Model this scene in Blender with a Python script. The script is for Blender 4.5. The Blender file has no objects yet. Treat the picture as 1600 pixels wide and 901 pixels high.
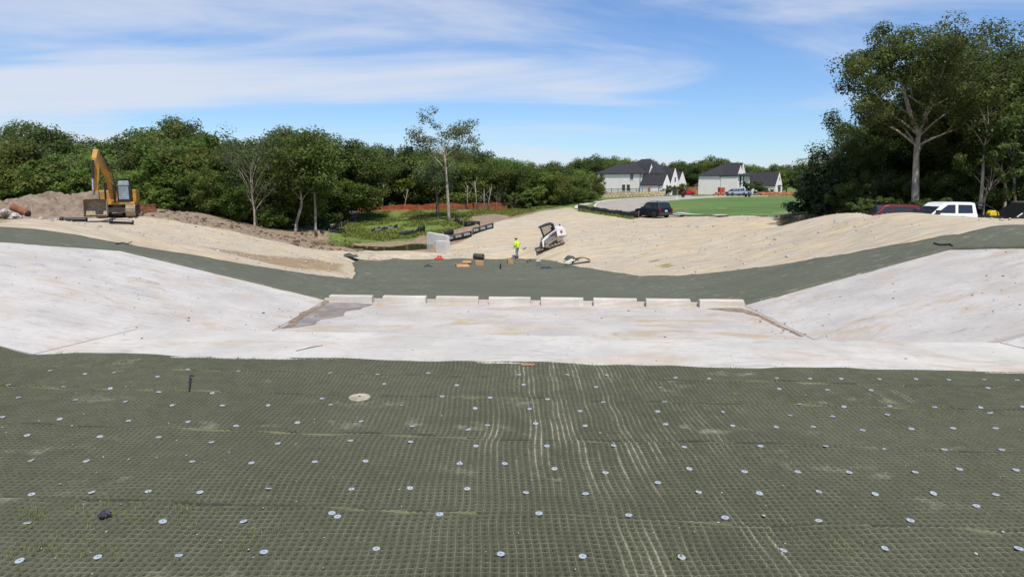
import bpy, bmesh, math, random
import numpy as np
from mathutils import Vector, Matrix
from mathutils.geometry import delaunay_2d_cdt

R = math.radians
rng = np.random.default_rng(7)
random.seed(7)
S = bpy.context.scene
COL = S.collection

# ------------------------------------------------------------------ camera
FPX = 1080.0                                   # focal length in pixels of a 1600 px wide frame
PITCH = math.atan(162.5 / FPX)
cam_d = bpy.data.cameras.new('camera')
cam_d.sensor_width = 36.0
cam_d.lens = FPX / 1600 * 36.0
cam_d.clip_start = 0.05
cam_d.clip_end = 6000
cam = bpy.data.objects.new('camera', cam_d)
cam.location = (0, 0, 0)
cam.rotation_euler = (R(90) - PITCH, 0, 0)
COL.objects.link(cam)
S.camera = cam

# ------------------------------------------------------------------ sky, sun, exposure
SUN_DIR = Vector((0.12, -0.47, 0.87)).normalized()      # towards the sun
sun_el = math.asin(SUN_DIR.z)
sun_az = math.atan2(SUN_DIR.x, SUN_DIR.y)               # clockwise from +Y
world = bpy.data.worlds.new('World')
S.world = world
world.use_nodes = True
wn = world.node_tree.nodes
wl = world.node_tree.links
wn.clear()
w_out = wn.new('ShaderNodeOutputWorld')
w_bg = wn.new('ShaderNodeBackground')
w_bg.inputs['Strength'].default_value = 0.115
w_sky = wn.new('ShaderNodeTexSky')
w_sky.sky_type = 'NISHITA'
w_sky.sun_disc = False
w_sky.sun_elevation = sun_el
w_sky.sun_rotation = sun_az
w_sky.altitude = 150
w_sky.air_density = 1.0
w_sky.dust_density = 0.25
w_sky.ozone_density = 5.0
# cirrus: noise on the direction projected onto a flat cloud deck
w_tc = wn.new('ShaderNodeTexCoord')
w_sep = wn.new('ShaderNodeSeparateXYZ')
wl.new(w_tc.outputs['Generated'], w_sep.inputs[0])


def wmath(op, a, b=None, c=None):
    n = wn.new('ShaderNodeMath')
    n.operation = op
    for i, v in enumerate((a, b, c)):
        if v is None:
            continue
        if isinstance(v, (int, float)):
            n.inputs[i].default_value = v
        else:
            wl.new(v, n.inputs[i])
    return n.outputs[0]


zc = wmath('ADD', wmath('MAXIMUM', w_sep.outputs[2], 0.0), 0.12)
w_px = wmath('DIVIDE', w_sep.outputs[0], zc)
w_py = wmath('DIVIDE', w_sep.outputs[1], zc)
w_cmb = wn.new('ShaderNodeCombineXYZ')
wl.new(w_px, w_cmb.inputs[0])
wl.new(w_py, w_cmb.inputs[1])
w_map = wn.new('ShaderNodeMapping')
w_map.inputs['Rotation'].default_value = (0, 0, R(-28))
w_map.inputs['Scale'].default_value = (0.42, 1.05, 1.0)
w_map.inputs['Location'].default_value = (0.9, 0.35, 0)
wl.new(w_cmb.outputs[0], w_map.inputs['Vector'])
w_n1 = wn.new('ShaderNodeTexNoise')
w_n1.inputs['Scale'].default_value = 0.75
w_n1.inputs['Detail'].default_value = 9
w_n1.inputs['Roughness'].default_value = 0.56
w_n1.inputs['Distortion'].default_value = 0.9
wl.new(w_map.outputs[0], w_n1.inputs['Vector'])
w_n2 = wn.new('ShaderNodeTexNoise')
w_n2.inputs['Scale'].default_value = 0.33
w_n2.inputs['Detail'].default_value = 3
wl.new(w_cmb.outputs[0], w_n2.inputs['Vector'])
# the cirrus sheet thins out towards the right-hand (+X) part of the sky
w_side = wmath('MULTIPLY', w_px, -0.035)
w_sum = wmath('ADD', wmath('ADD', w_n1.outputs[0], wmath('MULTIPLY', wmath('SUBTRACT', w_n2.outputs[0], 0.5), 0.55)), w_side)
w_ramp = wn.new('ShaderNodeMapRange')
w_ramp.interpolation_type = 'SMOOTHSTEP'
w_ramp.inputs['From Min'].default_value = 0.39
w_ramp.inputs['From Max'].default_value = 0.72
w_ramp.inputs['To Max'].default_value = 0.86
wl.new(w_sum, w_ramp.inputs['Value'])
w_mix = wn.new('ShaderNodeMix')
w_mix.data_type = 'RGBA'
w_mix.inputs['B'].default_value = (6.3, 6.7, 7.5, 1)
wl.new(w_ramp.outputs[0], w_mix.inputs['Factor'])
w_tint = wn.new('ShaderNodeMix')
w_tint.data_type = 'RGBA'
w_tint.blend_type = 'MULTIPLY'
w_tint.inputs['Factor'].default_value = 1.0
w_tint.inputs['B'].default_value = (0.90, 1.03, 1.22, 1)
wl.new(w_sky.outputs[0], w_tint.inputs['A'])
wl.new(w_tint.outputs['Result'], w_mix.inputs['A'])
wl.new(w_mix.outputs['Result'], w_bg.inputs['Color'])
wl.new(w_bg.outputs[0], w_out.inputs[0])

sun_d = bpy.data.lights.new('sun', 'SUN')
sun_d.energy = 4.7
sun_d.angle = R(0.53)
sun_d.color = (1.0, 0.94, 0.84)
sun = bpy.data.objects.new('sun', sun_d)
sun.rotation_euler = SUN_DIR.to_track_quat('Z', 'Y').to_euler()
sun.location = (30, -20, 60)
COL.objects.link(sun)

S.view_settings.view_transform = 'Standard'
S.view_settings.look = 'None'
S.view_settings.exposure = 0.0
S.view_settings.gamma = 1.0
S.view_settings.use_curve_mapping = False


# ------------------------------------------------------------------ small tools
def ray(u, v):
    c, s = math.cos(PITCH), math.sin(PITCH)
    a = (u - 800) / FPX
    b = -(v - 450.5) / FPX
    return np.array((a, c + b * s, -s + b * c))


def aty(u, v, y):
    r = ray(u, v)
    return r * (y / r[1])


def lin(c):
    return tuple((x / 12.92 if x <= 0.04045 else ((x + 0.055) / 1.055) ** 2.4) for x in c)


def tag(o, label=None, cat=None, group=None, kind=None):
    if label: o['label'] = label
    if cat: o['category'] = cat
    if group: o['group'] = group
    if kind: o['kind'] = kind
    return o


def thing(name, label, cat, loc=(0, 0, 0), rotz=0.0, group=None, rot=None):
    o = bpy.data.objects.new(name, None)
    o.empty_display_size = 0.3
    o.location = loc
    o.rotation_euler = rot if rot is not None else (0, 0, rotz)
    COL.objects.link(o)
    return tag(o, label, cat, group)


def link_mesh(name, me, mat=None, parent=None, smooth=False):
    if mat is not None and not me.materials:
        me.materials.append(mat)
    if smooth:
        me.polygons.foreach_set('use_smooth', [True] * len(me.polygons))
    o = bpy.data.objects.new(name, me)
    COL.objects.link(o)
    if parent is not None:
        o.parent = parent
    return o


def np_mesh(name, verts, faces):
    """verts (n,3) float, faces (m,k) int with constant k"""
    me = bpy.data.meshes.new(name)
    verts = np.asarray(verts, dtype=np.float32)
    faces = np.asarray(faces, dtype=np.int32)
    k = faces.shape[1]
    me.vertices.add(len(verts))
    me.vertices.foreach_set('co', verts.ravel())
    me.loops.add(faces.size)
    me.loops.foreach_set('vertex_index', faces.ravel())
    me.polygons.add(len(faces))
    me.polygons.foreach_set('loop_start', np.arange(0, faces.size, k, dtype=np.int32))
    me.polygons.foreach_set('loop_total', np.full(len(faces), k, dtype=np.int32))
    me.update(calc_edges=True)
    me.validate()
    return me


class MB:
    """collects shapes and links them as ONE mesh object"""
    def __init__(self):
        self.v = []
        self.f = []

    def add(self, vs, fs):
        o = len(self.v)
        self.v += [tuple(map(float, p)) for p in vs]
        self.f += [tuple(i + o for i in f) for f in fs]
        return self

    def box(self, x0, x1, y0, y1, z0, z1, M=None):
        vs = [(x, y, z) for z in (z0, z1) for y in (y0, y1) for x in (x0, x1)]
        if M is not None:
            vs = [tuple(M @ Vector(p)) for p in vs]
        return self.add(vs, [(0, 2, 3, 1), (4, 5, 7, 6), (0, 1, 5, 4), (2, 6, 7, 3), (0, 4, 6, 2), (1, 3, 7, 5)])

    def prism(self, prof, y0, y1, top_in=0.0, axis='y', M=None):
        """profile in (x,z), extruded along y; top_in narrows the higher points"""
        n = len(prof)
        zs = [p[1] for p in prof]
        zmin, zmax = min(zs), max(zs)
        vs = []
        for side, yy in ((0, y0), (1, y1)):
            for (x, z) in prof:
                t = (z - zmin) / max(1e-6, zmax - zmin) * top_in
                y = yy + t if side == 0 else yy - t
                vs.append((x, y, z))
        if axis == 'x':
            vs = [(y, x, z) for x, y, z in vs]
        if M is not None:
            vs = [tuple(M @ Vector(p)) for p in vs]
        fs = [tuple(range(n)), tuple(range(2 * n - 1, n - 1, -1))]
        for i in range(n):
            j = (i + 1) % n
            fs.append((i, i + n, j + n, j))
        return self.add(vs, fs)

    def tube(self, pts, rad, n=8, cap=True):
        pts = [Vector(p) for p in pts]
        if isinstance(rad, (int, float)):
            rad = [rad] * len(pts)
        rings = []
        ref = Vector((0.13, 0.21, 0.97))
        for i, p in enumerate(pts):
            d = (pts[min(i + 1, len(pts) - 1)] - pts[max(i - 1, 0)]).normalized()
            a = d.cross(ref)
            if a.length < 1e-3:
                a = d.cross(Vector((1, 0, 0)))
            a.normalize()
            b = d.cross(a)
            rings.append([p + (a * math.cos(t) + b * math.sin(t)) * rad[i] for t in [2 * math.pi * k / n for k in range(n)]])
        vs = [q for r in rings for q in r]
        fs = []
        for i in range(len(pts) - 1):
            for k in range(n):
                k2 = (k + 1) % n
                fs.append((i * n + k, i * n + k2, (i + 1) * n + k2, (i + 1) * n + k))
        if cap:
            fs.append(tuple(range(n - 1, -1, -1)))
            fs.append(tuple((len(pts) - 1) * n + k for k in range(n)))
        return self.add(vs, fs)

    def lathe(self, prof, n=16, M=None):
        """profile (r,z) turned about z"""
        vs = []
        for r, z in prof:
            for k in range(n):
                t = 2 * math.pi * k / n
                vs.append((r * math.cos(t), r * math.sin(t), z))
        if M is not None:
            vs = [tuple(M @ Vector(p)) for p in vs]
        fs = []
        for i in range(len(prof) - 1):
            for k in range(n):
                k2 = (k + 1) % n
                fs.append((i * n + k, i * n + k2, (i + 1) * n + k2, (i + 1) * n + k))
        fs.append(tuple(range(n - 1, -1, -1)))
        fs.append(tuple((len(prof) - 1) * n + k for k in range(n)))
        return self.add(vs, fs)

    def quad(self, a, b, c, d):
        return self.add([a, b, c, d], [(0, 1, 2, 3)])

    def mesh(self, name='mesh'):
        me = bpy.data.meshes.new(name)
        me.from_pydata(self.v, [], self.f)
        bm = bmesh.new()
        bm.from_mesh(me)
        bmesh.ops.recalc_face_normals(bm, faces=bm.faces)
        bm.to_mesh(me)
        bm.free()
        me.update()
        return me

    def build(self, name, mat, parent=None, smooth=False, bevel=0.0):
        o = link_mesh(name, self.mesh(name), mat, parent, smooth)
        if bevel:
            m = o.modifiers.new('bevel', 'BEVEL')
            m.width = bevel
            m.segments = 2
            m.limit_method = 'ANGLE'
        return o


# ------------------------------------------------------------------ materials
def new_mat(name):
    m = bpy.data.materials.new(name)
    m.use_nodes = True
    nt = m.node_tree
    b = nt.nodes['Principled BSDF']
    return m, nt, b


def N(nt, typ, **kw):
    n = nt.nodes.new(typ)
    for k, v in kw.items():
        if k in n.inputs:
            n.inputs[k].default_value = v
        else:
            setattr(n, k, v)
    return n


def noise(nt, vec, scale, detail=4, rough=0.55, dist=0.0):
    n = N(nt, 'ShaderNodeTexNoise')
    n.inputs['Scale'].default_value = scale
    n.inputs['Detail'].default_value = detail
    n.inputs['Roughness'].default_value = rough
    n.inputs['Distortion'].default_value = dist
    nt.links.new(vec, n.inputs['Vector'])
    return n.outputs[0]


def maprange(nt, val, a, b, c=0.0, d=1.0, smooth=True):
    n = N(nt, 'ShaderNodeMapRange')
    if smooth:
        n.interpolation_type = 'SMOOTHSTEP'
    n.inputs['From Min'].default_value = a
    n.inputs['From Max'].default_value = b
    n.inputs['To Min'].default_value = c
    n.inputs['To Max'].default_value = d
    nt.links.new(val, n.inputs['Value'])
    return n.outputs[0]


def mix(nt, fac, a, b, blend='MIX'):
    n = N(nt, 'ShaderNodeMix')
    n.data_type = 'RGBA'
    n.blend_type = blend
    for sock, v in (('Factor', fac), ('A', a), ('B', b)):
        if isinstance(v, (int, float)):
            n.inputs[sock].default_value = v
        elif isinstance(v, tuple):
            n.inputs[sock].default_value = v if len(v) == 4 else v + (1.0,)
        else:
            nt.links.new(v, n.inputs[sock])
    return n.outputs['Result']


def mth(nt, op, a, b=None, c=None):
    n = N(nt, 'ShaderNodeMath')
    n.operation = op
    for i, v in enumerate((a, b, c)):
        if v is None: continue
        if isinstance(v, (int, float)):
            n.inputs[i].default_value = v
        else:
            nt.links.new(v, n.inputs[i])
    return n.outputs[0]


def obj_co(nt):
    return N(nt, 'ShaderNodeTexCoord').outputs['Object']


def world_co(nt):
    return N(nt, 'ShaderNodeNewGeometry').outputs['Position']


def scaled(nt, vec, s, rot=0.0):
    m = N(nt, 'ShaderNodeMapping')
    m.inputs['Scale'].default_value = s
    m.inputs['Rotation'].default_value = (0, 0, rot)
    nt.links.new(vec, m.inputs['Vector'])
    return m.outputs[0]


def bump(nt, b, height, strength=0.5, dist=0.02):
    n = N(nt, 'ShaderNodeBump')
    n.inputs['Strength'].default_value = strength
    n.inputs['Distance'].default_value = dist
    nt.links.new(height, n.inputs['Height'])
    nt.links.new(n.outputs[0], b.inputs['Normal'])


def plain(name, col, rough=0.6, metal=0.0, var=0.15, scale=6.0, dirt=None, dirt_amt=0.0, spec=None):
    """painted / plain surface with a little uneven tone and optional dirt"""
    m, nt, b = new_mat(name)
    co = obj_co(nt)
    n = noise(nt, co, scale, 5, 0.6)
    dark = tuple(c * (1 - var) for c in col)
    lite = tuple(min(1, c * (1 + var)) for c in col)
    c = mix(nt, maprange(nt, n, 0.3, 0.7), dark, lite)
    if dirt is not None:
        n2 = noise(nt, co, scale * 0.6, 6, 0.65)
        c = mix(nt, maprange(nt, n2, 0.62 - dirt_amt * 0.4, 0.78 - dirt_amt * 0.2, 0, 0.9), c, dirt)
    nt.links.new(c, b.inputs['Base Color'])
    b.inputs['Roughness'].default_value = rough
    b.inputs['Metallic'].default_value = metal
    if spec is not None:
        b.inputs['Specular IOR Level'].default_value = spec
    return m


def glass_dark(name, col=(0.02, 0.025, 0.03)):
    m, nt, b = new_mat(name)
    b.inputs['Base Color'].default_value = col + (1,)
    b.inputs['Roughness'].default_value = 0.05
    b.inputs['Specular IOR Level'].default_value = 0.7
    return m


# --- turf reinforcement mat (green woven grid, dusty threads)
CELL = 0.068


def mat_mat(name, near):
    m, nt, b = new_mat(name)
    co = world_co(nt)
    sep = N(nt, 'ShaderNodeSeparateXYZ')
    nt.links.new(co, sep.inputs[0])
    if near:       # weave coordinates travel with the cloth where it is pushed into wrinkles
        at = N(nt, 'ShaderNodeAttribute')
        at.attribute_name = 'weave'
        sepw = N(nt, 'ShaderNodeSeparateXYZ')
        nt.links.new(at.outputs['Vector'], sepw.inputs[0])
    else:
        sepw = sep
    xw, yp = sepw.outputs[0], sepw.outputs[1]
    big = noise(nt, co, 0.35, 4, 0.6)
    med = noise(nt, co, 2.2, 5, 0.6)
    fine = noise(nt, co, 40, 3, 0.6)
    base = mix(nt, maprange(nt, big, 0.3, 0.7), (0.076, 0.080, 0.049), (0.102, 0.105, 0.068))
    base = mix(nt, maprange(nt, fine, 0.25, 0.75), mix(nt, 0.5, base, (0.032, 0.036, 0.022)), base)
    # dusty patches and drag marks along the roll, most of them where machines crossed
    band = maprange(nt, mth(nt, 'ABSOLUTE', mth(nt, 'SUBTRACT', sep.outputs[0], 1.35)), 0.5, 2.4, 0.20, -0.13)
    drag = noise(nt, scaled(nt, co, (5.5, 0.30, 1.0)), 1.0, 5, 0.65)
    dragm = mth(nt, 'MULTIPLY', maprange(nt, drag, 0.46, 0.62), maprange(nt, mth(nt, 'ADD', noise(nt, co, 0.28, 3), band), 0.50, 0.64))
    patch = mth(nt, 'MULTIPLY', maprange(nt, med, 0.54, 0.74), maprange(nt, noise(nt, scaled(nt, co, (0.7, 1.6, 1)), 0.8, 3), 0.52, 0.66))
    dust = mth(nt, 'MAXIMUM', dragm, patch)
    # woven threads along both directions
    ws = []
    for i, s in ((0, CELL), (1, CELL)):
        t = mth(nt, 'PINGPONG', mth(nt, 'DIVIDE', xw if i == 0 else yp, s), 0.5)
        ws.append(t)
    th_x = maprange(nt, ws[0], 0.0, 0.10, 1.0, 0.0)
    th_y = maprange(nt, ws[1], 0.0, 0.12, 1.0, 0.0)
    thread = mth(nt, 'MAXIMUM', th_x, th_y)
    thr_n = maprange(nt, noise(nt, co, 5.0, 4), 0.3, 0.7, 0.25, 0.9)
    thr = mth(nt, 'MULTIPLY', thread, thr_n)
    if near:
        # triangular pockets of the weave: dark soil below plus pit shade painted in
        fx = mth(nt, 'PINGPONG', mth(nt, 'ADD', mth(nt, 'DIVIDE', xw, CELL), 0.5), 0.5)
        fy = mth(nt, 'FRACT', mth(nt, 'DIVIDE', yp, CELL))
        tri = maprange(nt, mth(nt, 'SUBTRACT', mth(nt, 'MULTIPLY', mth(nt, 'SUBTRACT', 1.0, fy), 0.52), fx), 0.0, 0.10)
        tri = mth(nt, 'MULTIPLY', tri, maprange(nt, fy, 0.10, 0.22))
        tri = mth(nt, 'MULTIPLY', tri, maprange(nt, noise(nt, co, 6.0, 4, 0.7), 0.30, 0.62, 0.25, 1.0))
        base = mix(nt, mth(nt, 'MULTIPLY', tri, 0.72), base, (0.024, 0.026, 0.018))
        c = mix(nt, mth(nt, 'MULTIPLY', thr, 0.72), base, (0.215, 0.215, 0.15))
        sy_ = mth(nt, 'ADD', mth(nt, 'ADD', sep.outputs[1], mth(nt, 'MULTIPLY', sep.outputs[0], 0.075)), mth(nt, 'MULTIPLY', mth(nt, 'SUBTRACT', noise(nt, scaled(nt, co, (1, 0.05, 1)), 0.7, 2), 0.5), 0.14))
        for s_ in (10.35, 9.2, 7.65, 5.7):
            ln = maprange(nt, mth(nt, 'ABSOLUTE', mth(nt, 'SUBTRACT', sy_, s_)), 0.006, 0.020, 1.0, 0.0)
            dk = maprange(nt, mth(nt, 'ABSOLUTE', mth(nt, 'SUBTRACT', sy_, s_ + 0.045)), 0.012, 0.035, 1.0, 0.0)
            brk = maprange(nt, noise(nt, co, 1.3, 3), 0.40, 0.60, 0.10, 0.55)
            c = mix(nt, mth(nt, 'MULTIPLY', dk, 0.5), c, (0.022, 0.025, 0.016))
            c = mix(nt, mth(nt, 'MULTIPLY', ln, brk), c, (0.24, 0.24, 0.13))
        dl = mth(nt, 'MULTIPLY', dragm, mth(nt, 'MULTIPLY', mth(nt, 'ADD', mth(nt, 'MULTIPLY', maprange(nt, ws[0], 0.0, 0.22, 1.0, 0.0), 0.75), 0.10), maprange(nt, noise(nt, co, 4.5, 5, 0.7), 0.36, 0.60, 0.25, 1.0)))
        dm = mth(nt, 'MULTIPLY', patch, mth(nt, 'ADD', mth(nt, 'MULTIPLY', thread, 0.45), 0.40))
        dm = mth(nt, 'MAXIMUM', dl, dm)
        c = mix(nt, mth(nt, 'MULTIPLY', dm, maprange(nt, fine, 0.3, 0.6, 0.45, 1.0)), c, (0.43, 0.41, 0.30))
    else:
        c = mix(nt, mth(nt, 'MULTIPLY', thr, 0.15), base, (0.17, 0.18, 0.11))
        speck = maprange(nt, noise(nt, scaled(nt, co, (0.8, 2.6, 1)), 2.2, 6, 0.75), 0.54, 0.66)
        zone = maprange(nt, noise(nt, co, 0.16, 3), 0.36, 0.58, 0.10, 1.0)
        c = mix(nt, mth(nt, 'MULTIPLY', mth(nt, 'MULTIPLY', speck, zone), 0.6), c, (0.42, 0.41, 0.33))
        c = mix(nt, mth(nt, 'ADD', mth(nt, 'MULTIPLY', patch, 0.4), 0.22), c, (0.24, 0.25, 0.20))
    nt.links.new(c, b.inputs['Base Color'])
    b.inputs['Roughness'].default_value = 0.85
    b.inputs['Specular IOR Level'].default_value = 0.2
    h = mth(nt, 'ADD', mth(nt, 'MULTIPLY', fine, 0.5), mth(nt, 'MULTIPLY', noise(nt, scaled(nt, co, (2.0, 8.0, 1)), 1.5, 3), 0.0 if near else 1.2))
    bump(nt, b, h, 0.5, 0.01 if near else 0.06)
    return m


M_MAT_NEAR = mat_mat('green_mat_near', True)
M_MAT_FAR = mat_mat('green_mat_far', False)


def concrete_mat(name, stains=1.0, col=(0.47, 0.455, 0.435), sand=0.5):
    m, nt, b = new_mat(name)
    co = world_co(nt)
    n1 = noise(nt, co, 0.45, 6, 0.65)
    n2 = noise(nt, co, 7, 5, 0.65)
    c = mix(nt, maprange(nt, n1, 0.32, 0.68), tuple(x * 0.86 for x in col), tuple(min(1, x * 1.10) for x in col))
    c = mix(nt, maprange(nt, n2, 0.35, 0.70, 0, 0.22), c, tuple(x * 0.72 for x in col))
    if stains:
        # sandy drift in soft blotches, a little drawn out across the flow
        st = noise(nt, scaled(nt, co, (0.45, 0.95, 1.0), R(8)), 0.8, 9, 0.70, 0.8)
        c = mix(nt, maprange(nt, st, 0.50, 0.66, 0, sand * stains), c, (0.43, 0.345, 0.235))
        # tyre scuffs and water marks
        g = noise(nt, scaled(nt, co, (0.55, 2.2, 1.0), R(14)), 1.1, 8, 0.74, 2.2)
        gm = mth(nt, 'MULTIPLY', maprange(nt, g, 0.53, 0.64), maprange(nt, noise(nt, co, 0.25, 3), 0.36, 0.56))
        c = mix(nt, mth(nt, 'MULTIPLY', gm, 0.62 * stains), c, (0.26, 0.25, 0.25))
        g2 = noise(nt, scaled(nt, co, (2.6, 0.7, 1.0), R(-24)), 1.0, 7, 0.72, 1.6)
        c = mix(nt, maprange(nt, g2, 0.57, 0.68, 0, 0.30 * stains), c, (0.31, 0.29, 0.275))
        sp = noise(nt, scaled(nt, co, (2.0, 5.0, 2.0)), 3.0, 5, 0.75)
        c = mix(nt, maprange(nt, sp, 0.63, 0.70, 0, 0.75 * stains), c, (0.20, 0.145, 0.09))
    nt.links.new(c, b.inputs['Base Color'])
    b.inputs['Roughness'].default_value = 0.85
    b.inputs['Specular IOR Level'].default_value = 0.2
    bump(nt, b, mth(nt, 'ADD', n2, mth(nt, 'MULTIPLY', noise(nt, co, 45, 3), 0.5)), 0.35, 0.015)
    return m


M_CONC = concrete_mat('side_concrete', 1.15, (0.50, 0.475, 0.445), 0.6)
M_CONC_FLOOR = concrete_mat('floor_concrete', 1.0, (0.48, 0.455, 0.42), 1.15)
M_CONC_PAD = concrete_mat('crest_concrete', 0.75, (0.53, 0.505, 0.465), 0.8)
M_BLOCK = concrete_mat('block_concrete', 0.55, (0.56, 0.53, 0.475))
M_WALLCONC = concrete_mat('wall_concrete', 0.3, (0.60, 0.59, 0.57))
M_WALK = concrete_mat('walk_concrete', 0.0, (0.55, 0.53, 0.47))


def ground_mat():
    m, nt, b = new_mat('ground_mix')
    co = world_co(nt)
    at = N(nt, 'ShaderNodeAttribute')
    at.attribute_name = 'zone'
    sp = N(nt, 'ShaderNodeSeparateColor')
    nt.links.new(at.outputs['Color'], sp.inputs[0])
    wob = mth(nt, 'MULTIPLY', mth(nt, 'SUBTRACT', noise(nt, co, 0.9, 5, 0.65), 0.5), 0.9)

    def zone(i):
        return maprange(nt, mth(nt, 'ADD', sp.outputs[i], wob), 0.38, 0.62)
    # gravel: crushed limestone, cream and grey
    big = noise(nt, scaled(nt, co, (0.16, 0.5, 1), R(-14)), 1.0, 6, 0.62, 0.4)
    st = noise(nt, co, 11, 5, 0.75)
    st2 = noise(nt, co, 2.6, 5, 0.7)
    g = mix(nt, maprange(nt, big, 0.40, 0.60), (0.49, 0.435, 0.345), (0.555, 0.45, 0.30))
    fl = noise(nt, scaled(nt, co, (0.5, 1.7, 1), R(-18)), 1.3, 6, 0.7)
    g = mix(nt, maprange(nt, fl, 0.38, 0.60, 0.75, 0.0), g, (0.36, 0.305, 0.225))
    g = mix(nt, maprange(nt, st, 0.34, 0.46, 0.30, 0.0), g, (0.27, 0.225, 0.165))
    g = mix(nt, maprange(nt, st, 0.56, 0.68, 0.0, 0.7), g, (0.56, 0.53, 0.475))
    ruts = noise(nt, scaled(nt, co, (0.12, 1.6, 1), R(-17)), 1.0, 5, 0.6)
    g = mix(nt, maprange(nt, ruts, 0.57, 0.72, 0, 0.5), g, (0.33, 0.25, 0.15))
    lines = noise(nt, scaled(nt, co, (0.25, 5.0, 1), R(-20)), 1.0, 4, 0.6)
    g = mix(nt, maprange(nt, lines, 0.55, 0.68, 0, 0.45), g, (0.34, 0.285, 0.20))
    g = mix(nt, maprange(nt, mth(nt, 'ADD', at.outputs['Alpha'], wob), 0.40, 0.75, 0, 0.85), g, (0.27, 0.19, 0.10))
    # brown dirt
    d = mix(nt, maprange(nt, st2, 0.3, 0.7), (0.19, 0.142, 0.095), (0.34, 0.265, 0.19))
    d = mix(nt, maprange(nt, st, 0.55, 0.7, 0, 0.5), d, (0.36, 0.30, 0.23))
    # weedy grass
    gr = mix(nt, maprange(nt, st2, 0.3, 0.7), (0.095, 0.145, 0.035), (0.17, 0.225, 0.06))
    gr = mix(nt, maprange(nt, noise(nt, co, 0.5, 4), 0.56, 0.72, 0, 0.8), gr, (0.21, 0.17, 0.10))
    # leaf litter under the woods
    f = mix(nt, maprange(nt, st2, 0.3, 0.7), (0.035, 0.032, 0.018), (0.075, 0.065, 0.035))
    c = mix(nt, zone(0), g, d)
    c = mix(nt, zone(1), c, gr)
    c = mix(nt, zone(2), c, f)
    nt.links.new(c, b.inputs['Base Color'])
    b.inputs['Roughness'].default_value = 0.95
    b.inputs['Specular IOR Level'].default_value = 0.1
    bump(nt, b, mth(nt, 'ADD', st, mth(nt, 'MULTIPLY', st2, 0.5)), 0.6, 0.035)
    return m


M_GROUND = ground_mat()


def leaf_mat(name, dark, lite, trans=0.45):
    m, nt, b = new_mat(name)
    out = nt.nodes['Material Output']
    oi = N(nt, 'ShaderNodeObjectInfo')
    co = obj_co(nt)
    n = noise(nt, co, 0.9, 3)
    n2 = noise(nt, co, 7.0, 2)
    fac = mth(nt, 'ADD', mth(nt, 'MULTIPLY', maprange(nt, n, 0.3, 0.7), 0.55), mth(nt, 'MULTIPLY', maprange(nt, n2, 0.3, 0.7), 0.45))
    c = mix(nt, fac, dark, lite)
    hv = N(nt, 'ShaderNodeHueSaturation')
    nt.links.new(c, hv.inputs['Color'])
    nt.links.new(mth(nt, 'ADD', mth(nt, 'MULTIPLY', oi.outputs['Random'], 0.055), 0.465), hv.inputs['Hue'])
    nt.links.new(mth(nt, 'ADD', mth(nt, 'MULTIPLY', mth(nt, 'FRACT', mth(nt, 'MULTIPLY', oi.outputs['Random'], 7.3)), 0.75), 0.62), hv.inputs['Value'])
    b.inputs['Roughness'].default_value = 0.55
    b.inputs['Specular IOR Level'].default_value = 0.3
    nt.links.new(hv.outputs[0], b.inputs['Base Color'])
    t = N(nt, 'ShaderNodeBsdfTranslucent')
    nt.links.new(mix(nt, 0.5, hv.outputs[0], (0.12, 0.17, 0.02)), t.inputs['Color'])
    ms = N(nt, 'ShaderNodeMixShader')
    ms.inputs[0].default_value = trans
    nt.links.new(b.outputs[0], ms.inputs[1])
    nt.links.new(t.outputs[0], ms.inputs[2])
    nt.links.new(ms.outputs[0], out.inputs['Surface'])
    return m


M_LEAF = leaf_mat('leaf_green', (0.066, 0.105, 0.022), (0.165, 0.225, 0.050))
M_LEAF_B = leaf_mat('leaf_bright', (0.088, 0.138, 0.026), (0.195, 0.262, 0.054))
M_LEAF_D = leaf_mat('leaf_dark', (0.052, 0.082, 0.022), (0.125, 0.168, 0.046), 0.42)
M_LEAF_G = leaf_mat('leaf_greyish', (0.085, 0.112, 0.046), (0.175, 0.210, 0.095))
M_CEDAR = leaf_mat('leaf_cedar', (0.028, 0.046, 0.020), (0.062, 0.086, 0.036), 0.2)
M_WEED = leaf_mat('leaf_weed', (0.13, 0.19, 0.04), (0.26, 0.33, 0.085))
M_TWIG = plain('dry_twig', (0.17, 0.14, 0.115), 0.9, var=0.3)


def bark_mat(name, a, b_, s=6.0):
    m, nt, b = new_mat(name)
    co = obj_co(nt)
    n = noise(nt, scaled(nt, co, (s, s, s * 0.25)), 1.0, 5, 0.65)
    nt.links.new(mix(nt, maprange(nt, n, 0.35, 0.65), a, b_), b.inputs['Base Color'])
    b.inputs['Roughness'].default_value = 0.9
    bump(nt, b, n, 0.6, 0.03)
    return m


M_BARK = bark_mat('bark_brown', (0.07, 0.055, 0.04), (0.17, 0.14, 0.11))
M_BARK_P = bark_mat('bark_pale', (0.19, 0.16, 0.125), (0.42, 0.37, 0.30))

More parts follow.
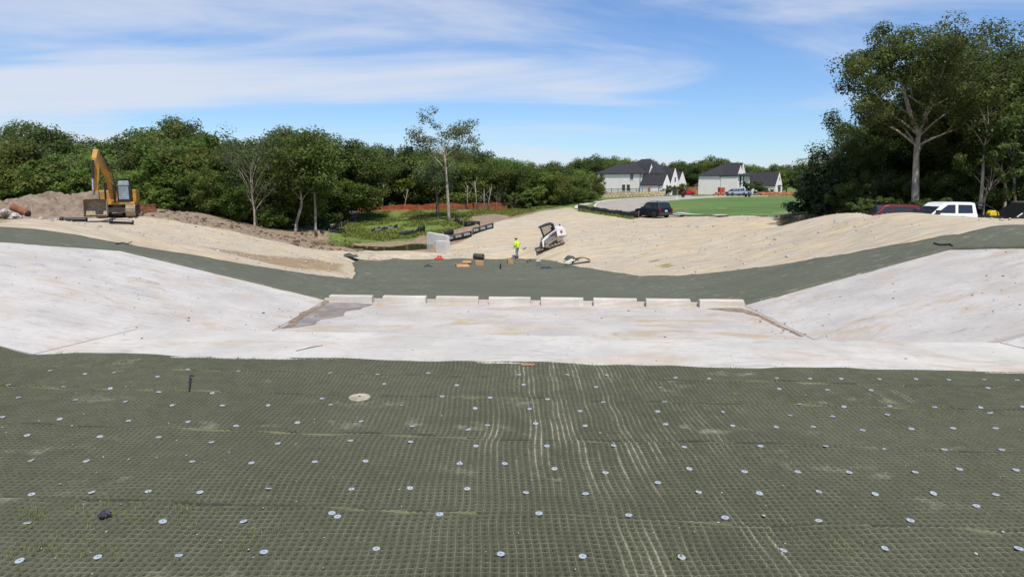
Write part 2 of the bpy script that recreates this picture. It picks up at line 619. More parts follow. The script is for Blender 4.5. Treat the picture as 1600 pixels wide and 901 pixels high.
M_YEL = plain('machine_yellow', (0.46, 0.225, 0.025), 0.5, var=0.18, scale=3, dirt=(0.22, 0.15, 0.085), dirt_amt=0.45)
M_STEEL = plain('dusty_steel', (0.26, 0.21, 0.155), 0.7, 0.1, var=0.35, scale=5)
M_BLACKM = plain('black_metal', (0.02, 0.02, 0.022), 0.45, var=0.2)
M_CHROME = plain('ram_rod', (0.62, 0.62, 0.64), 0.2, 0.9, var=0.05)
M_GLASS = glass_dark('dark_glass')
M_GLASS_L = plain('bright_cab_glass', (0.20, 0.235, 0.25), 0.08, 0.0, var=0.25, scale=1.5, spec=0.8)  # pale tone paints the bright reflection into the cab panes
M_RUB = plain('rubber', (0.022, 0.021, 0.02), 0.85, var=0.3)
M_TRACK = plain('dusty_track', (0.28, 0.225, 0.16), 0.9, var=0.35, scale=5)
M_WHITEP = plain('white_paint', (0.75, 0.75, 0.73), 0.35, var=0.05, dirt=(0.45, 0.36, 0.25), dirt_amt=0.18)
M_WHITEV = plain('white_car_paint', (0.78, 0.79, 0.80), 0.25, var=0.03)
M_NAVY = plain('dark_blue_car_paint', (0.012, 0.017, 0.028), 0.22, var=0.1)
M_REDV = plain('red_car_paint', (0.14, 0.008, 0.014), 0.25, var=0.08)
M_SILV = plain('silver_car_paint', (0.34, 0.38, 0.44), 0.3, 0.3, var=0.08)
M_BLKV = plain('black_car_paint', (0.012, 0.012, 0.013), 0.3, var=0.1)
M_RIM = plain('wheel_rim', (0.30, 0.30, 0.31), 0.35, 0.7, var=0.1)
M_TAIL = plain('tail_lamp', (0.30, 0.01, 0.015), 0.2, var=0.05)
M_LAMP = plain('clear_lamp', (0.7, 0.7, 0.68), 0.15, var=0.03)
M_ORANGE = plain('orange_stripe', (0.62, 0.13, 0.05), 0.5, var=0.1)
M_BRICKW = None
M_ROOF = plain('charcoal_shingle', (0.028, 0.028, 0.033), 0.85, var=0.3, scale=2.5)
M_TRIM = plain('dark_trim', (0.035, 0.033, 0.033), 0.6, var=0.15)
M_WINW = plain('white_window_frame', (0.62, 0.63, 0.62), 0.5, var=0.04)
M_DOOR = plain('grey_garage_door', (0.055, 0.05, 0.052), 0.6, var=0.1)
M_WOODF = plain('cedar_board', (0.34, 0.135, 0.055), 0.8, var=0.25, scale=2)
M_TIMBER = plain('stacked_timber', (0.37, 0.15, 0.075), 0.8, var=0.3, scale=2)
M_STONE = plain('tan_stone', (0.44, 0.35, 0.215), 0.9, var=0.35, scale=2.5)
M_SILT = plain('black_silt_fabric', (0.016, 0.017, 0.018), 0.75, var=0.35, scale=4)
M_PRINT = plain('white_print', (0.62, 0.64, 0.66), 0.7, var=0.15)
M_STAKE = plain('wood_stake', (0.36, 0.27, 0.17), 0.85, var=0.2)
M_ONET = plain('orange_net', (0.52, 0.135, 0.05), 0.7, var=0.25, scale=2)
M_CARD = plain('cardboard', (0.42, 0.245, 0.115), 0.85, var=0.15)
M_REDC = plain('red_plastic', (0.52, 0.04, 0.035), 0.5, var=0.2)
M_RUST = plain('rusty_steel', (0.19, 0.075, 0.035), 0.85, var=0.4, scale=3)
M_PIPE = plain('black_pipe_plastic', (0.014, 0.014, 0.016), 0.28, var=0.2)
M_ROCKW = plain('pale_rock', (0.42, 0.40, 0.37), 0.9, var=0.25, scale=4)
M_ROCKB = plain('tan_rock', (0.30, 0.235, 0.16), 0.9, var=0.3, scale=4)
M_GALV = plain('galvanised_plate', (0.52, 0.56, 0.60), 0.42, 0.35, var=0.14, scale=25)
M_BOLT = plain('dark_bolt', (0.035, 0.035, 0.04), 0.6)
M_LID = plain('dusty_lid', (0.36, 0.33, 0.25), 0.8, var=0.25, scale=14)
M_HIVIS = plain('hi_vis_yellow', (0.60, 0.86, 0.02), 0.7, var=0.06)
M_DENIM = plain('denim', (0.15, 0.21, 0.31), 0.85, var=0.2, scale=12)
M_SKIN = plain('skin', (0.42, 0.24, 0.16), 0.6, var=0.08)
M_STRAW = plain('tan_hat', (0.46, 0.31, 0.14), 0.8, var=0.15)
M_BOOT = plain('dark_boot', (0.04, 0.03, 0.025), 0.8)
M_BUCKET = plain('white_plastic', (0.74, 0.74, 0.73), 0.4, var=0.05)
M_TARP = plain('dark_blue_cloth', (0.02, 0.028, 0.055), 0.75, var=0.25)
M_SCRAP = plain('mat_offcut', (0.055, 0.067, 0.042), 0.85, var=0.3, scale=9)
M_SCRAPW = plain('mat_backing', (0.48, 0.47, 0.43), 0.85, var=0.2, scale=9)
M_LOGO = plain('decal_dark_red', (0.30, 0.06, 0.045), 0.5)
M_YCAP = plain('yellow_plastic', (0.75, 0.56, 0.02), 0.45, var=0.06)
M_ASPH = plain('pale_street', (0.35, 0.31, 0.26), 0.9, var=0.10, scale=0.4)


def lawn_material():
    m, nt, b = new_mat('mown_lawn')
    co = world_co(nt)
    n = noise(nt, scaled(nt, co, (0.06, 0.30, 1), R(12)), 1.0, 5, 0.65)
    n2 = noise(nt, co, 3.0, 4, 0.7)
    c = mix(nt, maprange(nt, n, 0.36, 0.62), (0.070, 0.136, 0.036), (0.128, 0.198, 0.054))
    c = mix(nt, maprange(nt, n2, 0.4, 0.75, 0, 0.35), c, (0.13, 0.19, 0.05))
    c = mix(nt, maprange(nt, noise(nt, co, 0.18, 3), 0.66, 0.74, 0, 0.6), c, (0.24, 0.19, 0.08))
    nt.links.new(c, b.inputs['Base Color'])
    b.inputs['Roughness'].default_value = 0.9
    b.inputs['Specular IOR Level'].default_value = 0.15
    bump(nt, b, n2, 0.6, 0.05)
    return m


M_LAWN = lawn_material()
M_VERGE = plain('verge_grass', (0.15, 0.17, 0.05), 0.95, var=0.3, scale=0.8)


def brick_mat():
    m, nt, b = new_mat('white_painted_brick')
    co = obj_co(nt)
    n = noise(nt, co, 0.8, 5, 0.6)
    n2 = noise(nt, co, 9.0, 3, 0.6)
    c = mix(nt, maprange(nt, n, 0.3, 0.7), (0.80, 0.75, 0.725), (0.86, 0.82, 0.79))
    c = mix(nt, maprange(nt, n2, 0.35, 0.75, 0, 0.22), c, (0.46, 0.42, 0.40))
    nt.links.new(c, b.inputs['Base Color'])
    b.inputs['Roughness'].default_value = 0.85
    bump(nt, b, n2, 0.3, 0.02)
    return m


M_BRICKW = brick_mat()


def water_mat():
    m, nt, b = new_mat('muddy_pond_water')
    co = world_co(nt)
    b.inputs['Base Color'].default_value = (0.050, 0.060, 0.022, 1)
    b.inputs['Roughness'].default_value = 0.06
    bump(nt, b, noise(nt, scaled(nt, co, (1, 2.5, 1)), 2.0, 3), 0.08, 0.03)
    return m


M_WATER = water_mat()

# ------------------------------------------------------------------ terrain
KSK = 0.075                                     # the spillway lies a little skew to the view
XL, XR, ML, MR = -7.80, 9.28, 4.4, 3.35         # toes of the side slopes and their run per metre of rise
ZF_Y = [-40, -3, 0.0, 3.6, 11.3, 13.55, 17.8, 27.9, 62, 70, 400]
ZF_Z = [-1.2, -1.62, -1.7, -2.88, -2.993, -3.0, -4.70, -4.80, -6.45, -6.6, -6.6]


def hc(x, y):
    yp = y + KSK * x
    zf = np.interp(yp, ZF_Y, ZF_Z)
    fl = 0.30 * np.clip(13.55 - yp, 0, 8)          # the approach flares out upstream of the crest
    side = np.maximum(0, np.maximum((XL - fl - x) / ML, (x - XR - fl) / MR))
    cap = np.maximum(-1.72 - zf, 1.0)
    k = 0.25
    side = np.where(side > cap - k, cap - k + k * (1 - np.exp(-(side - (cap - k)) / k)), side)
    return zf + side


CTRL_PX = [  # (u, v, distance): natural ground beyond the spillway
    (220, 338, 59), (100, 342, 57), (0, 345, 55), (-150, 350, 52), (300, 346, 60), (200, 365, 45), (60, 357, 42),
    (400, 400, 44), (500, 420, 42), (350, 372, 54), (450, 400, 50), (240, 327, 66), (330, 345, 66), (400, 361, 66),
    (470, 379, 64), (545, 398, 60), (500, 391, 62), (600, 397, 64), (690, 398, 64), (640, 394, 66),
    (460, 361, 79), (490, 362, 79), (420, 358, 76), (330, 338, 78), (240, 322, 80), (520, 373, 77),
    (560, 389, 70), (620, 386, 73), (660, 381, 75), (540, 381, 74.5), (600, 378, 79), (660, 372, 80), (700, 372, 76),
    (600, 365, 86), (600, 340, 105), (600, 330, 112), (800, 330, 112), (720, 329, 112), (560, 332, 110), (850, 322, 118), (700, 345, 96),
    (520, 352, 92), (760, 348, 88), (720, 358, 84), (690, 366, 79), (740, 352, 82),
    (770, 346, 85), (830, 333, 98), (890, 321.5, 119), (900, 330, 92), (960, 339, 84), (1027, 340, 81), (1090, 338, 78),
    (1150, 336.5, 72), (1265, 333.5, 60), (1400, 333.5, 41), (1340, 334, 49), (1480, 337.5, 38.5), (1600, 342.5, 36), (1720, 346, 35),
    (843, 392.5, 60.8), (889, 378.6, 60.8), (866, 386.0, 60.3), (1000, 380, 57), (1000, 433, 39.5), (905, 415, 51), (950, 424, 45), (830, 405, 59.5), (700, 403, 60.5),
    (1100, 400, 46), (1200, 380, 45), (1300, 380, 37), (1100, 360, 60), (1250, 350, 53), (950, 360, 70), (870, 350, 80), (780, 375, 69), (820, 360, 75), (740, 385, 66),
    (560, 405, 59.5), (800, 437, 38.8), (650, 437, 38.8), (560, 437, 38.7), (620, 420, 47), (800, 420, 47), (900, 437, 38.8)]
ctrl = [tuple(aty(*c)) for c in CTRL_PX]
# flats behind the berm, street level, and the country further out
ctrl += [(28, 46, -3.3), (36, 46, -3.3), (34, 54, -3.35), (46, 50, -3.2), (24, 56, -3.4), (30, 66, -3.5), (50, 66, -3.3), (60, 46, -3.0), (44, 40, -2.6),
         (16, 92, -3.85), (30, 90, -3.85), (5, 100, -3.78), (20, 110, -3.7), (40, 110, -3.7), (12, 130, -3.55), (40, 140, -3.46), (30, 170, -3.2), (60, 170, -3.2),
         (20, 200, -3.0), (60, 205, -2.95), (90, 200, -3.0), (100, 140, -3.4), (0, 160, -3.4), (-20, 135, -3.8), (-60, 130, -4.0), (-30, 150, -3.8),
         (-50, 90, -3.8), (-80, 80, -3.4), (-60, 62, -2.9), (-90, 50, -2.5), (-45, 72, -3.6), (-35, 80, -4.2), (-110, 110, -3.5), (-25, 100, -5.0), (-30, 115, -4.3),
         (150, 250, -3), (0, 260, -3), (-150, 250, -3.4), (250, 100, -3), (-250, 100, -3), (300, 400, -3), (-300, 400, -3), (0, 450, -3), (90, 80, -3), (90, 30, -2.2), (-90, 30, -2.0)]
for yy in (28.5, 31, 33.5):
    for xx in (-42, -34, -28, -24, -20, -16, -12, -8, -4, 0, 4, 8, 12, 16, 20, 24, 30, 38):
        if yy > 32 and xx > 20:
            continue
        y_ = yy - KSK * xx
        ctrl.append((xx, y_, float(hc(np.float64(xx), np.float64(y_)))))
ctrl = np.array(ctrl)
CXY, CZ = ctrl[:, :2], ctrl[:, 2]
C2 = 2.0 ** 2


def _phi(d2):
    return -np.sqrt(d2 + C2)


_d2 = ((CXY[:, None, :] - CXY[None, :, :]) ** 2).sum(-1)
_n = len(CXY)
_A = np.zeros((_n + 1, _n + 1))
_A[:_n, :_n] = _phi(_d2) - 0.06 * np.eye(_n)
_A[:_n, _n] = 1
_A[_n, :_n] = 1
_w = np.linalg.solve(_A, np.append(CZ, 0))


def hrbf(x, y):
    x = np.asarray(x, float)
    y = np.asarray(y, float)
    out = np.empty(x.size)
    xf, yf = x.ravel(), y.ravel()
    for i in range(0, x.size, 20000):
        d2 = (xf[i:i + 20000, None] - CXY[None, :, 0]) ** 2 + (yf[i:i + 20000, None] - CXY[None, :, 1]) ** 2
        out[i:i + 20000] = _phi(d2) @ _w[:_n] + _w[_n]
    return out.reshape(x.shape)


def vnoise(x, y, s, seed=0):
    """smooth value noise, -1..1"""
    r = np.random.default_rng(seed).random((64, 64)) * 2 - 1
    X, Y = np.asarray(x, float) / s, np.asarray(y, float) / s
    i, j = np.floor(X).astype(int), np.floor(Y).astype(int)
    fx, fy = X - i, Y - j
    fx, fy = fx * fx * (3 - 2 * fx), fy * fy * (3 - 2 * fy)
    a, b = r[i % 64, j % 64], r[(i + 1) % 64, j % 64]
    c, d = r[i % 64, (j + 1) % 64], r[(i + 1) % 64, (j + 1) % 64]
    return (a * (1 - fx) + b * fx) * (1 - fy) + (c * (1 - fx) + d * fx) * fy


def h0(x, y):
    x = np.asarray(x, float)
    y = np.asarray(y, float)
    yp = y + KSK * x
    t = np.clip((yp - 29.0) / 4.0, 0, 1)
    t = t * t * (3 - 2 * t)
    return hc(x, y) * (1 - t) + hrbf(x, y) * t


def g_at(u, v, y0=14.0, y1=330.0):
    """ground point seen at a pixel of the photograph"""
    r = ray(u, v)
    ys = np.concatenate([np.arange(y0, 90, 0.1), np.arange(90, y1, 0.4)])
    xs, zs = r[0] / r[1] * ys, r[2] / r[1] * ys
    d = zs - h0(xs, ys)
    k = np.argmax(d < 0)
    if d[k] >= 0:
        k = len(ys) - 1
    if k > 0:
        f = d[k - 1] / (d[k - 1] - d[k] + 1e-9)
        y = ys[k - 1] + f * (ys[k] - ys[k - 1])
    else:
        y = ys[0]
    x = r[0] / r[1] * y
    return Vector((x, y, float(h0(x, y))))


def H(x, y):
    return float(h0(np.float64(x), np.float64(y)))


def inside(px, py, poly):
    px, py = np.asarray(px), np.asarray(py)
    res = np.zeros(px.shape, bool)
    n = len(poly)
    for i in range(n):
        x0, y0 = poly[i][0], poly[i][1]
        x1, y1 = poly[(i + 1) % n][0], poly[(i + 1) % n][1]
        if y0 == y1:
            continue
        c = ((y0 > py) != (y1 > py)) & (px < (x1 - x0) * (py - y0) / (y1 - y0) + x0)
        res ^= c
    return res


def pix_poly(pts):
    return [tuple(g_at(u, v))[:2] for u, v in pts]


# outline of the concrete, in plan
CONC_L = [(-16.5, 29.2), (-19.3, 25.9), (-21.0, 21.0), (-21.0, 12.875)]
CONC_R = [(16.9, 26.63), (17.85, 24.0), (18.8, 18.0), (18.8, 9.89)]
CONC_POLY = [CONC_L[3], CONC_L[2], CONC_L[1], CONC_L[0], (XL, 27.9 - KSK * XL), (XR, 27.9 - KSK * XR), CONC_R[0], CONC_R[1], CONC_R[2], CONC_R[3]]

# zones of the ground, in plan
GRAVEL_TOP = [(-260, 352), (-100, 349), (0, 346), (100, 343), (225, 339), (300, 349), (400, 371), (480, 387), (520, 392), (580, 391), (640, 392), (690, 396), (700, 384),
              (770, 349), (830, 334), (890, 322), (905, 327), (960, 338), (1000, 341), (1060, 339.5)]
gravel_poly = pix_poly(GRAVEL_TOP) + [(22, 84), (27, 80), (29, 72), (29, 60), (26, 52), (30, 43), (44, 41), (70, 42), (70, 8), (-70, 8)]
grass_poly = pix_poly([(495, 374), (540, 352), (560, 334), (620, 329), (760, 328), (850, 323), (885, 321), (850, 328), (800, 338), (780, 335), (735, 338), (735, 350), (690, 366), (660, 368), (640, 377), (610, 380), (530, 380)])


POND_Z = -6.42


def at_z(u, v, z):
    r = ray(u, v)
    k = z / r[2]
    return (r[0] * k, r[1] * k)


POND_POLY = [at_z(u, v, POND_Z) for u, v in [(470, 379), (500, 375), (535, 378), (560, 384), (610, 385.5), (650, 380), (676, 380.5), (674, 389), (640, 391.5), (590, 392), (540, 391), (500, 388)]]


def signed_soft(x, y, poly, width):
    """1 inside, 0 outside, linear over a band"""
    P = np.array(poly)
    Q = np.roll(P, -1, axis=0)
    best = np.full(x.shape, 1e9)
    for a, b in zip(P, Q):
        d = b - a
        L2 = max(1e-9, d @ d)
        t = np.clip(((x - a[0]) * d[0] + (y - a[1]) * d[1]) / L2, 0, 1)
        best = np.minimum(best, np.hypot(x - a[0] - t * d[0], y - a[1] - t * d[1]))
    s = np.where(inside(x, y, poly), best, -best)
    return np.clip(0.5 + s / width, 0, 1)


def make_ground():
    xs = np.concatenate([np.linspace(-1500, -150, 12)[:-1], np.linspace(-150, -62, 30)[:-1], np.arange(-62, 62, 0.42), np.linspace(62, 150, 30)[1:], np.linspace(150, 1500, 12)[1:]])
    ys = np.concatenate([np.linspace(-60, 24, 15)[:-1], np.arange(24, 100, 0.42), np.linspace(100, 230, 90)[1:], np.linspace(230, 2500, 16)[1:]])
    X, Y = np.meshgrid(xs, ys)
    Z = h0(X, Y)
    g = signed_soft(X, Y, gravel_poly, 2.0)
    rough = 0.02 * vnoise(X, Y, 0.9, 1) + 0.04 * vnoise(X, Y, 2.7, 2)
    rough = rough + (1 - g) * (0.10 * vnoise(X, Y, 1.3, 3) + 0.15 * vnoise(X, Y, 4.0, 4))
    ca_, sa_ = math.cos(R(20)), math.sin(R(20))
    U1, V1 = X * ca_ + Y * sa_, -X * sa_ + Y * ca_
    rough = rough + g * (0.025 * vnoise(U1 / 12, V1, 1.3, 5))
    far = np.clip((150 - Y) / 60, 0, 1)
    Z = Z + rough * far
    pm = signed_soft(X, Y, POND_POLY, 1.6)
    ring = signed_soft(X, Y, POND_POLY, 8.0)
    Z = np.where(ring > 0, np.maximum(Z, (POND_Z + 0.05) * np.minimum(1, 1)), Z) if False else Z
    Z = np.where((ring > 0.0) & (pm < 0.5), np.maximum(Z, POND_Z + 0.04), Z)
    Z = np.where(pm >= 0.5, np.minimum(Z, POND_Z - 0.35), Z)
    sunk = inside(X, Y, CONC_POLY) | ((Y + KSK * X < 11.5))
    Z = np.where(sunk, Z - 0.45, Z)
    Z = np.where(inside(X, Y, mat_poly) & ~sunk, Z - 0.14 * np.clip((signed_soft(X, Y, mat_poly, 2.0) - 0.5) * 3, 0, 1), Z)
    nx, ny = len(xs), len(ys)
    idx = np.arange(nx * ny).reshape(ny, nx)
    F = np.stack([idx[:-1, :-1], idx[:-1, 1:], idx[1:, 1:], idx[1:, :-1]], -1).reshape(-1, 4)
    me = np_mesh('ground', np.stack([X, Y, Z], -1).reshape(-1, 3), F)
    zone = np.zeros((nx * ny, 4), np.float32)
    dirt = 1 - g
    gr = signed_soft(X, Y, grass_poly, 2.5)
    farg = np.clip((Y - 100) / 20, 0, 1) * (X > -2) + np.clip((Y - 150) / 20, 0, 1) * (X <= -2)
    gr = np.maximum(gr, np.clip(farg, 0, 1) * 0.8)
    wood = np.maximum(np.clip((Y - 112.5) / 3, 0, 1) * (X < 5) * np.clip((170 - Y) / 10, 0, 1), signed_soft(X, Y, [(22, 58), (27, 50), (46, 49), (90, 46), (90, 90), (30, 80)], 4))
    wood = np.maximum(wood, signed_soft(X, Y, [(-120, 64), (-60, 70), (-40, 76), (-26, 82), (-24, 112), (-120, 120)], 4))
    zone[:, 0] = dirt.ravel()
    zone[:, 1] = gr.ravel()
    zone[:, 2] = wood.ravel()
    clay = signed_soft(X, Y, pix_poly([(300, 384), (345, 388), (420, 398), (500, 405), (548, 414), (548, 428), (500, 422), (420, 412), (370, 399)]), 2.0) * 0.75
    for pp in ([(1000, 397), (1014, 394), (1015, 397), (1002, 400)], [(1011, 408), (1036, 402), (1038, 405), (1013, 411)], [(1026, 416), (1046, 411), (1056, 415), (1040, 420)], [(1095, 406), (1107, 403), (1108, 406), (1096, 409)]):
        clay = np.maximum(clay, signed_soft(X, Y, pix_poly(pp), 1.2))
    zone[:, 3] = clay.ravel()
    ca = me.color_attributes.new('zone', 'FLOAT_COLOR', 'POINT')
    ca.data.foreach_set('color', zone.ravel())
    o = link_mesh('ground', me, M_GROUND, smooth=True)
    tag(o, 'pale crushed limestone and brown earth of the building site', kind='structure')
    return o




def densify(poly, step, closed=True):
    out = []
    n = len(poly)
    for i in range(n if closed else n - 1):
        a, b = np.array(poly[i][:2]), np.array(poly[(i + 1) % n][:2])
        k = max(1, int(np.ceil(np.linalg.norm(b - a) / step)))
        for j in range(k):
            out.append(tuple(a + (b - a) * j / k))
    if not closed:
        out.append(tuple(poly[-1][:2]))
    return out


def sheet_mesh(name, poly, step, zoff, zfun=None, ragged=0.0, edge=None, skirt=0.0):
    zfun = zfun or (lambda x, y: h0(x, y))
    P = densify(poly, edge or step)
    if ragged:
        P = [(x + ragged * float(vnoise(x * 1.0, y * 1.0, 0.7, 11)) + 0.5 * ragged * float(vnoise(x, y, 0.25, 13)), y + ragged * float(vnoise(x, y, 0.7, 12)) + 0.5 * ragged * float(vnoise(x, y, 0.25, 14))) for x, y in P]
    A = np.array(P)
    gx = np.arange(A[:, 0].min(), A[:, 0].max(), step)
    gy = np.arange(A[:, 1].min(), A[:, 1].max(), step)
    X, Y = np.meshgrid(gx, gy)
    X, Y = X.ravel(), Y.ravel()
    soft = signed_soft(X, Y, P, 2.0)
    keep = soft > 0.5 + 0.35 * step / 2.0
    pts = [Vector(p) for p in P] + [Vector((a, b)) for a, b in zip(X[keep], Y[keep])]
    n = len(P)
    edges = [(i, (i + 1) % n) for i in range(n)]
    v2, e2, f2, _, _, _ = delaunay_2d_cdt(pts, edges, [list(range(n))], 1, 1e-5)
    V = np.array([(p.x, p.y) for p in v2])
    z = zfun(V[:, 0], V[:, 1]) + zoff
    me = bpy.data.meshes.new(name)
    me.from_pydata(np.column_stack([V, z]).tolist(), [], [tuple(f) for f in f2])
    me.update()
    bm = bmesh.new()
    bm.from_mesh(me)
    bmesh.ops.recalc_face_normals(bm, faces=bm.faces)
    up = sum(f.normal.z for f in bm.faces)
    if up < 0:
        bmesh.ops.reverse_faces(bm, faces=bm.faces)
    if skirt:
        be = [e for e in bm.edges if e.is_boundary]
        r = bmesh.ops.extrude_edge_only(bm, edges=be)
        for v in r['geom']:
            if isinstance(v, bmesh.types.BMVert):
                v.co.z -= skirt
    bm.to_mesh(me)
    bm.free()
    return me


# ------------------------------------------------------------------ concrete spillway
def make_concrete():
    rows = sorted(set([11.3, 11.9, 12.7, 13.55, 13.551, 14.2, 15.5, 16.6, 17.8] + list(np.linspace(18.6, 27.9, 14))))

    def edge_x(poly, yp):                       # x of a side edge at a skew station
        pts = sorted([(y + KSK * x, x) for x, y in poly])
        return float(np.interp(yp, [p[0] for p in pts], [p[1] for p in pts]))
    root = bpy.data.objects.new('concrete_spillway', None)
    COL.objects.link(root)
    tag(root, 'pale concrete spillway floor with sloping sides', kind='structure')

    def slab(name, y0, y1, f0, f1, mat, nx, lift=0.02):
        rr = [y for y in rows if y0 - 1e-6 <= y <= y1 + 1e-6]
        vs = []
        for yp in rr:
            xa, xb = f0(yp), f1(yp)
            xs = np.linspace(xa, xb, nx)
            ys = yp - KSK * xs
            vs += list(zip(xs, ys, hc(xs, ys) + lift))
        fs = [(i * nx + j, i * nx + j + 1, (i + 1) * nx + j + 1, (i + 1) * nx + j) for i in range(len(rr) - 1) for j in range(nx - 1)]
        me = bpy.data.meshes.new(name)
        me.from_pydata(vs, [], fs)
        bm = bmesh.new(); bm.from_mesh(me)
        r = bmesh.ops.extrude_edge_only(bm, edges=[e for e in bm.edges if e.is_boundary])
        for v in r['geom']:
            if isinstance(v, bmesh.types.BMVert):
                v.co.z -= 0.3
        bmesh.ops.recalc_face_normals(bm, faces=bm.faces)
        if sum(f.normal.z for f in bm.faces if abs(f.normal.z) > 0.3) < 0:
            bmesh.ops.reverse_faces(bm, faces=bm.faces)
        bm.to_mesh(me); bm.free()
        link_mesh(name, me, mat, root)
    gp = 0.012
    el, er = (lambda yp: edge_x(CONC_L, yp)), (lambda yp: edge_x(CONC_R, yp))
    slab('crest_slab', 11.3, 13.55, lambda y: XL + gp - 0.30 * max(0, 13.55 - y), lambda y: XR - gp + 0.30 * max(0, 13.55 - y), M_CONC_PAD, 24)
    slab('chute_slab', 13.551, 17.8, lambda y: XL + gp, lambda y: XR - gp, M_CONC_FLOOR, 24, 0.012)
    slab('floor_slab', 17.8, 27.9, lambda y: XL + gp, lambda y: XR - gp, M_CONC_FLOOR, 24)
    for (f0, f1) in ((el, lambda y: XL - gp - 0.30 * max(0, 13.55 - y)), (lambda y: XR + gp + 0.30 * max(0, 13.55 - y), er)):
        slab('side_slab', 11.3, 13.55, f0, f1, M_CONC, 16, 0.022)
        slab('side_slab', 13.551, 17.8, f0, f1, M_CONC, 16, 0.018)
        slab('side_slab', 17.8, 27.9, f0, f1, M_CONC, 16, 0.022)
    return root


conc = make_concrete()


# ------------------------------------------------------------------ green mats
SEAMS = [10.35, 9.2, 7.65, 5.7]


def mat_h(x, y):
    yp = y + KSK * x
    z = hc(x, y) + 0.035 + 0.018 * vnoise(x, y, 1.1, 21) + 0.012 * vnoise(x, y, 0.45, 22)
    for i, s in enumerate(SEAMS):
        ss = s + 0.06 * vnoise(x, y * 0, 1.3, 30 + i)
        d = yp - ss
        z = z + np.where(d < 0, 0.028 * np.exp(d / 0.30), 0)
    return z


def make_near_mat():
    V, F = [], []
    half = CELL / 2
    y0, y1 = 3.3, 12.7
    ny = int((y1 - y0) / half)
    nx = int(30.0 / half)
    ix = np.arange(-nx // 2, nx // 2 + 1)
    iy = np.arange(ny + 1)
    X, Y = np.meshgrid(ix * half, y0 // CELL * CELL + iy * half)
    I, J = np.meshgrid(ix, iy)
    # far edge is cut ragged along the concrete
    yp = Y + KSK * X
    edge = 11.33 + 0.07 * vnoise(X, X * 0, 1.7, 41) + 0.03 * vnoise(X, X * 0, 0.5, 42)
    Yc = np.where(yp > edge, edge - KSK * X, Y)
    pit = np.where((I % 2 != 0) & (J % 2 != 0), -0.026, np.where(I % 2 != 0, -0.006, np.where(J % 2 != 0, -0.012, 0.0)))
    jit = 0.007 * (rng.random(X.shape) - 0.5)
    X0, Y0 = X.copy(), Yc.copy()
    wv = np.clip((edge - yp) / 0.6, 0, 1)
    X = X + wv * (0.055 * vnoise(X, Y0, 1.4, 43) + 0.02 * vnoise(X, Y0, 0.5, 44))
    Yc = Yc + wv * (0.04 * vnoise(X0, Y0, 1.7, 45) + 0.012 * vnoise(X0, Y0, 0.5, 46))
    Z = mat_h(X, Yc) + np.where(yp > edge - 0.02, 0, pit + jit)
    keepq = (yp[:-1, :-1] < edge[:-1, :-1]) & (np.abs(X[:-1, :-1]) < 0.80 * Y[:-1, :-1] + 2.6)
    idx = np.arange(X.size).reshape(X.shape)
    q = np.stack([idx[:-1, :-1], idx[:-1, 1:], idx[1:, 1:], idx[1:, :-1]], -1)[keepq]
    used = np.unique(q)
    remap = np.full(X.size, -1)
    remap[used] = np.arange(len(used))
    P = np.stack([X, Yc, Z], -1).reshape(-1, 3)[used]
    q = remap[q]
    # coarse sheet out of sight of the photograph, same cloth, a hair lower
    cx = np.arange(-24, 24.1, 0.8)
    cy = np.arange(-8, 12.0, 0.5)
    CX, CY = np.meshgrid(cx, cy)
    CYc = np.where(CY + KSK * CX > 11.25, 11.25 - KSK * CX, CY)
    CZ_ = mat_h(CX, CYc) - 0.07
    cid = np.arange(CX.size).reshape(CX.shape) + len(P)
    cq = np.stack([cid[:-1, :-1], cid[:-1, 1:], cid[1:, 1:], cid[1:, :-1]], -1).reshape(-1, 4)
    me = np_mesh('erosion_mat', np.concatenate([P, np.stack([CX, CYc, CZ_], -1).reshape(-1, 3)]), np.concatenate([q, cq]))
    wa = me.attributes.new('weave', 'FLOAT_VECTOR', 'POINT')
    wc = np.concatenate([np.stack([X0, Y0, X0 * 0], -1).reshape(-1, 3)[used], np.stack([CX, CYc, CX * 0], -1).reshape(-1, 3)]).astype(np.float32)
    wa.data.foreach_set('vector', wc.ravel())
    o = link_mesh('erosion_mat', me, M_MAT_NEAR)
    tag(o, 'dark green woven erosion mat with a waffle grid in the foreground', kind='structure')
    return o


make_near_mat()

mat_far_px_L = [(0, 357), (60, 361), (130, 371), (200, 384), (300, 401), (400, 418), (480, 430), (552, 437), (556, 425), (552, 412), (556, 405)]
mat_far_px_T = [(620, 404.5), (700, 406), (745, 405.5), (800, 404), (830, 405), (868, 409), (905, 418), (940, 424)]
mat_far_px_R = [(1000, 433), (1060, 432), (1120, 427), (1180, 420), (1250, 410), (1330, 397), (1420, 381), (1500, 367), (1600, 354)]
left_out = [(-30.0, 30.0)]
mat_poly = [(-28, 27.5), (-27.5, 31.0)] + pix_poly(mat_far_px_L + mat_far_px_T + mat_far_px_R) + [(27, 28.4), (27, 23.0)] + [CONC_R[1], CONC_R[0], (XR, 27.9 - KSK * XR), (XL, 27.9 - KSK * XL), CONC_L[0], CONC_L[1], (-20.2, 23.4), (-27, 22.0)]
mat_poly.insert(len(mat_poly) - 8 + 0, (18.3, 21.0))


make_ground()


def far_mat_z(x, y):
    return h0(x, y) + 0.02 * vnoise(x, y, 1.6, 51) + 0.012 * vnoise(x, y * 3, 0.8, 52)


fm = link_mesh('erosion_mat', sheet_mesh('erosion_mat', mat_poly, 0.34, 0.075, far_mat_z, 0.12, 0.25, 0.1), M_MAT_FAR, smooth=True)
tag(fm, 'green erosion mat lining the channel beyond the concrete blocks', kind='structure')


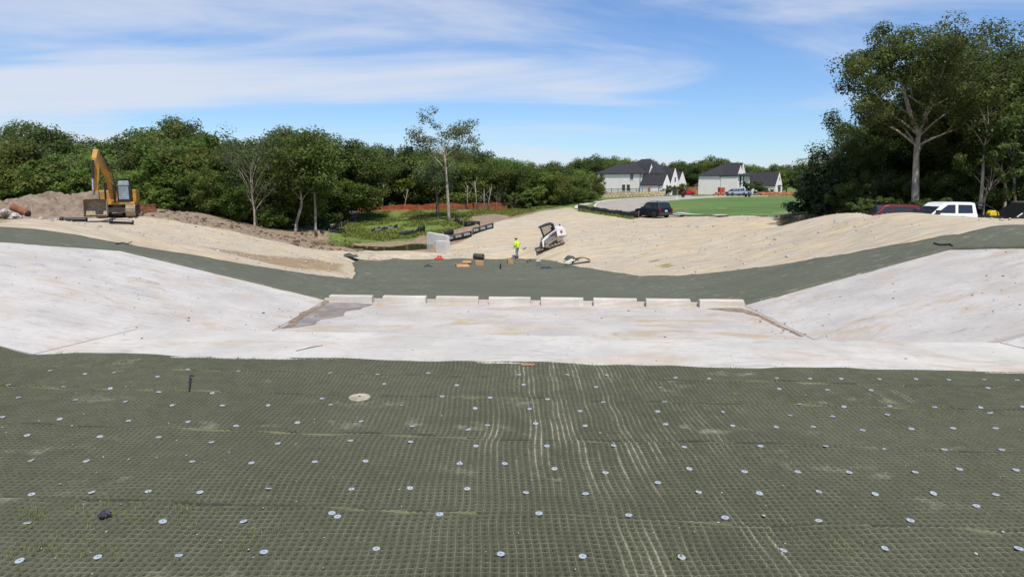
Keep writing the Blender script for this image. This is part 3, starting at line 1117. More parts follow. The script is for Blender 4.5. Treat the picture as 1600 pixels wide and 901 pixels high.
# ------------------------------------------------------------------ on and beside the concrete
def near_pt(u, v):
    """point of the near mat seen at a pixel"""
    r = ray(u, v)
    ys = np.arange(3.0, 13.5, 0.01)
    d = r[2] / r[1] * ys - (hc(r[0] / r[1] * ys, ys) + 0.04)
    k = int(np.argmax(d < 0))
    y = ys[k]
    x = r[0] / r[1] * y
    return Vector((x, y, float(mat_h(np.float64(x), np.float64(y)))))


def chamfer_block(L, W, Hh, c=0.035):
    prof = [(-W / 2, 0), (W / 2, 0), (W / 2 - 0.02, Hh - c), (W / 2 - 0.02 - c, Hh), (-W / 2 + 0.02 + c, Hh), (-W / 2 + 0.02, Hh - c)]
    mb = MB()
    mb.prism(prof, -L / 2, L / 2)
    return mb


BLK = [(516, 584), (599, 667), (682, 748), (764, 829), (845, 911), (927, 994), (1009, 1077), (1092, 1160)]
ORD = ['first', 'second', 'third', 'fourth', 'fifth', 'sixth', 'seventh', 'last']
skew_rot = math.atan(-KSK)
YB = 27.45
for i, (ua, ub) in enumerate(BLK):
    uc = (ua + ub) / 2
    vv = 474 + (uc - 550) / 600 * 11
    r = ray(uc, vv)
    y = YB
    for _ in range(6):
        y = YB - KSK * (r[0] / r[1] * y)
    x = r[0] / r[1] * y
    L = (ub - ua) / FPX * y * 1.01
    z = float(hc(np.float64(x), np.float64(y))) + 0.015
    mb = chamfer_block(L, 0.36, 0.30)
    me = mb.mesh('baffle_block')
    me.transform(Matrix.Rotation(R(90), 4, 'Z'))
    bm = bmesh.new(); bm.from_mesh(me)
    bmesh.ops.subdivide_edges(bm, edges=bm.edges[:], cuts=2, use_grid_fill=True)
    for v in bm.verts:
        v.co += Vector((random.uniform(-1, 1), random.uniform(-1, 1), random.uniform(-1, 1))) * 0.006
    bm.to_mesh(me); bm.free()
    o = link_mesh('baffle_block', me, M_BLOCK)
    o.location = (x, y, z)
    o.rotation_euler = (0, 0, skew_rot + R(random.uniform(-0.8, 0.8)))
    tag(o, '%s white concrete baffle block from the left in the row of eight' % ORD[i] if i else 'leftmost white concrete baffle block in the row of eight', 'concrete block', 'concrete baffle blocks across the channel')
tag(bpy.data.objects['baffle_block.007'], 'rightmost concrete baffle block with brown dirt piled at its foot')
# low end sill behind and between the blocks
mb = MB()
xa, xb = XL + 0.05, XR - 0.05
ya, yb = YB + 0.27 - KSK * xa, YB + 0.27 - KSK * xb
prof = [(-0.1, -0.1), (0.1, -0.1), (0.09, 0.13), (-0.09, 0.13)]
Ls = math.hypot(xb - xa, yb - ya)
mb.prism(prof, -Ls / 2, Ls / 2)
o = mb.build('end_sill', M_BLOCK)
o.rotation_euler = (0, 0, R(90) + skew_rot)
o.location = ((xa + xb) / 2, (ya + yb) / 2, -4.79)
tag(o, 'low concrete kerb running behind the row of blocks', 'kerb')


def sheet_px(name, px, mat, zoff, step=0.3, ragged=0.08, label=None, zf=None):
    poly = pix_poly(px)
    o = link_mesh(name, sheet_mesh(name, poly, step, zoff, zf or hc, ragged, 0.15), mat, smooth=True)
    tag(o, label, kind='stuff')
    return o


M_SILTMUD = plain('damp_silt', (0.25, 0.225, 0.205), 0.7, var=0.3, scale=1.2, dirt=(0.22, 0.165, 0.11), dirt_amt=0.5)
M_SAND = plain('brown_sand', (0.23, 0.175, 0.12), 0.95, var=0.4, scale=5)
M_SANDP = plain('pale_sand', (0.42, 0.35, 0.25), 0.95, var=0.25, scale=4)
sheet_px('silt_drift', [(437, 514), (470, 494), (513, 471), (583, 476), (562, 484), (540, 487), (535, 494), (500, 500), (490, 508), (460, 513)], M_SILTMUD, 0.030, label='damp grey silt lying in the left corner of the channel floor')
sheet_px('dirt_drift', [(1105, 482), (1160, 482.5), (1178, 489), (1253, 526), (1246, 526), (1205, 507), (1182, 495), (1160, 489), (1130, 486)], M_SAND, 0.030, label='brown dirt drift along the foot of the right concrete slope')
sheet_px('dirt_drift', [(443, 513), (475, 489), (510, 471), (516, 471), (484, 491), (458, 511)], M_SAND, 0.042, label='brown dirt line along the foot of the left concrete slope')


def lump(r, seed, flat=0.7):
    rr = np.random.default_rng(seed)
    bm = bmesh.new()
    bmesh.ops.create_icosphere(bm, subdivisions=1, radius=r)
    for v in bm.verts:
        v.co *= 0.72 + 0.5 * rr.random()
        v.co.z *= flat
    me = bpy.data.meshes.new('lump')
    bm.to_mesh(me); bm.free()
    return me


def scatter_lumps(name, pts, rads, mat, label, seed=0):
    """uncountable small lumps as one object"""
    bases = []
    for k in range(6):
        me = lump(1.0, seed + k)
        v = np.array([p.co[:] for p in me.vertices])
        f = np.array([p.vertices[:] for p in me.polygons])
        bases.append((v, f))
        bpy.data.meshes.remove(me)
    V, F, off = [], [], 0
    for (p, r) in zip(pts, rads):
        v, f = bases[random.randrange(6)]
        a = random.uniform(0, 6.28)
        c, s = math.cos(a), math.sin(a)
        q = v * r * np.array([random.uniform(0.7, 1.5), 1, random.uniform(0.5, 1)])
        q = np.stack([q[:, 0] * c - q[:, 1] * s, q[:, 0] * s + q[:, 1] * c, q[:, 2]], -1) + np.array(p)
        V.append(q); F.append(f + off); off += len(q)
    o = link_mesh(name, np_mesh(name, np.concatenate(V), np.concatenate(F)), mat)
    tag(o, label, kind='stuff')
    return o


M_CLOD = plain('dry_clod', (0.155, 0.10, 0.06), 0.95, var=0.4, scale=9)
pts, rads = [], []
for _ in range(420):
    k = random.random()
    if k < 0.30:        # left slope
        x, yp = random.uniform(-17.5, XL - 0.3), random.uniform(18.5, 27.2)
    elif k < 0.5:       # right slope
        x, yp = random.uniform(XR + 0.3, 17.5), random.uniform(18.5, 27.2)
    elif k < 0.62:      # right toe
        x, yp = XR + random.gauss(-0.4, 0.6), random.uniform(20.5, 27.0)
    elif k < 0.76:      # left toe
        x, yp = XL + random.gauss(0.5, 0.7), random.uniform(20.5, 27.0)
    elif k < 0.84:      # just behind the crest
        x, yp = random.uniform(-6, XR), random.uniform(20.4, 21.6)
    elif k < 0.92:      # floor
        x, yp = random.uniform(XL, XR), random.uniform(20.5, 27.0)
    else:               # crest pad
        x, yp = random.uniform(XL, XR), random.uniform(11.5, 13.5)
    y = yp - KSK * x
    rr = min(0.05, 0.010 + random.expovariate(95)) * (0.5 if yp < 14 else 1)
    pts.append((x, y, float(hc(np.float64(x), np.float64(y))) + 0.02 + rr * 0.2)); rads.append(rr)
scatter_lumps('dirt_clods', pts, rads, M_CLOD, 'small brown clods scattered over the concrete', 100)

# stick on the crest pad
a, b = near_pt(463, 545), near_pt(504, 534)
r_ = ray(463, 548); pa = r_ * (-2.97 / r_[2]); r_ = ray(504, 539); pb = r_ * (-2.97 / r_[2])
mb = MB(); mb.tube([tuple(pa), tuple((pa + pb) / 2 + np.array((0, 0.01, 0.006))), tuple(pb)], [0.010, 0.009, 0.005], 6)
tag(mb.build('stick', M_TWIG), 'thin brown stick lying on the near concrete strip', 'stick')
r_ = ray(825, 570); pa = r_ * (-2.95 / r_[2])
mb = MB(); mb.box(-0.11, 0.11, -0.015, 0.015, 0, 0.02)
o = mb.build('wood_offcut', plain('fresh_wood', (0.55, 0.27, 0.10), 0.8)); o.location = tuple(pa); o.rotation_euler = (0, 0, R(4))
tag(o, 'small orange wood offcut at the edge of the mat by the concrete', 'offcut')

# ------------------------------------------------------------------ anchor plates
PL = []
PL += [(x / 4, 540 + y / 4) for x, y in [(315, 157), (530, 174), (712, 167), (985, 193), (1175, 152), (1490, 152), (52, 245), (398, 250), (690, 272), (993, 294), (1327, 301), (115, 318), (472, 333), (783, 347), (1075, 366), (1390, 369), (15, 435), (373, 455), (802, 465), (1175, 469), (1475, 493), (170, 567), (625, 569), (993, 577), (1322, 597), (195, 712), (540, 712)]]
PL += [(x / 4, 720 + y / 4) for x, y in [(1202, 8), (1572, 15), (197, 203), (573, 190), (927, 195), (1250, 198), (172, 392), (1018, 383), (1522, 376), (122, 617), (610, 593), (1117, 583)]]
PL += [(400 + x / 4, 720 + y / 4) for x, y in [(368, 10), (685, 2), (1273, 15), (1555, 12), (80, 178), (597, 177), (963, 174), (1320, 177), (475, 338), (510, 356), (1148, 347), (50, 563), (752, 553), (1530, 581)]]
PL += [(800 + x / 4, 720 + y / 4) for x, y in [(265, 44), (585, 60), (912, 127), (1108, 48), (1453, 66), (87, 190), (460, 197), (1167, 187), (1548, 197), (168, 351), (730, 334), (1333, 341), (441, 602), (1060, 597)]]
PL += [(1200 + x / 4, 540 + y / 4) for x, y in [(55, 202), (262, 200), (457, 203), (696, 203), (925, 208), (1130, 213), (1350, 210), (1558, 213), (70, 272), (370, 274), (645, 276), (1375, 272), (195, 374), (475, 384), (762, 371), (1042, 374), (1330, 383), (1592, 380), (138, 433), (405, 439), (745, 430), (1388, 423), (52, 506), (283, 508), (592, 519), (897, 514), (1158, 508), (1422, 508), (360, 638), (733, 638), (1103, 638), (1462, 641)]]
PL += [(1200 + x / 4, 720 + y / 4) for x, y in [(187, 61), (507, 66), (921, 66), (1195, 53), (1550, 54), (318, 193), (670, 201), (1034, 199), (1424, 207), (1302, 285), (317, 365), (890, 373), (98, 548), (731, 548), (1567, 548)]]
PL += [(800 + x / 4, 560 + y / 4) for x, y in [(45, 96), (347, 97), (592, 100), (1022, 116), (1232, 114), (72, 163), (525, 169), (928, 175), (222, 264), (572, 265), (952, 268), (110, 322), (425, 327), (910, 326), (1322, 331), (148, 403), (457, 409), (960, 413), (1380, 415), (219, 542), (635, 547), (1076, 562), (1552, 562)]]
PL += [(450 + x / 4.506, 560 + y / 4.506) for x, y in [(295, 99), (630, 105), (988, 98), (677, 171), (1188, 181), (240, 284), (300, 326), (797, 331), (1085, 277), (1423, 287), (1318, 354), (66, 439), (514, 432), (875, 469), (1405, 463), (1270, 492), (440, 577), (863, 585), (1323, 608)]]
PL += [(434, 690), (419, 632)]


def plate_mesh():
    prof_o, n = [], 20
    mb = MB()
    ro, ri, t = 0.0315, 0.006, 0.004
    vs, fs = [], []
    for k in range(n):
        a = 2 * math.pi * k / n
        c, s = math.cos(a), math.sin(a)
        vs += [(ro * c, ro * s, 0), (ro * c * 0.97, ro * s * 0.97, t), (ri * c, ri * s, t), (ri * c, ri * s, 0)]
    for k in range(n):
        a, b = 4 * k, 4 * ((k + 1) % n)
        for q in range(3):
            fs.append((a + q, b + q, b + q + 1, a + q + 1))
    mb.add(vs, fs)
    return mb.mesh('anchor_plate')


me_pl = plate_mesh(); me_pl.materials.append(M_GALV)
mb = MB(); mb.lathe([(0.0065, -0.01), (0.0065, 0.001), (0.004, 0.006), (0.001, 0.007)], 8)
me_bolt = mb.mesh('anchor_rod'); me_bolt.materials.append(M_BOLT)
seen = []
for (u, v) in PL:
    if any(abs(u - a) < 6 and abs(v - b) < 4 for a, b in seen):
        continue
    seen.append((u, v))
    p = near_pt(u, v)
    o = bpy.data.objects.new('anchor_plate', me_pl)
    COL.objects.link(o)
    o.location = p + Vector((0, 0, -0.004))
    o.rotation_euler = (R(random.gauss(0, 4)), R(random.gauss(0, 6)), random.uniform(0, 6))
    sc = random.uniform(0.93, 1.08)
    o.scale = (sc, sc, 1)
    where = ('in the row nearest the concrete' if v < 600 else 'in the upper half of the mat' if v < 680 else 'across the middle of the mat' if v < 780 else 'close to the lower picture edge')
    side = ['far left', 'left', 'centre', 'right', 'far right'][min(4, int(u / 320))]
    tag(o, 'round galvanised anchor plate %s, %s' % (where, side), 'anchor plate', 'anchor plates %s, %s' % (where, side))
    c = bpy.data.objects.new('anchor_rod', me_bolt)
    COL.objects.link(c)
    c.parent = o

p = near_pt(562, 623)
o = thing('cleanout_lid', 'dusty round lid set into the green mat', 'lid', p + Vector((0, 0, 0.0)))
mb = MB(); mb.lathe([(0.145, -0.02), (0.148, 0.018), (0.138, 0.024), (0.135, 0.020), (0.01, 0.022)], 32); mb.build('rim', M_LID, o, True)
mb = MB(); mb.lathe([(0.016, 0.02), (0.016, 0.034), (0.004, 0.038)], 10); mb.build('lifting_knob', M_RUST, o)

# dark glove-like rag near the lower left, short cord, pebbles, grass sprigs
p = near_pt(165, 810)
mb = MB()
for k in range(7):
    a = random.uniform(0, 6.28)
    mb.tube([(0.03 * math.cos(a + 2), 0.03 * math.sin(a + 2), 0.015), (0.02 * math.cos(a), 0.02 * math.sin(a), 0.035 + 0.02 * random.random()), (0.055 * math.cos(a), 0.045 * math.sin(a), 0.02)], [0.014, 0.018, 0.009], 7)
o = mb.build('crumpled_rag', plain('dark_rag', (0.05, 0.05, 0.065), 0.8, var=0.5, scale=20), smooth=True)
o.location = p
tag(o, 'small crumpled dark rag on the mat at lower left', 'rag')
p0, p1 = near_pt(301, 591), near_pt(296, 613)
mb = MB(); mb.tube([p0 + Vector((0.02, 0, 0.03)), p0 + Vector((-0.01, -0.05, 0.05)), (p0 + p1) / 2 + Vector((-0.02, 0, 0.03)), p1 + Vector((0, 0, 0.015))], 0.012, 6)
tag(mb.build('cord_end', M_RUB), 'short black cord end sticking out of the mat seam', 'cord')

pts, rads = [], []
for _ in range(130):
    u, v = random.uniform(0, 1600), 600 + 300 * random.random() ** 1.2
    p = near_pt(u, v)
    pts.append(tuple(p)); rads.append(random.uniform(0.004, 0.011) if random.random() < 0.94 else random.uniform(0.012, 0.02))
scatter_lumps('limestone_chips', pts, rads, M_ROCKW, 'pale stone chips dropped on the foreground mat', 140)


def blades(name, pts, hmin, hmax, wid, mat, label, per=(3, 7), spread=0.03, lean=0.6):
    V, F = [], []
    for p in pts:
        for _ in range(random.randint(*per)):
            a = random.uniform(0, 6.28)
            hh = random.uniform(hmin, hmax)
            bx, by = p[0] + random.gauss(0, spread), p[1] + random.gauss(0, spread)
            dx, dy = math.cos(a) * hh * lean * random.random(), math.sin(a) * hh * lean * random.random()
            wx, wy = -math.sin(a) * wid, math.cos(a) * wid
            i = len(V)
            V += [(bx - wx, by - wy, p[2]), (bx + wx, by + wy, p[2]), (bx + dx * 0.5 + wx * 0.7, by + dy * 0.5 + wy * 0.7, p[2] + hh * 0.65), (bx + dx, by + dy, p[2] + hh)]
            F.append((i, i + 1, i + 2, i + 3))
    o = link_mesh(name, np_mesh(name, np.array(V), np.array(F)), mat)
    tag(o, label, kind='stuff')
    return o


pts = []
for (u, v, su, sv, n) in [(50, 808, 14, 8, 14), (165, 805, 60, 20, 34), (75, 858, 55, 14, 26), (320, 840, 60, 25, 14), (260, 790, 40, 18, 12), (1460, 646, 25, 5, 14), (1275, 640, 30, 5, 10), (1040, 860, 60, 20, 10), (1305, 850, 20, 6, 6), (990, 610, 30, 8, 8), (420, 845, 40, 20, 8), (1230, 628, 20, 5, 6), (760, 625, 25, 6, 10), (1160, 620, 40, 10, 16)]:
    for _ in range(n):
        pts.append(tuple(near_pt(min(1700, max(-100, random.gauss(u, su))), random.gauss(v, sv))))
for s, uv in ((10.35, 1), (9.2, 1)):           # sprouts along the seams
    for _ in range(45):
        x = random.uniform(-8, 8)
        y = s + random.gauss(0, 0.03) - KSK * x
        pts.append((x, y, float(mat_h(np.float64(x), np.float64(y)))))
for _ in range(60):
    x = random.uniform(-8, 8); y = 11.25 + random.gauss(0, 0.03) - KSK * x
    pts.append((x, y, float(mat_h(np.float64(x), np.float64(y)))))
blades('grass_sprigs', pts, 0.025, 0.06, 0.003, M_WEED, 'thin green grass sprouting through the foreground mat')

# ------------------------------------------------------------------ creek pond and headwalls
me = sheet_mesh('pond_water', [(x + 0.0, y) for x, y in POND_POLY], 1.5, 0, lambda x, y: np.full(np.shape(x), POND_Z), 0.0, 0.6)
tag(link_mesh('pond_water', me, M_WATER), 'still green brown creek water beyond the gravel bar', kind='structure')


def wall_box(name, p0, p1, zb, zt0, zt1, th, label):
    """upright wall between two plan points with a sloping top"""
    d = (Vector((p1[0] - p0[0], p1[1] - p0[1], 0))).normalized()
    n = Vector((-d.y, d.x, 0)) * th
    a, b = Vector((p0[0], p0[1], 0)), Vector((p1[0], p1[1], 0))
    vs = []
    for (q, zt) in ((a, zt0), (b, zt1)):
        for m in (Vector((0, 0, 0)), n):
            vs += [q + m + Vector((0, 0, zb)), q + m + Vector((0, 0, zt))]
    mb = MB()
    mb.add(vs, [(0, 4, 5, 1), (2, 3, 7, 6), (0, 1, 3, 2), (4, 6, 7, 5), (1, 5, 7, 3), (0, 2, 6, 4)])
    o = mb.build(name, M_WALLCONC, bevel=0.02)
    tag(o, label, 'wall')
    return o


pa = g_at(681, 396); pa2 = aty(681, 376, pa.y)
pb = aty(697, 378, pa.y - 0.9)
wall_box('headwall', (pa.x, pa.y), (pb[0], pb[1]), pa.z - 0.8, pa2[2], pb[2] + 0.05, 0.55, 'short pale concrete culvert headwall end beside the gravel slope')
q0 = g_at(667, 380); qt = aty(666, 362.5, q0.y)
q1 = aty(698, 366, q0.y - 2.0)
wall_box('headwall', (q0.x, q0.y), (q1[0], q1[1]), q0.z - 0.8, qt[2], qt[2] - 0.25, 0.4, 'long concrete culvert wing wall behind the shorter headwall')


# ------------------------------------------------------------------ fences
def text_mesh(body, size):
    cu = bpy.data.curves.new('lettering', 'FONT')
    cu.body = body
    cu.size = size
    cu.align_x = 'CENTER'
    cu.align_y = 'CENTER'
    ob = bpy.data.objects.new('tmp_text', cu)
    COL.objects.link(ob)
    dg = bpy.context.evaluated_depsgraph_get()
    dg.update()
    me = bpy.data.meshes.new_from_object(ob.evaluated_get(dg))
    bpy.data.objects.remove(ob)
    bpy.data.curves.remove(cu)
    me.transform(Matrix.Rotation(R(90), 4, 'X'))
    me.materials.clear()
    return me


TXT = text_mesh('SPARA', 0.42)
TXT.materials.append(M_PRINT)


def silt_fence(px, hgt, label, text=0, sag=0.12, step=0.35, group='black silt fences of the site', ys=None):
    gp = [g_at(u, v) for u, v in px]
    if ys is not None:
        gp = [Vector(aty(u, v, y)) for (u, v), y in zip(px, ys)]
    base = gp[0].copy()
    t = thing('silt_fence', label, 'silt fence', base, 0, group)
    P = [Vector(q) for q in densify([(g.x, g.y) for g in gp], step, False)] if False else []
    zz = {}
    pts = []
    for i in range(len(gp) - 1):
        k = max(1, int((gp[i + 1] - gp[i]).length / step))
        for j in range(k):
            pts.append(gp[i].lerp(gp[i + 1], j / k))
    pts.append(gp[-1])
    vs, fs = [], []
    for i, p in enumerate(pts):
        p = p - base
        w = Vector((random.gauss(0, 0.03), random.gauss(0, 0.03), 0))
        hh = hgt * (1 + random.uniform(-sag, sag))
        vs += [p + Vector((0, 0, -0.12)), p + w * 0.6 + Vector((0, 0, hh * 0.5)), p + w + Vector((0, 0, hh))]
    for i in range(len(pts) - 1):
        for q in range(2):
            a = i * 3 + q
            fs.append((a, a + 3, a + 4, a + 1))
    mb = MB(); mb.add(vs, fs)
    f = mb.build('fabric', M_SILT, t, True)
    sol = f.modifiers.new('thickness', 'SOLIDIFY'); sol.thickness = 0.012
    L = sum((gp[i + 1] - gp[i]).length for i in range(len(gp) - 1))
    n = max(2, int(L / 1.8) + 1)
    for k in range(n):
        i = min(len(pts) - 1, int(round(k * (len(pts) - 1) / (n - 1))))
        p = pts[i] - base
        m2 = MB(); m2.box(p.x - 0.02, p.x + 0.02, p.y + 0.03, p.y + 0.07, p.z - 0.2, p.z + hgt + 0.12)
        m2.build('stake', M_STAKE, t)
    if text:
        d = gp[-1] - gp[0]
        ang = math.atan2(d.y, d.x)
        for k in range(text):
            f_ = (k + 0.55) / (text + 0.1)
            p = gp[0].lerp(gp[-1], f_) - base + Vector((0, -0.09, hgt * 0.52))
            o = bpy.data.objects.new('lettering', TXT)
            COL.objects.link(o)
            o.parent = t
            o.location = p
            sx = min(1.0, (d.length / text) / 1.75)
            o.scale = (sx, 1, hgt / 0.62)
            o.rotation_euler = (0, -math.atan2(d.z, math.hypot(d.x, d.y)), ang)
    return t


silt_fence([(696, 378.5), (737, 369)], 0.62, 'black silt fence with white lettering running up from the headwall', 3, 0.02)
silt_fence([(738, 366), (771, 357)], 0.66, 'black silt fence with white lettering highest on the gravel slope', 3, 0.02)
silt_fence([(719, 352.5), (750, 354)], 0.62, 'short lettered silt fence below the lone tall tree', 3, 0.02)
silt_fence([(710, 346), (720, 352)], 0.7, 'sagging black silt fence at the foot of the lone tall tree', 0, 0.5)
silt_fence([(690, 377), (694, 371), (702, 367), (709, 365)], 0.55, 'curled black silt fence on top of the headwall', 0, 0.2)
silt_fence([(517, 361), (540, 351), (561, 342.5)], 0.5, 'long black silt fence climbing the bank at the edge of the left wood', 0, 0.2)
silt_fence([(514, 364), (541, 366)], 0.4, 'low crumpled silt fence at the foot of the green bank', 0, 0.5)
silt_fence([(580, 364), (600, 360), (621, 357)], 0.55, 'torn silt fence half buried in weeds on the green bank', 2, 0.4)
silt_fence([(624, 369), (645, 367), (664, 359)], 0.6, 'dark silt fence sagging across weeds left of the wing wall', 0, 0.35)
silt_fence([(903, 327), (915, 330), (935, 334), (960, 337), (998, 341)], 0.75, 'black silt fence along the end of the street beside the dark SUV', 0, 0.12)


def orange_fence():
    px = [(560, 332), (600, 331), (650, 328.5), (700, 327), (760, 326.5), (795, 326)]
    gp = [g_at(u, v) for u, v in px]
    base = gp[0].copy()
    t = thing('safety_fence', 'orange plastic safety fence along the edge of the far wood', 'fence', base)
    pts = []
    for i in range(len(gp) - 1):
        k = max(1, int((gp[i + 1] - gp[i]).length / 0.5))
        for j in range(k):
            pts.append(gp[i].lerp(gp[i + 1], j / k) - base)
    pts.append(gp[-1] - base)
    tops = []
    for i, p in enumerate(pts):
        tops.append(0.92 + 0.14 * math.sin(i * 0.7) * math.sin(i * 0.23) + random.uniform(-0.05, 0.05))
    # net: horizontal bands and upright strands, open between
    mb = MB()
    for i in range(len(pts) - 1):
        for q in range(6):
            z0, z1 = q / 5.0, q / 5.0
            a, b = pts[i], pts[i + 1]
            for w in (0.026,):
                mb.quad((a.x, a.y, a.z + tops[i] * z0 - w), (b.x, b.y, b.z + tops[i + 1] * z1 - w), (b.x, b.y, b.z + tops[i + 1] * z1 + w), (a.x, a.y, a.z + tops[i] * z0 + w))
        for q in range(3):
            a = pts[i].lerp(pts[i + 1], q / 3)
            tt = tops[i] + (tops[i + 1] - tops[i]) * q / 3
            mb.quad((a.x - 0.024, a.y + 0.004, a.z), (a.x + 0.024, a.y + 0.004, a.z), (a.x + 0.024, a.y + 0.004, a.z + tt), (a.x - 0.024, a.y + 0.004, a.z + tt))
    mb.build('net', M_ONET, t)
    for i in range(0, len(pts), 5):
        p = pts[i]
        m2 = MB(); m2.box(p.x - 0.03, p.x + 0.03, p.y - 0.06, p.y - 0.02, p.z - 0.3, p.z + tops[i] + 0.18)
        m2.build('post', M_ORANGE if i % 10 else M_STAKE, t)


orange_fence()


# ------------------------------------------------------------------ trees
def leaf_cloud(centers, radii, per, size, seed, flat=0.75, up=0.5):
    r = np.random.default_rng(seed)
    C = np.repeat(np.asarray(centers), per, axis=0)
    Rr = np.repeat(np.asarray(radii), per)
    n = len(C)
    d = r.normal(size=(n, 3))
    d /= np.linalg.norm(d, axis=1)[:, None]
    rad = Rr * (0.30 + 0.75 * r.random(n) ** 0.55)
    P = C + d * rad[:, None] * np.array([1, 1, flat])
    nrm = d * 0.7 + r.normal(size=(n, 3)) * 0.5 + np.array([0, 0, up + 0.15])
    nrm /= np.linalg.norm(nrm, axis=1)[:, None]
    t = np.cross(nrm, r.normal(size=(n, 3)))
    t /= np.linalg.norm(t, axis=1)[:, None] + 1e-9
    b = np.cross(nrm, t)
    s = size * (0.55 + 0.8 * r.random(n))
    a, w = t * s[:, None], b * (s * 0.62)[:, None]
    V = np.stack([P - a, P - w * 0.9 + a * 0.1, P + a, P + w], 1).reshape(-1, 3)
    F = np.arange(4 * n).reshape(-1, 4)
    return V, F


def bez(p0, p1, p2, n):
    t = np.linspace(0, 1, n)[:, None]
    return (1 - t) ** 2 * np.array(p0) + 2 * t * (1 - t) * np.array(p1) + t ** 2 * np.array(p2)


def tree_meshes(seed, Ht=11.0, base=0.25, rx=3.2, clumps=80, per=110, leaf=0.20, tr=0.17, limbs=9, trunk_path=None, clump_r=(0.085, 0.15), top_only=False, spread=1.0, gaps=0.0, shape='round', limb_up=0.55):
    r = np.random.default_rng(seed)
    mb = MB()
    if trunk_path is None:
        lean = r.normal(size=2) * 0.05 * Ht
        tp = bez((0, 0, -0.3), (lean[0] * 0.2, lean[1] * 0.2, Ht * 0.4), (lean[0], lean[1], Ht * 0.86), 9)
    else:
        q = np.array(trunk_path, float)
        tt = np.linspace(0, len(q) - 1, 14)
        tp = np.stack([np.interp(tt, np.arange(len(q)), q[:, k]) for k in range(3)], -1)
    nT = len(tp)
    rad = tr * (1 - 0.93 * np.linspace(0, 1, nT) ** 1.05)
    rad[0] *= 1.35
    mb.tube([tuple(p) for p in tp], list(rad), 8)
    cents = []
    for k in range(limbs):
        f = base + (0.93 - base) * (k + 0.4 * r.random()) / limbs
        i = min(nT - 2, int(f * (nT - 1) * 0.98))
        p0 = tp[i]
        az = k * 2.4 + r.random()
        if shape == 'cone':
            ext = rx * (1 - (f - base) / (1 - base)) * (0.8 + 0.3 * r.random()) + 0.2
            rise = 0.1 * ext
        else:
            g = (f - base) / (1 - base)
            ext = rx * spread * (0.62 + 0.55 * math.sin(math.pi * min(1, g * 0.85 + 0.12))) * (0.75 + 0.4 * r.random())
            rise = ext * limb_up * (0.7 + 0.7 * r.random())
        p2 = p0 + np.array([math.cos(az) * ext, math.sin(az) * ext, rise])
        p1 = p0 + np.array([math.cos(az) * ext * 0.45, math.sin(az) * ext * 0.45, rise * 0.75])
        L = bez(p0, p1, p2, 6)
        r0 = rad[i] * 0.55
        mb.tube([tuple(p) for p in L], list(r0 * (1 - np.linspace(0, 0.8, 6))), 5)
        cents += [L[3], L[4], L[5]]
        for s in range(3):
            j = 2 + s
            d = np.array([math.cos(az + (s - 1) * 0.9), math.sin(az + (s - 1) * 0.9), 0.45 + 0.4 * r.random()]) * ext * 0.42
            q = bez(L[j], L[j] + d * 0.5 + np.array([0, 0, 0.05 * ext]), L[j] + d, 4)
            mb.tube([tuple(p) for p in q], list(r0 * 0.4 * (1 - np.linspace(0, 0.8, 4))), 4)
            cents += [q[3]]
    cents.append(tp[-1] + np.array([0, 0, 0.05 * Ht]))
    cents = np.array(cents)
    m = len(cents)
    # fill the crown volume
    extra = max(0, clumps - m)
    zc, zr = Ht * (base + 1.0) / 2, Ht * (1 - base) / 2
    E_ = []
    axy = tp[int(nT * 0.6)][:2] if trunk_path is None else tp[-1][:2] * 0.6
    while len(E_) < extra:
        p = r.normal(size=3)
        p /= np.linalg.norm(p)
        p *= r.random() ** 0.42
        if shape == 'cone':
            z = Ht * (base + (1 - base) * r.random() ** 1.3)
            ww = rx * (1 - z / Ht) + 0.15
            E_.append((axy[0] + p[0] * ww, axy[1] + p[1] * ww, z))
        else:
            E_.append((axy[0] + p[0] * rx, axy[1] + p[1] * rx, zc + p[2] * zr * 0.92))
    if extra and not top_only:
        cents = np.concatenate([cents, np.array(E_)])
    if gaps:
        cents = cents[r.random(len(cents)) > gaps]
    cr = Ht * (clump_r[0] + (clump_r[1] - clump_r[0]) * r.random(len(cents)))
    V, F = leaf_cloud(cents, cr, per, leaf, seed + 1)
    return mb.mesh('trunk'), np_mesh('crown', V, F)


def plant_tree(name, meshes, mats, loc, scale, rz, label, cat='tree', group=None, sz=None):
    t = thing(name, label, cat, loc, rz, group)
    t.scale = (scale, scale, sz if sz else scale)
    tm, cm = meshes
    if not tm.materials: tm.materials.append(mats[0])
    if not cm.materials: cm.materials.append(mats[1])
    for nm, me in (('trunk', tm), ('crown', cm)):
        if me is None or len(me.polygons) == 0:
            continue
        me.polygons.foreach_set('use_smooth', [nm == 'trunk'] * len(me.polygons))
        o = bpy.data.objects.new(nm, me)
        COL.objects.link(o)
        o.parent = t
    return t


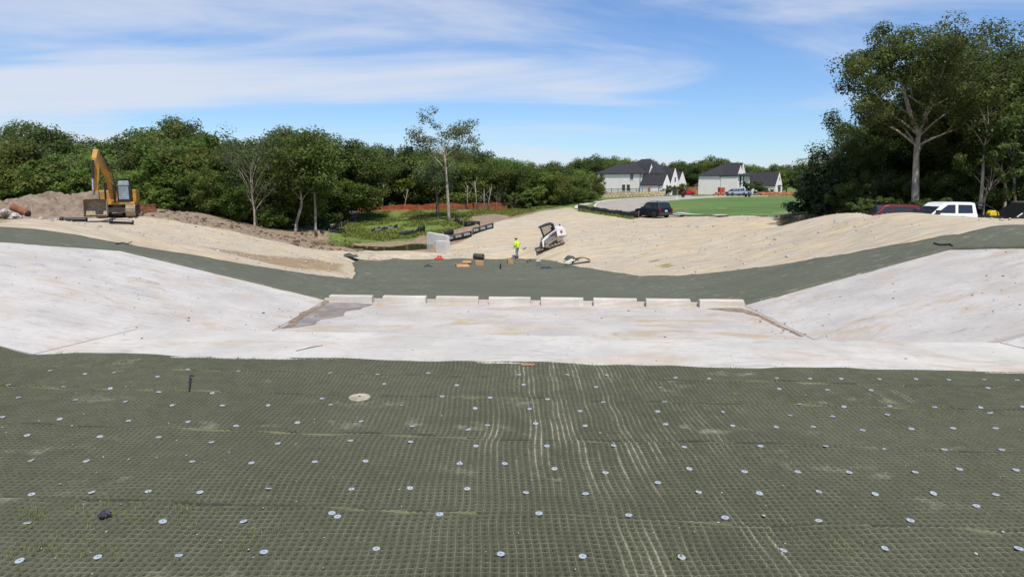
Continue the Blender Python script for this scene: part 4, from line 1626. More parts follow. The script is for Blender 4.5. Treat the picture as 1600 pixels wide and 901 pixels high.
VAR = {
    'round': (tree_meshes(11, 11, 0.22, 3.3, 100, 130, 0.17), (M_BARK, M_LEAF), 11.0),
    'tall': (tree_meshes(12, 13, 0.30, 3.2, 100, 130, 0.18), (M_BARK, M_LEAF_D), 13.0),
    'bushy': (tree_meshes(13, 8, 0.06, 3.1, 90, 110, 0.17, tr=0.12), (M_BARK, M_LEAF_B), 8.0),
    'dark': (tree_meshes(14, 11, 0.16, 3.5, 100, 130, 0.17), (M_BARK, M_LEAF_D), 11.0),
    'mid': (tree_meshes(15, 10, 0.12, 3.0, 95, 130, 0.16), (M_BARK, M_LEAF), 10.0),
    'grey': (tree_meshes(16, 11, 0.35, 2.8, 55, 70, 0.17, gaps=0.15), (M_BARK_P, M_LEAF_G), 11.0),
    'shrub': (tree_meshes(17, 3.4, 0.0, 1.9, 60, 95, 0.13, tr=0.05, limbs=7), (M_BARK, M_LEAF_B), 3.4),
    'shrub_d': (tree_meshes(18, 3.2, 0.0, 1.8, 55, 95, 0.13, tr=0.05, limbs=7), (M_BARK, M_LEAF), 3.2),
    'cedar': (tree_meshes(19, 7, 0.04, 1.9, 100, 90, 0.15, tr=0.14, limbs=16, shape='cone', clump_r=(0.06, 0.11)), (M_BARK, M_CEDAR), 7.0),
    'bare': (tree_meshes(20, 8, 0.25, 2.6, 0, 6, 0.12, tr=0.10, limbs=14, top_only=True, gaps=0.5), (M_TWIG, M_LEAF_G), 8.0),
}
TOPU = [-200, 0, 40, 100, 140, 200, 240, 275, 320, 345, 400, 440, 485, 520, 560, 620, 680, 740, 800, 850, 900, 960, 1000, 1060, 1100, 1125, 1140, 1180, 1200, 1260, 1400]
TOPV = [205, 205, 192, 210, 217, 214, 196, 184, 200, 217, 209, 203, 199, 214, 222, 230, 228, 232, 244, 250, 250, 249, 255, 257, 255, 247, 257, 259, 265, 262, 255]


def whereabouts(u):
    for lim, txt in ((-20, 'at the left edge'), (60, 'above the rubble heap'), (140, 'above the spoil heap'), (225, 'behind the excavator'), (320, 'just right of the excavator'), (400, 'above the gravel ridge'), (480, 'behind the leaning pale trunk'), (575, 'above the green bank'), (640, 'by the two cedars'), (720, 'behind the lone tall tree'), (800, 'right of the lone tall tree'), (940, 'left of the first house'), (1075, 'over the first house'), (1110, 'between the two houses'), (1200, 'over the second house'), (1500, 'right of the second house')):
        if u < lim:
            return txt
    return 'at the right'


def wood_tree(kind, u, y, drop, label, group, name='wood_tree', zfix=None):
    label = label + ', ' + whereabouts(u)
    meshes, mats, h_ = VAR[kind]
    v = float(np.interp(u, TOPU, TOPV)) + drop - 9
    p = aty(u, v, y)
    zb = H(p[0], y) if zfix is None else zfix
    s = max(0.35, (p[2] - zb) / h_)
    w = s * random.uniform(0.92, 1.25)
    return plant_tree(name, meshes, mats, (p[0], y, zb - 0.1), w, random.uniform(0, 6.28), label, 'tree', group, s)


G_L = 'trees of the left wood'
for (y, drop, du, kinds, lab) in ((77, 62, 34, ['bushy', 'bushy', 'mid', 'shrub_d'], 'low bushy front tree of the left wood'),
                                  (84, 26, 38, ['mid', 'round', 'bushy', 'round', 'grey', 'grey'], 'mid-height tree in the left wood'),
                                  (94, 6, 44, ['round', 'tall', 'dark', 'round', 'grey'], 'tall dark tree in the left wood'),
                                  (106, 2, 60, ['tall', 'dark'], 'far tree top of the left wood')):
    u = -150 + random.uniform(0, 20)
    while u < 575 - (0 if y > 80 else 60):
        k = random.choice(kinds)
        yy = y + random.uniform(-2.5, 2.5) + (8 if u > 380 and y < 90 else 0) + (6 if u > 480 else 0)
        wood_tree(k, u, yy, drop + random.uniform(0, 16), lab, G_L)
        u += du * random.uniform(0.75, 1.25)
G_M = 'trees of the far wood behind the orange fence'
for (y, drop, du, kinds, lab) in ((121, 18, 27, ['mid', 'bushy', 'mid', 'dark'], 'front tree of the far wood'),
                                  (129, 8, 30, ['round', 'dark', 'mid'], 'dark tree of the far wood'),
                                  (138, 2, 36, ['round', 'tall', 'dark'], 'rear tree top of the far wood')):
    u = 548 + random.uniform(0, 12)
    while u < 880:
        wood_tree(random.choice(kinds), u, y + random.uniform(-2.5, 2.5), drop + random.uniform(0, 10), lab, G_M)
        u += du * random.uniform(0.75, 1.25)
for (u, v, y) in ((852, 262, 132), (874, 268, 128), (893, 262, 136), (908, 268, 132), (922, 272, 140), (884, 288, 124), (905, 292, 127), (921, 296, 131), (862, 290, 122), (934, 284, 152)):
    p = aty(u, v, y)
    m_, mt, hh = VAR[random.choice(['bushy', 'mid', 'bushy'])]
    zb = H(p[0], y)
    s = (p[2] - zb) / hh
    plant_tree('wood_tree', m_, mt, (p[0], y, zb - 0.1), max(s, 0.5), random.uniform(0, 6), 'bushy bright green tree left of the first white house', 'tree', 'bushy trees left of the first house', s)
G_H = 'trees behind the houses'
for (y, drop, du) in ((232, 4, 17), (246, 0, 20)):
    u = 905.0
    while u < 1330:
        wood_tree(random.choice(['round', 'dark', 'mid', 'tall']), u, y + random.uniform(-4, 4), drop + random.uniform(0, 7), ('distant tree in the %s row behind the houses' % ('front' if y < 240 else 'back')), G_H)
        u += du * random.uniform(0.75, 1.25)
# individual trees of the left and far woods
for (u, v, y, k, lab) in ((275, 184, 98, 'tall', 'large dark tree with the highest crown of the left wood'), (60, 193, 96, 'tall', 'broad dark tree top far left above the dirt pile'),
                          (485, 200, 100, 'grey', 'thin-crowned tree rising beside the vine-covered trunk'),
                          (1125, 247, 222, 'dark', 'dense round tree top just left of the second house roof')):
    p = aty(u, v, y); m_, mt, hh = VAR[k]; zb = H(p[0], y); s = (p[2] - zb) / hh
    plant_tree('broadleaf_tree', m_, mt, (p[0], y, zb), s, 1.0, lab, 'tree')
for (u, v, y, lab) in ((612, 234, 119, 'dark pointed cedar, left one of two in the far wood'), (641, 230, 119, 'dark pointed cedar, right one of two in the far wood')):
    p = aty(u, v, y); m_, mt, hh = VAR['cedar']; zb = H(p[0], y); s = (p[2] - zb) / hh
    plant_tree('cedar_tree', m_, mt, (p[0], y, zb), s, 2.0, lab, 'tree', 'dark cedars in the far wood')
for (u, v, y, lab) in ((78, 224, 79, 'bare grey tree with fine twigs behind the dirt pile'), (108, 232, 79, 'bare grey thicket tree beside the excavator boom'), (262, 214, 86, 'leafless grey tree in front of the highest crown'), (395, 226, 80, 'leafless pale tree with several stems at the wood edge'),
                       (592, 278, 117, 'bare brown small tree behind the orange fence, left of the lone tree'), (775, 282, 117, 'bare brown small tree behind the right part of the orange fence')):
    p = aty(u, v, y); m_, mt, hh = VAR['bare']; zb = H(p[0], y); s = (p[2] - zb) / hh
    plant_tree('bare_tree', m_, mt, (p[0], y, zb - 0.1), s, random.uniform(0, 6), lab, 'tree')

# pale multi-stem tree, leaning pale trunk, vine trunk
def px_tree(name, trunk_px, y, label, bark, leafm, seed, **kw):
    """a tree whose stem follows the photographed stem; the rest grows from it"""
    pts = [aty(u, v, y) for u, v in trunk_px]
    b = pts[0]
    zb = H(b[0], y)
    path = [(p[0] - b[0], 0.25 * math.sin(i * 1.3 + seed), p[2] - zb) for i, p in enumerate(pts)]
    path[0] = (0, 0, -0.4)
    Ht = kw.pop('Ht', path[-1][2] * 1.1)
    ms = tree_meshes(seed, Ht, trunk_path=path, **kw)
    return plant_tree(name, ms, (bark, leafm), (b[0], y, zb), 1.0, 0, label, 'tree')


px_tree('broadleaf_tree', [(461, 362), (463, 345), (471, 320), (470, 300), (468, 280), (470, 250), (466, 225)], 79, 'tree with pale leaning S-shaped trunk at the left wood edge', M_BARK_P, M_LEAF, 31, base=0.42, rx=2.5, clumps=90, per=90, leaf=0.15, tr=0.20, limbs=11, limb_up=0.9)
px_tree('broadleaf_tree', [(493, 362), (492, 330), (491, 300), (491, 270), (492, 235)], 80, 'straight-trunked tree with green vine on its stem beside the leaning one', M_BARK_P, M_LEAF, 32, base=0.5, rx=2.3, clumps=85, per=90, leaf=0.15, tr=0.17, limbs=9)
px_tree('broadleaf_tree', [(398, 357), (397, 330), (394, 300), (392, 270), (396, 240)], 76, 'pale many-branched thin tree at the wood edge above the gravel ridge', M_BARK_P, M_LEAF_G, 33, base=0.28, rx=2.6, clumps=40, per=40, leaf=0.12, tr=0.13, limbs=15, limb_up=1.2, gaps=0.2)
# lone tall tree and its neighbour
px_tree('lone_tree', [(702, 348), (700, 310), (698, 275), (695, 248), (694, 230), (697, 218)], 95, 'lone tall tree with bare pale trunk and airy crown on the green bank', M_BARK_P, M_LEAF_G, 34, base=0.50, rx=3.9, clumps=70, per=60, leaf=0.13, tr=0.24, limbs=14, limb_up=0.62, clump_r=(0.05, 0.10), Ht=12.4)
px_tree('broadleaf_tree', [(684, 337), (683, 310), (682, 280), (676, 255)], 101, 'shorter leafy tree with grey trunk just left of the lone tall tree', M_BARK, M_LEAF_G, 35, base=0.45, rx=2.2, clumps=40, per=60, leaf=0.15, tr=0.26, limbs=9)
for (u, v, s) in ((712, 215, 0.9), (716, 228, 0.7)):
    pass
# slender stems along the far wood edge
for i, (u, v0, v1) in enumerate(((571, 324, 285), (580, 322, 270), (597, 322, 285), (632, 322, 295), (730, 322, 290), (745, 324, 285), (762, 324, 295), (757, 324, 300))):
    y = 114.2
    a, b = aty(u, v0 + 6, y), aty(u + random.uniform(-4, 6), v1, y)
    t = thing('sapling', ['slim pale sapling behind the left end of the orange fence', 'slim pale sapling behind the right part of the orange fence'][u > 680], 'tree', (a[0], y, H(a[0], y)), 0, 'slim saplings at the far wood edge')
    mb = MB(); d = b - a
    mb.tube([(0, 0, -0.3), (d[0] * 0.3, 0.1, d[2] * 0.4), (d[0], 0, d[2])], [0.10, 0.08, 0.05], 6)
    for k in range(4):
        f = 0.45 + 0.13 * k
        mb.tube([(d[0] * f, 0, d[2] * f), (d[0] * f + random.uniform(-1, 1), 0.2, d[2] * (f + 0.3))], [0.04, 0.015], 5)
    mb.build('trunk', M_BARK_P, t, True)

# undergrowth: shrubs one can tell apart along the edges
for i, (u, v, y) in enumerate([(505, 352, 85), (520, 345, 92), (446, 352, 81), (430, 340, 79), (372, 338, 77), (345, 328, 77), (315, 322, 76), (285, 315, 76), (255, 310, 76), (806, 314, 116), (820, 312, 117), (836, 308, 118), (852, 306, 120), (870, 304, 122), (415, 345, 78)]):
    k = ['shrub', 'shrub_d'][i % 2]
    p = aty(u, v - 14, y); m_, mt, hh = VAR[k]; zb = H(p[0], y); s = max(0.5, (p[2] - zb) / hh)
    plant_tree('shrub', m_, mt, (p[0], y, zb - 0.1), s, i * 1.1, ('leafy shrub at the wood foot, %s' % whereabouts(u)) if u < 700 else ('%s leafy shrub from the left at the right end of the far wood' % ORD[i - 10]), 'shrub', 'shrubs along the wood edges')

# ---- right-hand wood, dark-leaved
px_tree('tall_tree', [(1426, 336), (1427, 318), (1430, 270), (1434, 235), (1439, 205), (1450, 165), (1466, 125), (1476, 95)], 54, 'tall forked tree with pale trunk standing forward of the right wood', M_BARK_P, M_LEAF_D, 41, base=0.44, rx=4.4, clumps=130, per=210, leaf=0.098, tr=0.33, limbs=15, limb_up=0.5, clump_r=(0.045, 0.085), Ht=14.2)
# second fork of that tree
tall = bpy.data.objects['tall_tree']
f0, f1, f2, f3 = [aty(u, v, 54) for u, v in ((1437, 212), (1424, 172), (1405, 130), (1372, 100))]
b0 = np.array(tall.location)
mb = MB()
mb.tube([tuple(f0 - b0), tuple(f1 - b0 + np.array((0, 0.3, 0))), tuple(f2 - b0 + np.array((0, -0.3, 0))), tuple(f3 - b0)], [0.20, 0.16, 0.10, 0.03], 7)
f4, f5 = aty(1432, 150, 54), aty(1428, 90, 54)
mb.tube([tuple(f1 - b0 + np.array((0, 0.3, 0))), tuple(f4 - b0 + np.array((0, 0.6, 0))), tuple(f5 - b0 + np.array((0, 0.5, 0)))], [0.13, 0.09, 0.03], 7)
mb.build('limb', M_BARK_P, tall, True)
cs = []
rr = np.random.default_rng(77)
for (u, v, n, su, sv) in ((1345, 95, 9, 14, 14), (1380, 85, 16, 22, 22), (1420, 65, 14, 22, 18), (1375, 125, 12, 22, 16), (1335, 108, 4, 7, 8), (1410, 110, 12, 25, 22), (1365, 165, 10, 22, 20), (1468, 62, 18, 26, 20), (1502, 85, 14, 22, 22), (1452, 105, 12, 20, 22), (1480, 130, 10, 22, 20)):
    for _ in range(n):
        q = aty(rr.normal(u, su * 0.7), rr.normal(v, sv * 0.7), 54 + rr.normal(0, 1.8))
        cs.append(q - b0)
V, F = leaf_cloud(np.array(cs), 0.5 + 0.5 * rr.random(len(cs)), 170, 0.095, 78)
link_mesh('crown', np_mesh('crown', V, F), M_LEAF_D, tall)

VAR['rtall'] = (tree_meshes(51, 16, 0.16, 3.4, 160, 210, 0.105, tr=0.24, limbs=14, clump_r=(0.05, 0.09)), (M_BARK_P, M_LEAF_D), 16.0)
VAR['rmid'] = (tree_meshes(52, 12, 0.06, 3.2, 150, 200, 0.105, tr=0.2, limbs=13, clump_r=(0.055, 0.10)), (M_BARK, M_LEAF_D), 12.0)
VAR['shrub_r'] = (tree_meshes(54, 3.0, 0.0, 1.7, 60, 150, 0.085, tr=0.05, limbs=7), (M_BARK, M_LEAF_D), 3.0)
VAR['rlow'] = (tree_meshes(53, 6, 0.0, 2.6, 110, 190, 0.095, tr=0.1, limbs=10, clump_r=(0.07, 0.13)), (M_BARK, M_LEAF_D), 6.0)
RW = [  # u, top v, y, kind, label
    (1365, 160, 66, 'rmid', 'dark tree at the left side of the right wood behind the tall forked tree'),
    (1340, 205, 62, 'rmid', 'leafy dark tree between the cedar and the tall forked tree'),
    (1395, 150, 72, 'rtall', 'dark tree directly behind the tall forked tree'),
    (1440, 120, 70, 'rtall', 'dark tree in the second row behind the white pickup'),
    (1495, 48, 66, 'rtall', 'tall dense tree in the middle of the right wood'),
    (1545, 40, 60, 'rtall', 'tall dense tree with pale limbs above the flatbed truck'),
    (1590, 34, 57, 'rtall', 'tall dense tree at the right edge of the picture'),
    (1520, 36, 63, 'rtall', 'tall dense tree left of the one above the flatbed'),
    (1568, 30, 62, 'rtall', 'tall dense tree between the two at the right edge'),
    (1640, 30, 58, 'rtall', 'tall tree just outside the right edge of the picture'),
    (1700, 40, 62, 'rtall', 'further tall tree beyond the right edge'),
    (1520, 90, 74, 'rtall', 'dark tree at the back of the right wood'),
    (1570, 80, 76, 'rtall', 'dark tree at the very back of the right wood'),
    (1470, 170, 62, 'rmid', 'dark lower tree behind the white pickup'),
    (1530, 190, 56, 'rmid', 'dark lower tree behind the black flatbed'),
    (1585, 170, 54, 'rmid', 'dark lower tree behind the black trailer'),
    (1650, 160, 54, 'rmid', 'dark lower tree off the right edge'),
    (1310, 250, 64, 'rlow', 'low dark tree right of the cedar'),
    (1350, 270, 60, 'rlow', 'low dark bush tree behind the hood of the red SUV'),
    (1385, 280, 60, 'rlow', 'low dark bush tree behind the red SUV'),
    (1410, 285, 58, 'rlow', 'low dark bush left of the tall pale trunk'),
    (1455, 282, 56, 'rlow', 'low dark bush behind the cab of the white pickup'),
    (1500, 280, 55, 'rlow', 'low dark bush behind the headache rack'),
    (1550, 282, 53, 'rlow', 'low dark bush behind the flatbed'),
    (1600, 280, 52, 'rlow', 'low dark bush behind the trailer'),
    (1330, 292, 58, 'rlow', 'low dark bush at the foot of the cedar')]
for i_, (u, v) in enumerate(((1345, 308), (1372, 300), (1400, 306), (1448, 304), (1478, 300), (1512, 304), (1545, 300), (1578, 305))):
    y = 52.5 + (i_ % 3) * 0.8
    p = aty(u, v + 4, y); m_, mt, hh = VAR['shrub_r']; zb = H(p[0], y)
    plant_tree('shrub', m_, mt, (p[0], y, zb - 0.1), max(0.5, (p[2] - zb) / hh), u, '%s green shrub from the left at the foot of the right wood' % ORD[i_], 'shrub', 'shrubs at the foot of the right wood')
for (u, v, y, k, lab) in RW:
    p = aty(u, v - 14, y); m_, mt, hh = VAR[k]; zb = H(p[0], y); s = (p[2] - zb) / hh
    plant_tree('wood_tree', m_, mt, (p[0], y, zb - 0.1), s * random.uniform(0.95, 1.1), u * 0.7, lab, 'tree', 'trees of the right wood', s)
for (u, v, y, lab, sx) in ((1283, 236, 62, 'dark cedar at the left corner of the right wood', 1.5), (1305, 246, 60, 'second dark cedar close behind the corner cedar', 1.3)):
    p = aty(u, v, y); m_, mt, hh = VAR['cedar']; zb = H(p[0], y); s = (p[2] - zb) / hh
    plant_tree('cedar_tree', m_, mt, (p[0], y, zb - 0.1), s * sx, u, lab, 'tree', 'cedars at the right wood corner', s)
for i, (pts, lab) in enumerate(([[(1530, 330), (1533, 290), (1540, 235), (1548, 200), (1542, 160)], 'pale crooked trunk in the right wood above the flatbed'], [[(1565, 335), (1575, 300), (1568, 262), (1572, 215)], 'thin pale trunk in the right wood above the trailer'], [[(1535, 336), (1541, 310), (1547, 296), (1552, 270)], 'short pale leaning stem behind the flatbed'], [[(1590, 330), (1588, 300), (1580, 250), (1586, 190)], 'pale slender trunk near the right picture edge'])):
    px_tree('pale_tree', pts, 51.0, lab, M_BARK_P, M_LEAF_D, 61 + i, base=0.5, rx=1.8, clumps=26, per=70, leaf=0.13, tr=0.14, limbs=8, limb_up=1.0, clump_r=(0.05, 0.09))

# weeds on the green bank: too many to count
gp_ = np.array(grass_poly)
pts = []
while len(pts) < 7000:
    x, y = random.uniform(gp_[:, 0].min(), gp_[:, 0].max()), random.uniform(gp_[:, 1].min(), gp_[:, 1].max())
    if inside(np.array([x]), np.array([y]), grass_poly)[0] and not inside(np.array([x]), np.array([y]), POND_POLY)[0] and float(vnoise(x, y, 2.6, 71)) > -0.25:
        pts.append((x, y, H(x, y)))
blades('bank_weeds', pts, 0.08, 0.30, 0.07, M_WEED, 'green weeds covering the bank below the orange fence', (3, 6), 0.18, 1.6)
pts = []
for _ in range(260):
    q = g_at(random.uniform(905, 1000), 0) if False else None
    t_ = random.random()
    a, b = (903, 328.5), (990, 341.5)
    g_ = g_at(a[0] + (b[0] - a[0]) * t_, a[1] + (b[1] - a[1]) * t_ + random.uniform(0.2, 1.6))
    pts.append(tuple(g_))
blades('fence_weeds', pts, 0.1, 0.45, 0.05, M_WEED, 'weeds growing along the silt fence at the end of the street', (2, 4), 0.1, 0.8)


# ------------------------------------------------------------------ street, lawn, walks
def zstreet(x, y):
    return h0(x, y)


ROAD_PX = [(1003, 338.5), (975, 336.5), (950, 331.5), (934, 327.5), (927, 323), (930, 319.5), (940, 316.5), (960, 313.8), (985, 311.8), (1010, 310.2), (1040, 308.6), (1070, 307.4), (1110, 306.2), (1150, 305.6), (1200, 305.4),
           (1200, 307.2), (1150, 307.6), (1130, 308.4), (1100, 309.8), (1070, 311.6), (1040, 314.4), (1022, 317), (1010, 320.5), (1006, 324), (1010, 329), (1030, 334), (1060, 338.5)]
road_xy = pix_poly(ROAD_PX)
WALK_PX = [(897, 326.0), (899, 322.5), (908, 319), (925, 316.2), (950, 313.2), (985, 310.5), (1030, 308.0), (1080, 306.2), (1080, 306.8), (1030, 308.9), (985, 311.5), (952, 314.6), (930, 317.8), (916, 321), (909, 324), (909, 327.5)]
walk_xy = pix_poly(WALK_PX)
LAWN_PX = [(1066, 338), (1050, 332.5), (1034, 327), (1026, 322.5), (1030, 319), (1045, 316), (1075, 312.6), (1105, 310.6), (1135, 309), (1180, 308), (1240, 307.6), (1300, 307.6), (1300, 330), (1262, 334), (1180, 337.5), (1120, 338.5)]
lawn_xy = pix_poly(LAWN_PX)
for nm, poly, zo, mt, lab, st in (('street', road_xy, 0.06, M_ASPH, 'pale curving residential street', 3.0), ('pavement', walk_xy, 0.14, M_WALK, 'pale concrete pavement on the outer side of the street', 2.0), ('lawn', lawn_xy, 0.10, M_LAWN, 'bright green mown lawn inside the street curve', 2.5)):
    o = link_mesh(nm, sheet_mesh(nm, poly, st, zo, None, 0.0, 1.2, 0.25), mt)
    tag(o, lab, kind='structure')


def kerb_line(px, w, hgt, label, mat=M_WALK, closed=False):
    gp = [g_at(u, v) for u, v in px]
    pts = [gp[0]]
    for a, b in zip(gp[:-1], gp[1:]):
        k = max(1, int((b - a).length / 1.5))
        for j in range(1, k + 1):
            q = a.lerp(b, j / k)
            q.z = H(q.x, q.y)
            pts.append(q)
    mb = MB()
    L, Rr = [], []
    for i, p in enumerate(pts):
        d = (pts[min(i + 1, len(pts) - 1)] - pts[max(i - 1, 0)]); d.z = 0; d.normalize()
        n = Vector((-d.y, d.x, 0)) * w / 2
        L.append(p + n); Rr.append(p - n)
    vs, fs = [], []
    for a, b in zip(L, Rr):
        vs += [a + Vector((0, 0, -0.1)), a + Vector((0, 0, hgt)), b + Vector((0, 0, hgt)), b + Vector((0, 0, -0.1))]
    for i in range(len(pts) - 1):
        for q in range(3):
            a = 4 * i + q
            fs.append((a, a + 4, a + 5, a + 1))
    mb.add(vs, fs)
    o = mb.build('kerb', mat)
    tag(o, label, kind='structure')


kerb_line([(1066, 338.5), (1040, 333.2), (1016, 328), (1008, 323.5), (1013, 319.5), (1025, 316.4), (1045, 313.6), (1075, 311), (1105, 309.3), (1135, 308)], 0.5, 0.2, 'pale kerb on the inner side of the street along the lawn')
kerb_line([(940, 329), (929, 323.5), (932, 319), (945, 315.6), (965, 313.1), (990, 311.2), (1030, 308.8), (1080, 306.8)], 0.4, 0.19, 'pale kerb on the outer side of the street')
kerb_line([(1060, 333.5), (1090, 337), (1130, 339)], 1.1, 0.16, 'pale concrete walk end beside the lawn')


# ------------------------------------------------------------------ vehicles
def wheel(parent, x, y, r, w, rim_mat=M_RIM):
    side = 1 if y > 0 else -1
    Mx = Matrix.Translation((x, y, r)) @ Matrix.Rotation(R(-90 * side), 4, 'X')
    mb = MB(); mb.lathe([(r * 0.60, -w / 2), (r * 0.93, -w / 2), (r, -w * 0.32), (r, w * 0.32), (r * 0.93, w / 2), (r * 0.60, w / 2)], 20, Mx)
    t = mb.build('wheel', M_RUB, parent, True)
    mb = MB(); mb.lathe([(r * 0.62, -w * 0.3), (r * 0.62, w * 0.40), (r * 0.5, w * 0.34), (r * 0.18, w * 0.36), (r * 0.15, w * 0.44), (0.01, w * 0.45)], 14, Mx)
    mb.build('rim', rim_mat, t, True)
    return t


def car_body(parent, prof_low, prof_top, W, paint, tumble=0.16, wheels=(1.4, -1.4), wr=0.38, ww=0.26, windows=(), belt=None, body_name='body'):
    """lower body with wheel arches, cabin, panes; x forward, y left"""
    # lower profile with arches cut into the underside
    zb = min(z for _, z in prof_low)
    pts = []
    arch = []
    for wx in sorted(wheels, reverse=True):
        a = []
        for k in range(9):
            t = math.pi * k / 8
            a.append((wx + math.cos(t) * wr * 1.18, max(zb, wr + math.sin(t) * wr * 1.18)))
        arch += a
    prof = list(prof_low) + []
    # prof_low runs rear-bottom -> rear-top -> ... -> front-bottom; close it along the underside with arches
    prof = prof + [(x, z) for x, z in arch]
    mb = MB(); mb.prism(prof, -W / 2, W / 2, 0.05)
    b = mb.build(body_name, paint, parent, bevel=0.04)
    mb = MB(); mb.prism(prof_top, -W / 2 + 0.06, W / 2 - 0.06, tumble)
    c = mb.build('cabin', paint, parent, bevel=0.05)
    zt0 = min(z for _, z in prof_top); zt1 = max(z for _, z in prof_top)
    for (poly, mat) in windows:
        for s in (-1, 1):
            vs = []
            for (x, z) in poly:
                y = (W / 2 - 0.06 - (z - zt0) / (zt1 - zt0) * tumble + 0.012) * s
                vs.append((x, y, z))
            m2 = MB(); m2.add(vs, [tuple(range(len(vs)))])
            m2.build('window', mat, c)
    for wx in wheels:
        for s in (-1, 1):
            wheel(parent, wx, s * (W / 2 - ww / 2 + 0.01), wr, ww)
    # dark underbody
    mb = MB(); mb.box(min(wheels) - 0.6, max(wheels) + 0.6, -W / 2 + 0.2, W / 2 - 0.2, wr * 0.55, wr * 1.9)
    mb.build('underbody', M_BLACKM, parent)
    return b, c


def end_pane(parent, x0, z0, x1, z1, hw0, hw1, mat, name='window', off=0.02):
    """sloping pane across the car between two (x,z) lines"""
    d = Vector((x1 - x0, 0, z1 - z0)).normalized()
    n = Vector((-d.z, 0, d.x))
    if (n.x > 0) != (x0 > 0): n = -n
    n *= off
    m2 = MB(); m2.add([Vector((x0, -hw0, z0)) + n, Vector((x0, hw0, z0)) + n, Vector((x1, hw1, z1)) + n, Vector((x1, -hw1, z1)) + n], [(0, 1, 2, 3)])
    m2.build(name, mat, parent)


def suv(name, label, loc, heading, paint, L=4.85, W=1.93, Ht=1.80, group=None, rack=True):
    t = thing(name, label, 'car', loc, heading, group)
    h = L / 2
    low = [(-h, 0.42), (-h - 0.02, 0.75), (-h + 0.05, 1.08), (h - 1.35, 1.10), (h - 0.28, 0.98), (h - 0.04, 0.82), (h, 0.42)]
    top = [(-h + 0.10, 1.04), (-h + 0.42, Ht - 0.04), (-h + 0.8, Ht), (h - 2.35, Ht), (h - 2.05, Ht - 0.04), (h - 1.30, 1.04)]
    W1 = [((-h + 0.55, 1.16), (-h + 0.70, Ht - 0.16), (-h + 1.10, Ht - 0.14), (-h + 1.10, 1.16)), ((-h + 1.20, 1.16), (-h + 1.20, Ht - 0.14), (-0.25, Ht - 0.14), (-0.20, 1.16)), ((-0.10, 1.16), (-0.14, Ht - 0.14), (h - 2.25, Ht - 0.15), (h - 1.62, 1.16))]
    b, c = car_body(t, low, top, W, paint, 0.17, (h - 0.92, -h + 1.02), 0.39, 0.26, [(w, M_GLASS) for w in W1])
    end_pane(c, -h + 0.13, 1.14, -h + 0.38, Ht - 0.16, W / 2 - 0.20, W / 2 - 0.30, M_GLASS)
    end_pane(c, h - 1.38, 1.10, h - 2.02, Ht - 0.08, W / 2 - 0.16, W / 2 - 0.28, M_GLASS)
    for s in (-1, 1):
        mb = MB(); mb.box(-h - 0.035, -h + 0.12, s * (W / 2 - 0.13) - 0.09, s * (W / 2 - 0.13) + 0.09, 0.86, 1.14); mb.build('tail_light', M_TAIL, b)
        mb = MB(); mb.box(h - 0.22, h + 0.01, s * (W / 2 - 0.22) - 0.16, s * (W / 2 - 0.22) + 0.16, 0.72, 0.88); mb.build('headlight', M_LAMP, b)
        mb = MB(); mb.box(h - 1.72, h - 1.52, s * (W / 2 + 0.08) - 0.09, s * (W / 2 + 0.08) + 0.09, 1.10, 1.26); mb.build('mirror', paint, b, bevel=0.03)
        if rack:
            mb = MB(); mb.tube([(-h + 0.75, s * 0.58, Ht + 0.03), (-h + 0.85, s * 0.60, Ht + 0.09), (h - 2.5, s * 0.60, Ht + 0.09), (h - 2.4, s * 0.58, Ht + 0.03)], 0.022, 6); mb.build('roof_rail', M_BLACKM, c)
    mb = MB(); mb.box(-h - 0.09, -h + 0.10, -W / 2 + 0.05, W / 2 - 0.05, 0.40, 0.62); mb.build('bumper', plain('bumper_grey', (0.05, 0.055, 0.06), 0.5), b, bevel=0.03)
    mb = MB(); mb.box(-h - 0.045, -h - 0.03, -0.17, 0.17, 0.76, 0.92); mb.build('number_plate', M_WHITEP, b)
    if rack:
        mb = MB(); mb.box(-h + 0.95, -h + 1.02, -0.62, 0.62, Ht + 0.08, Ht + 0.13); mb.box(-h + 1.9, -h + 1.97, -0.62, 0.62, Ht + 0.08, Ht + 0.13); mb.build('crossbar', M_BLACKM, c)
    return t


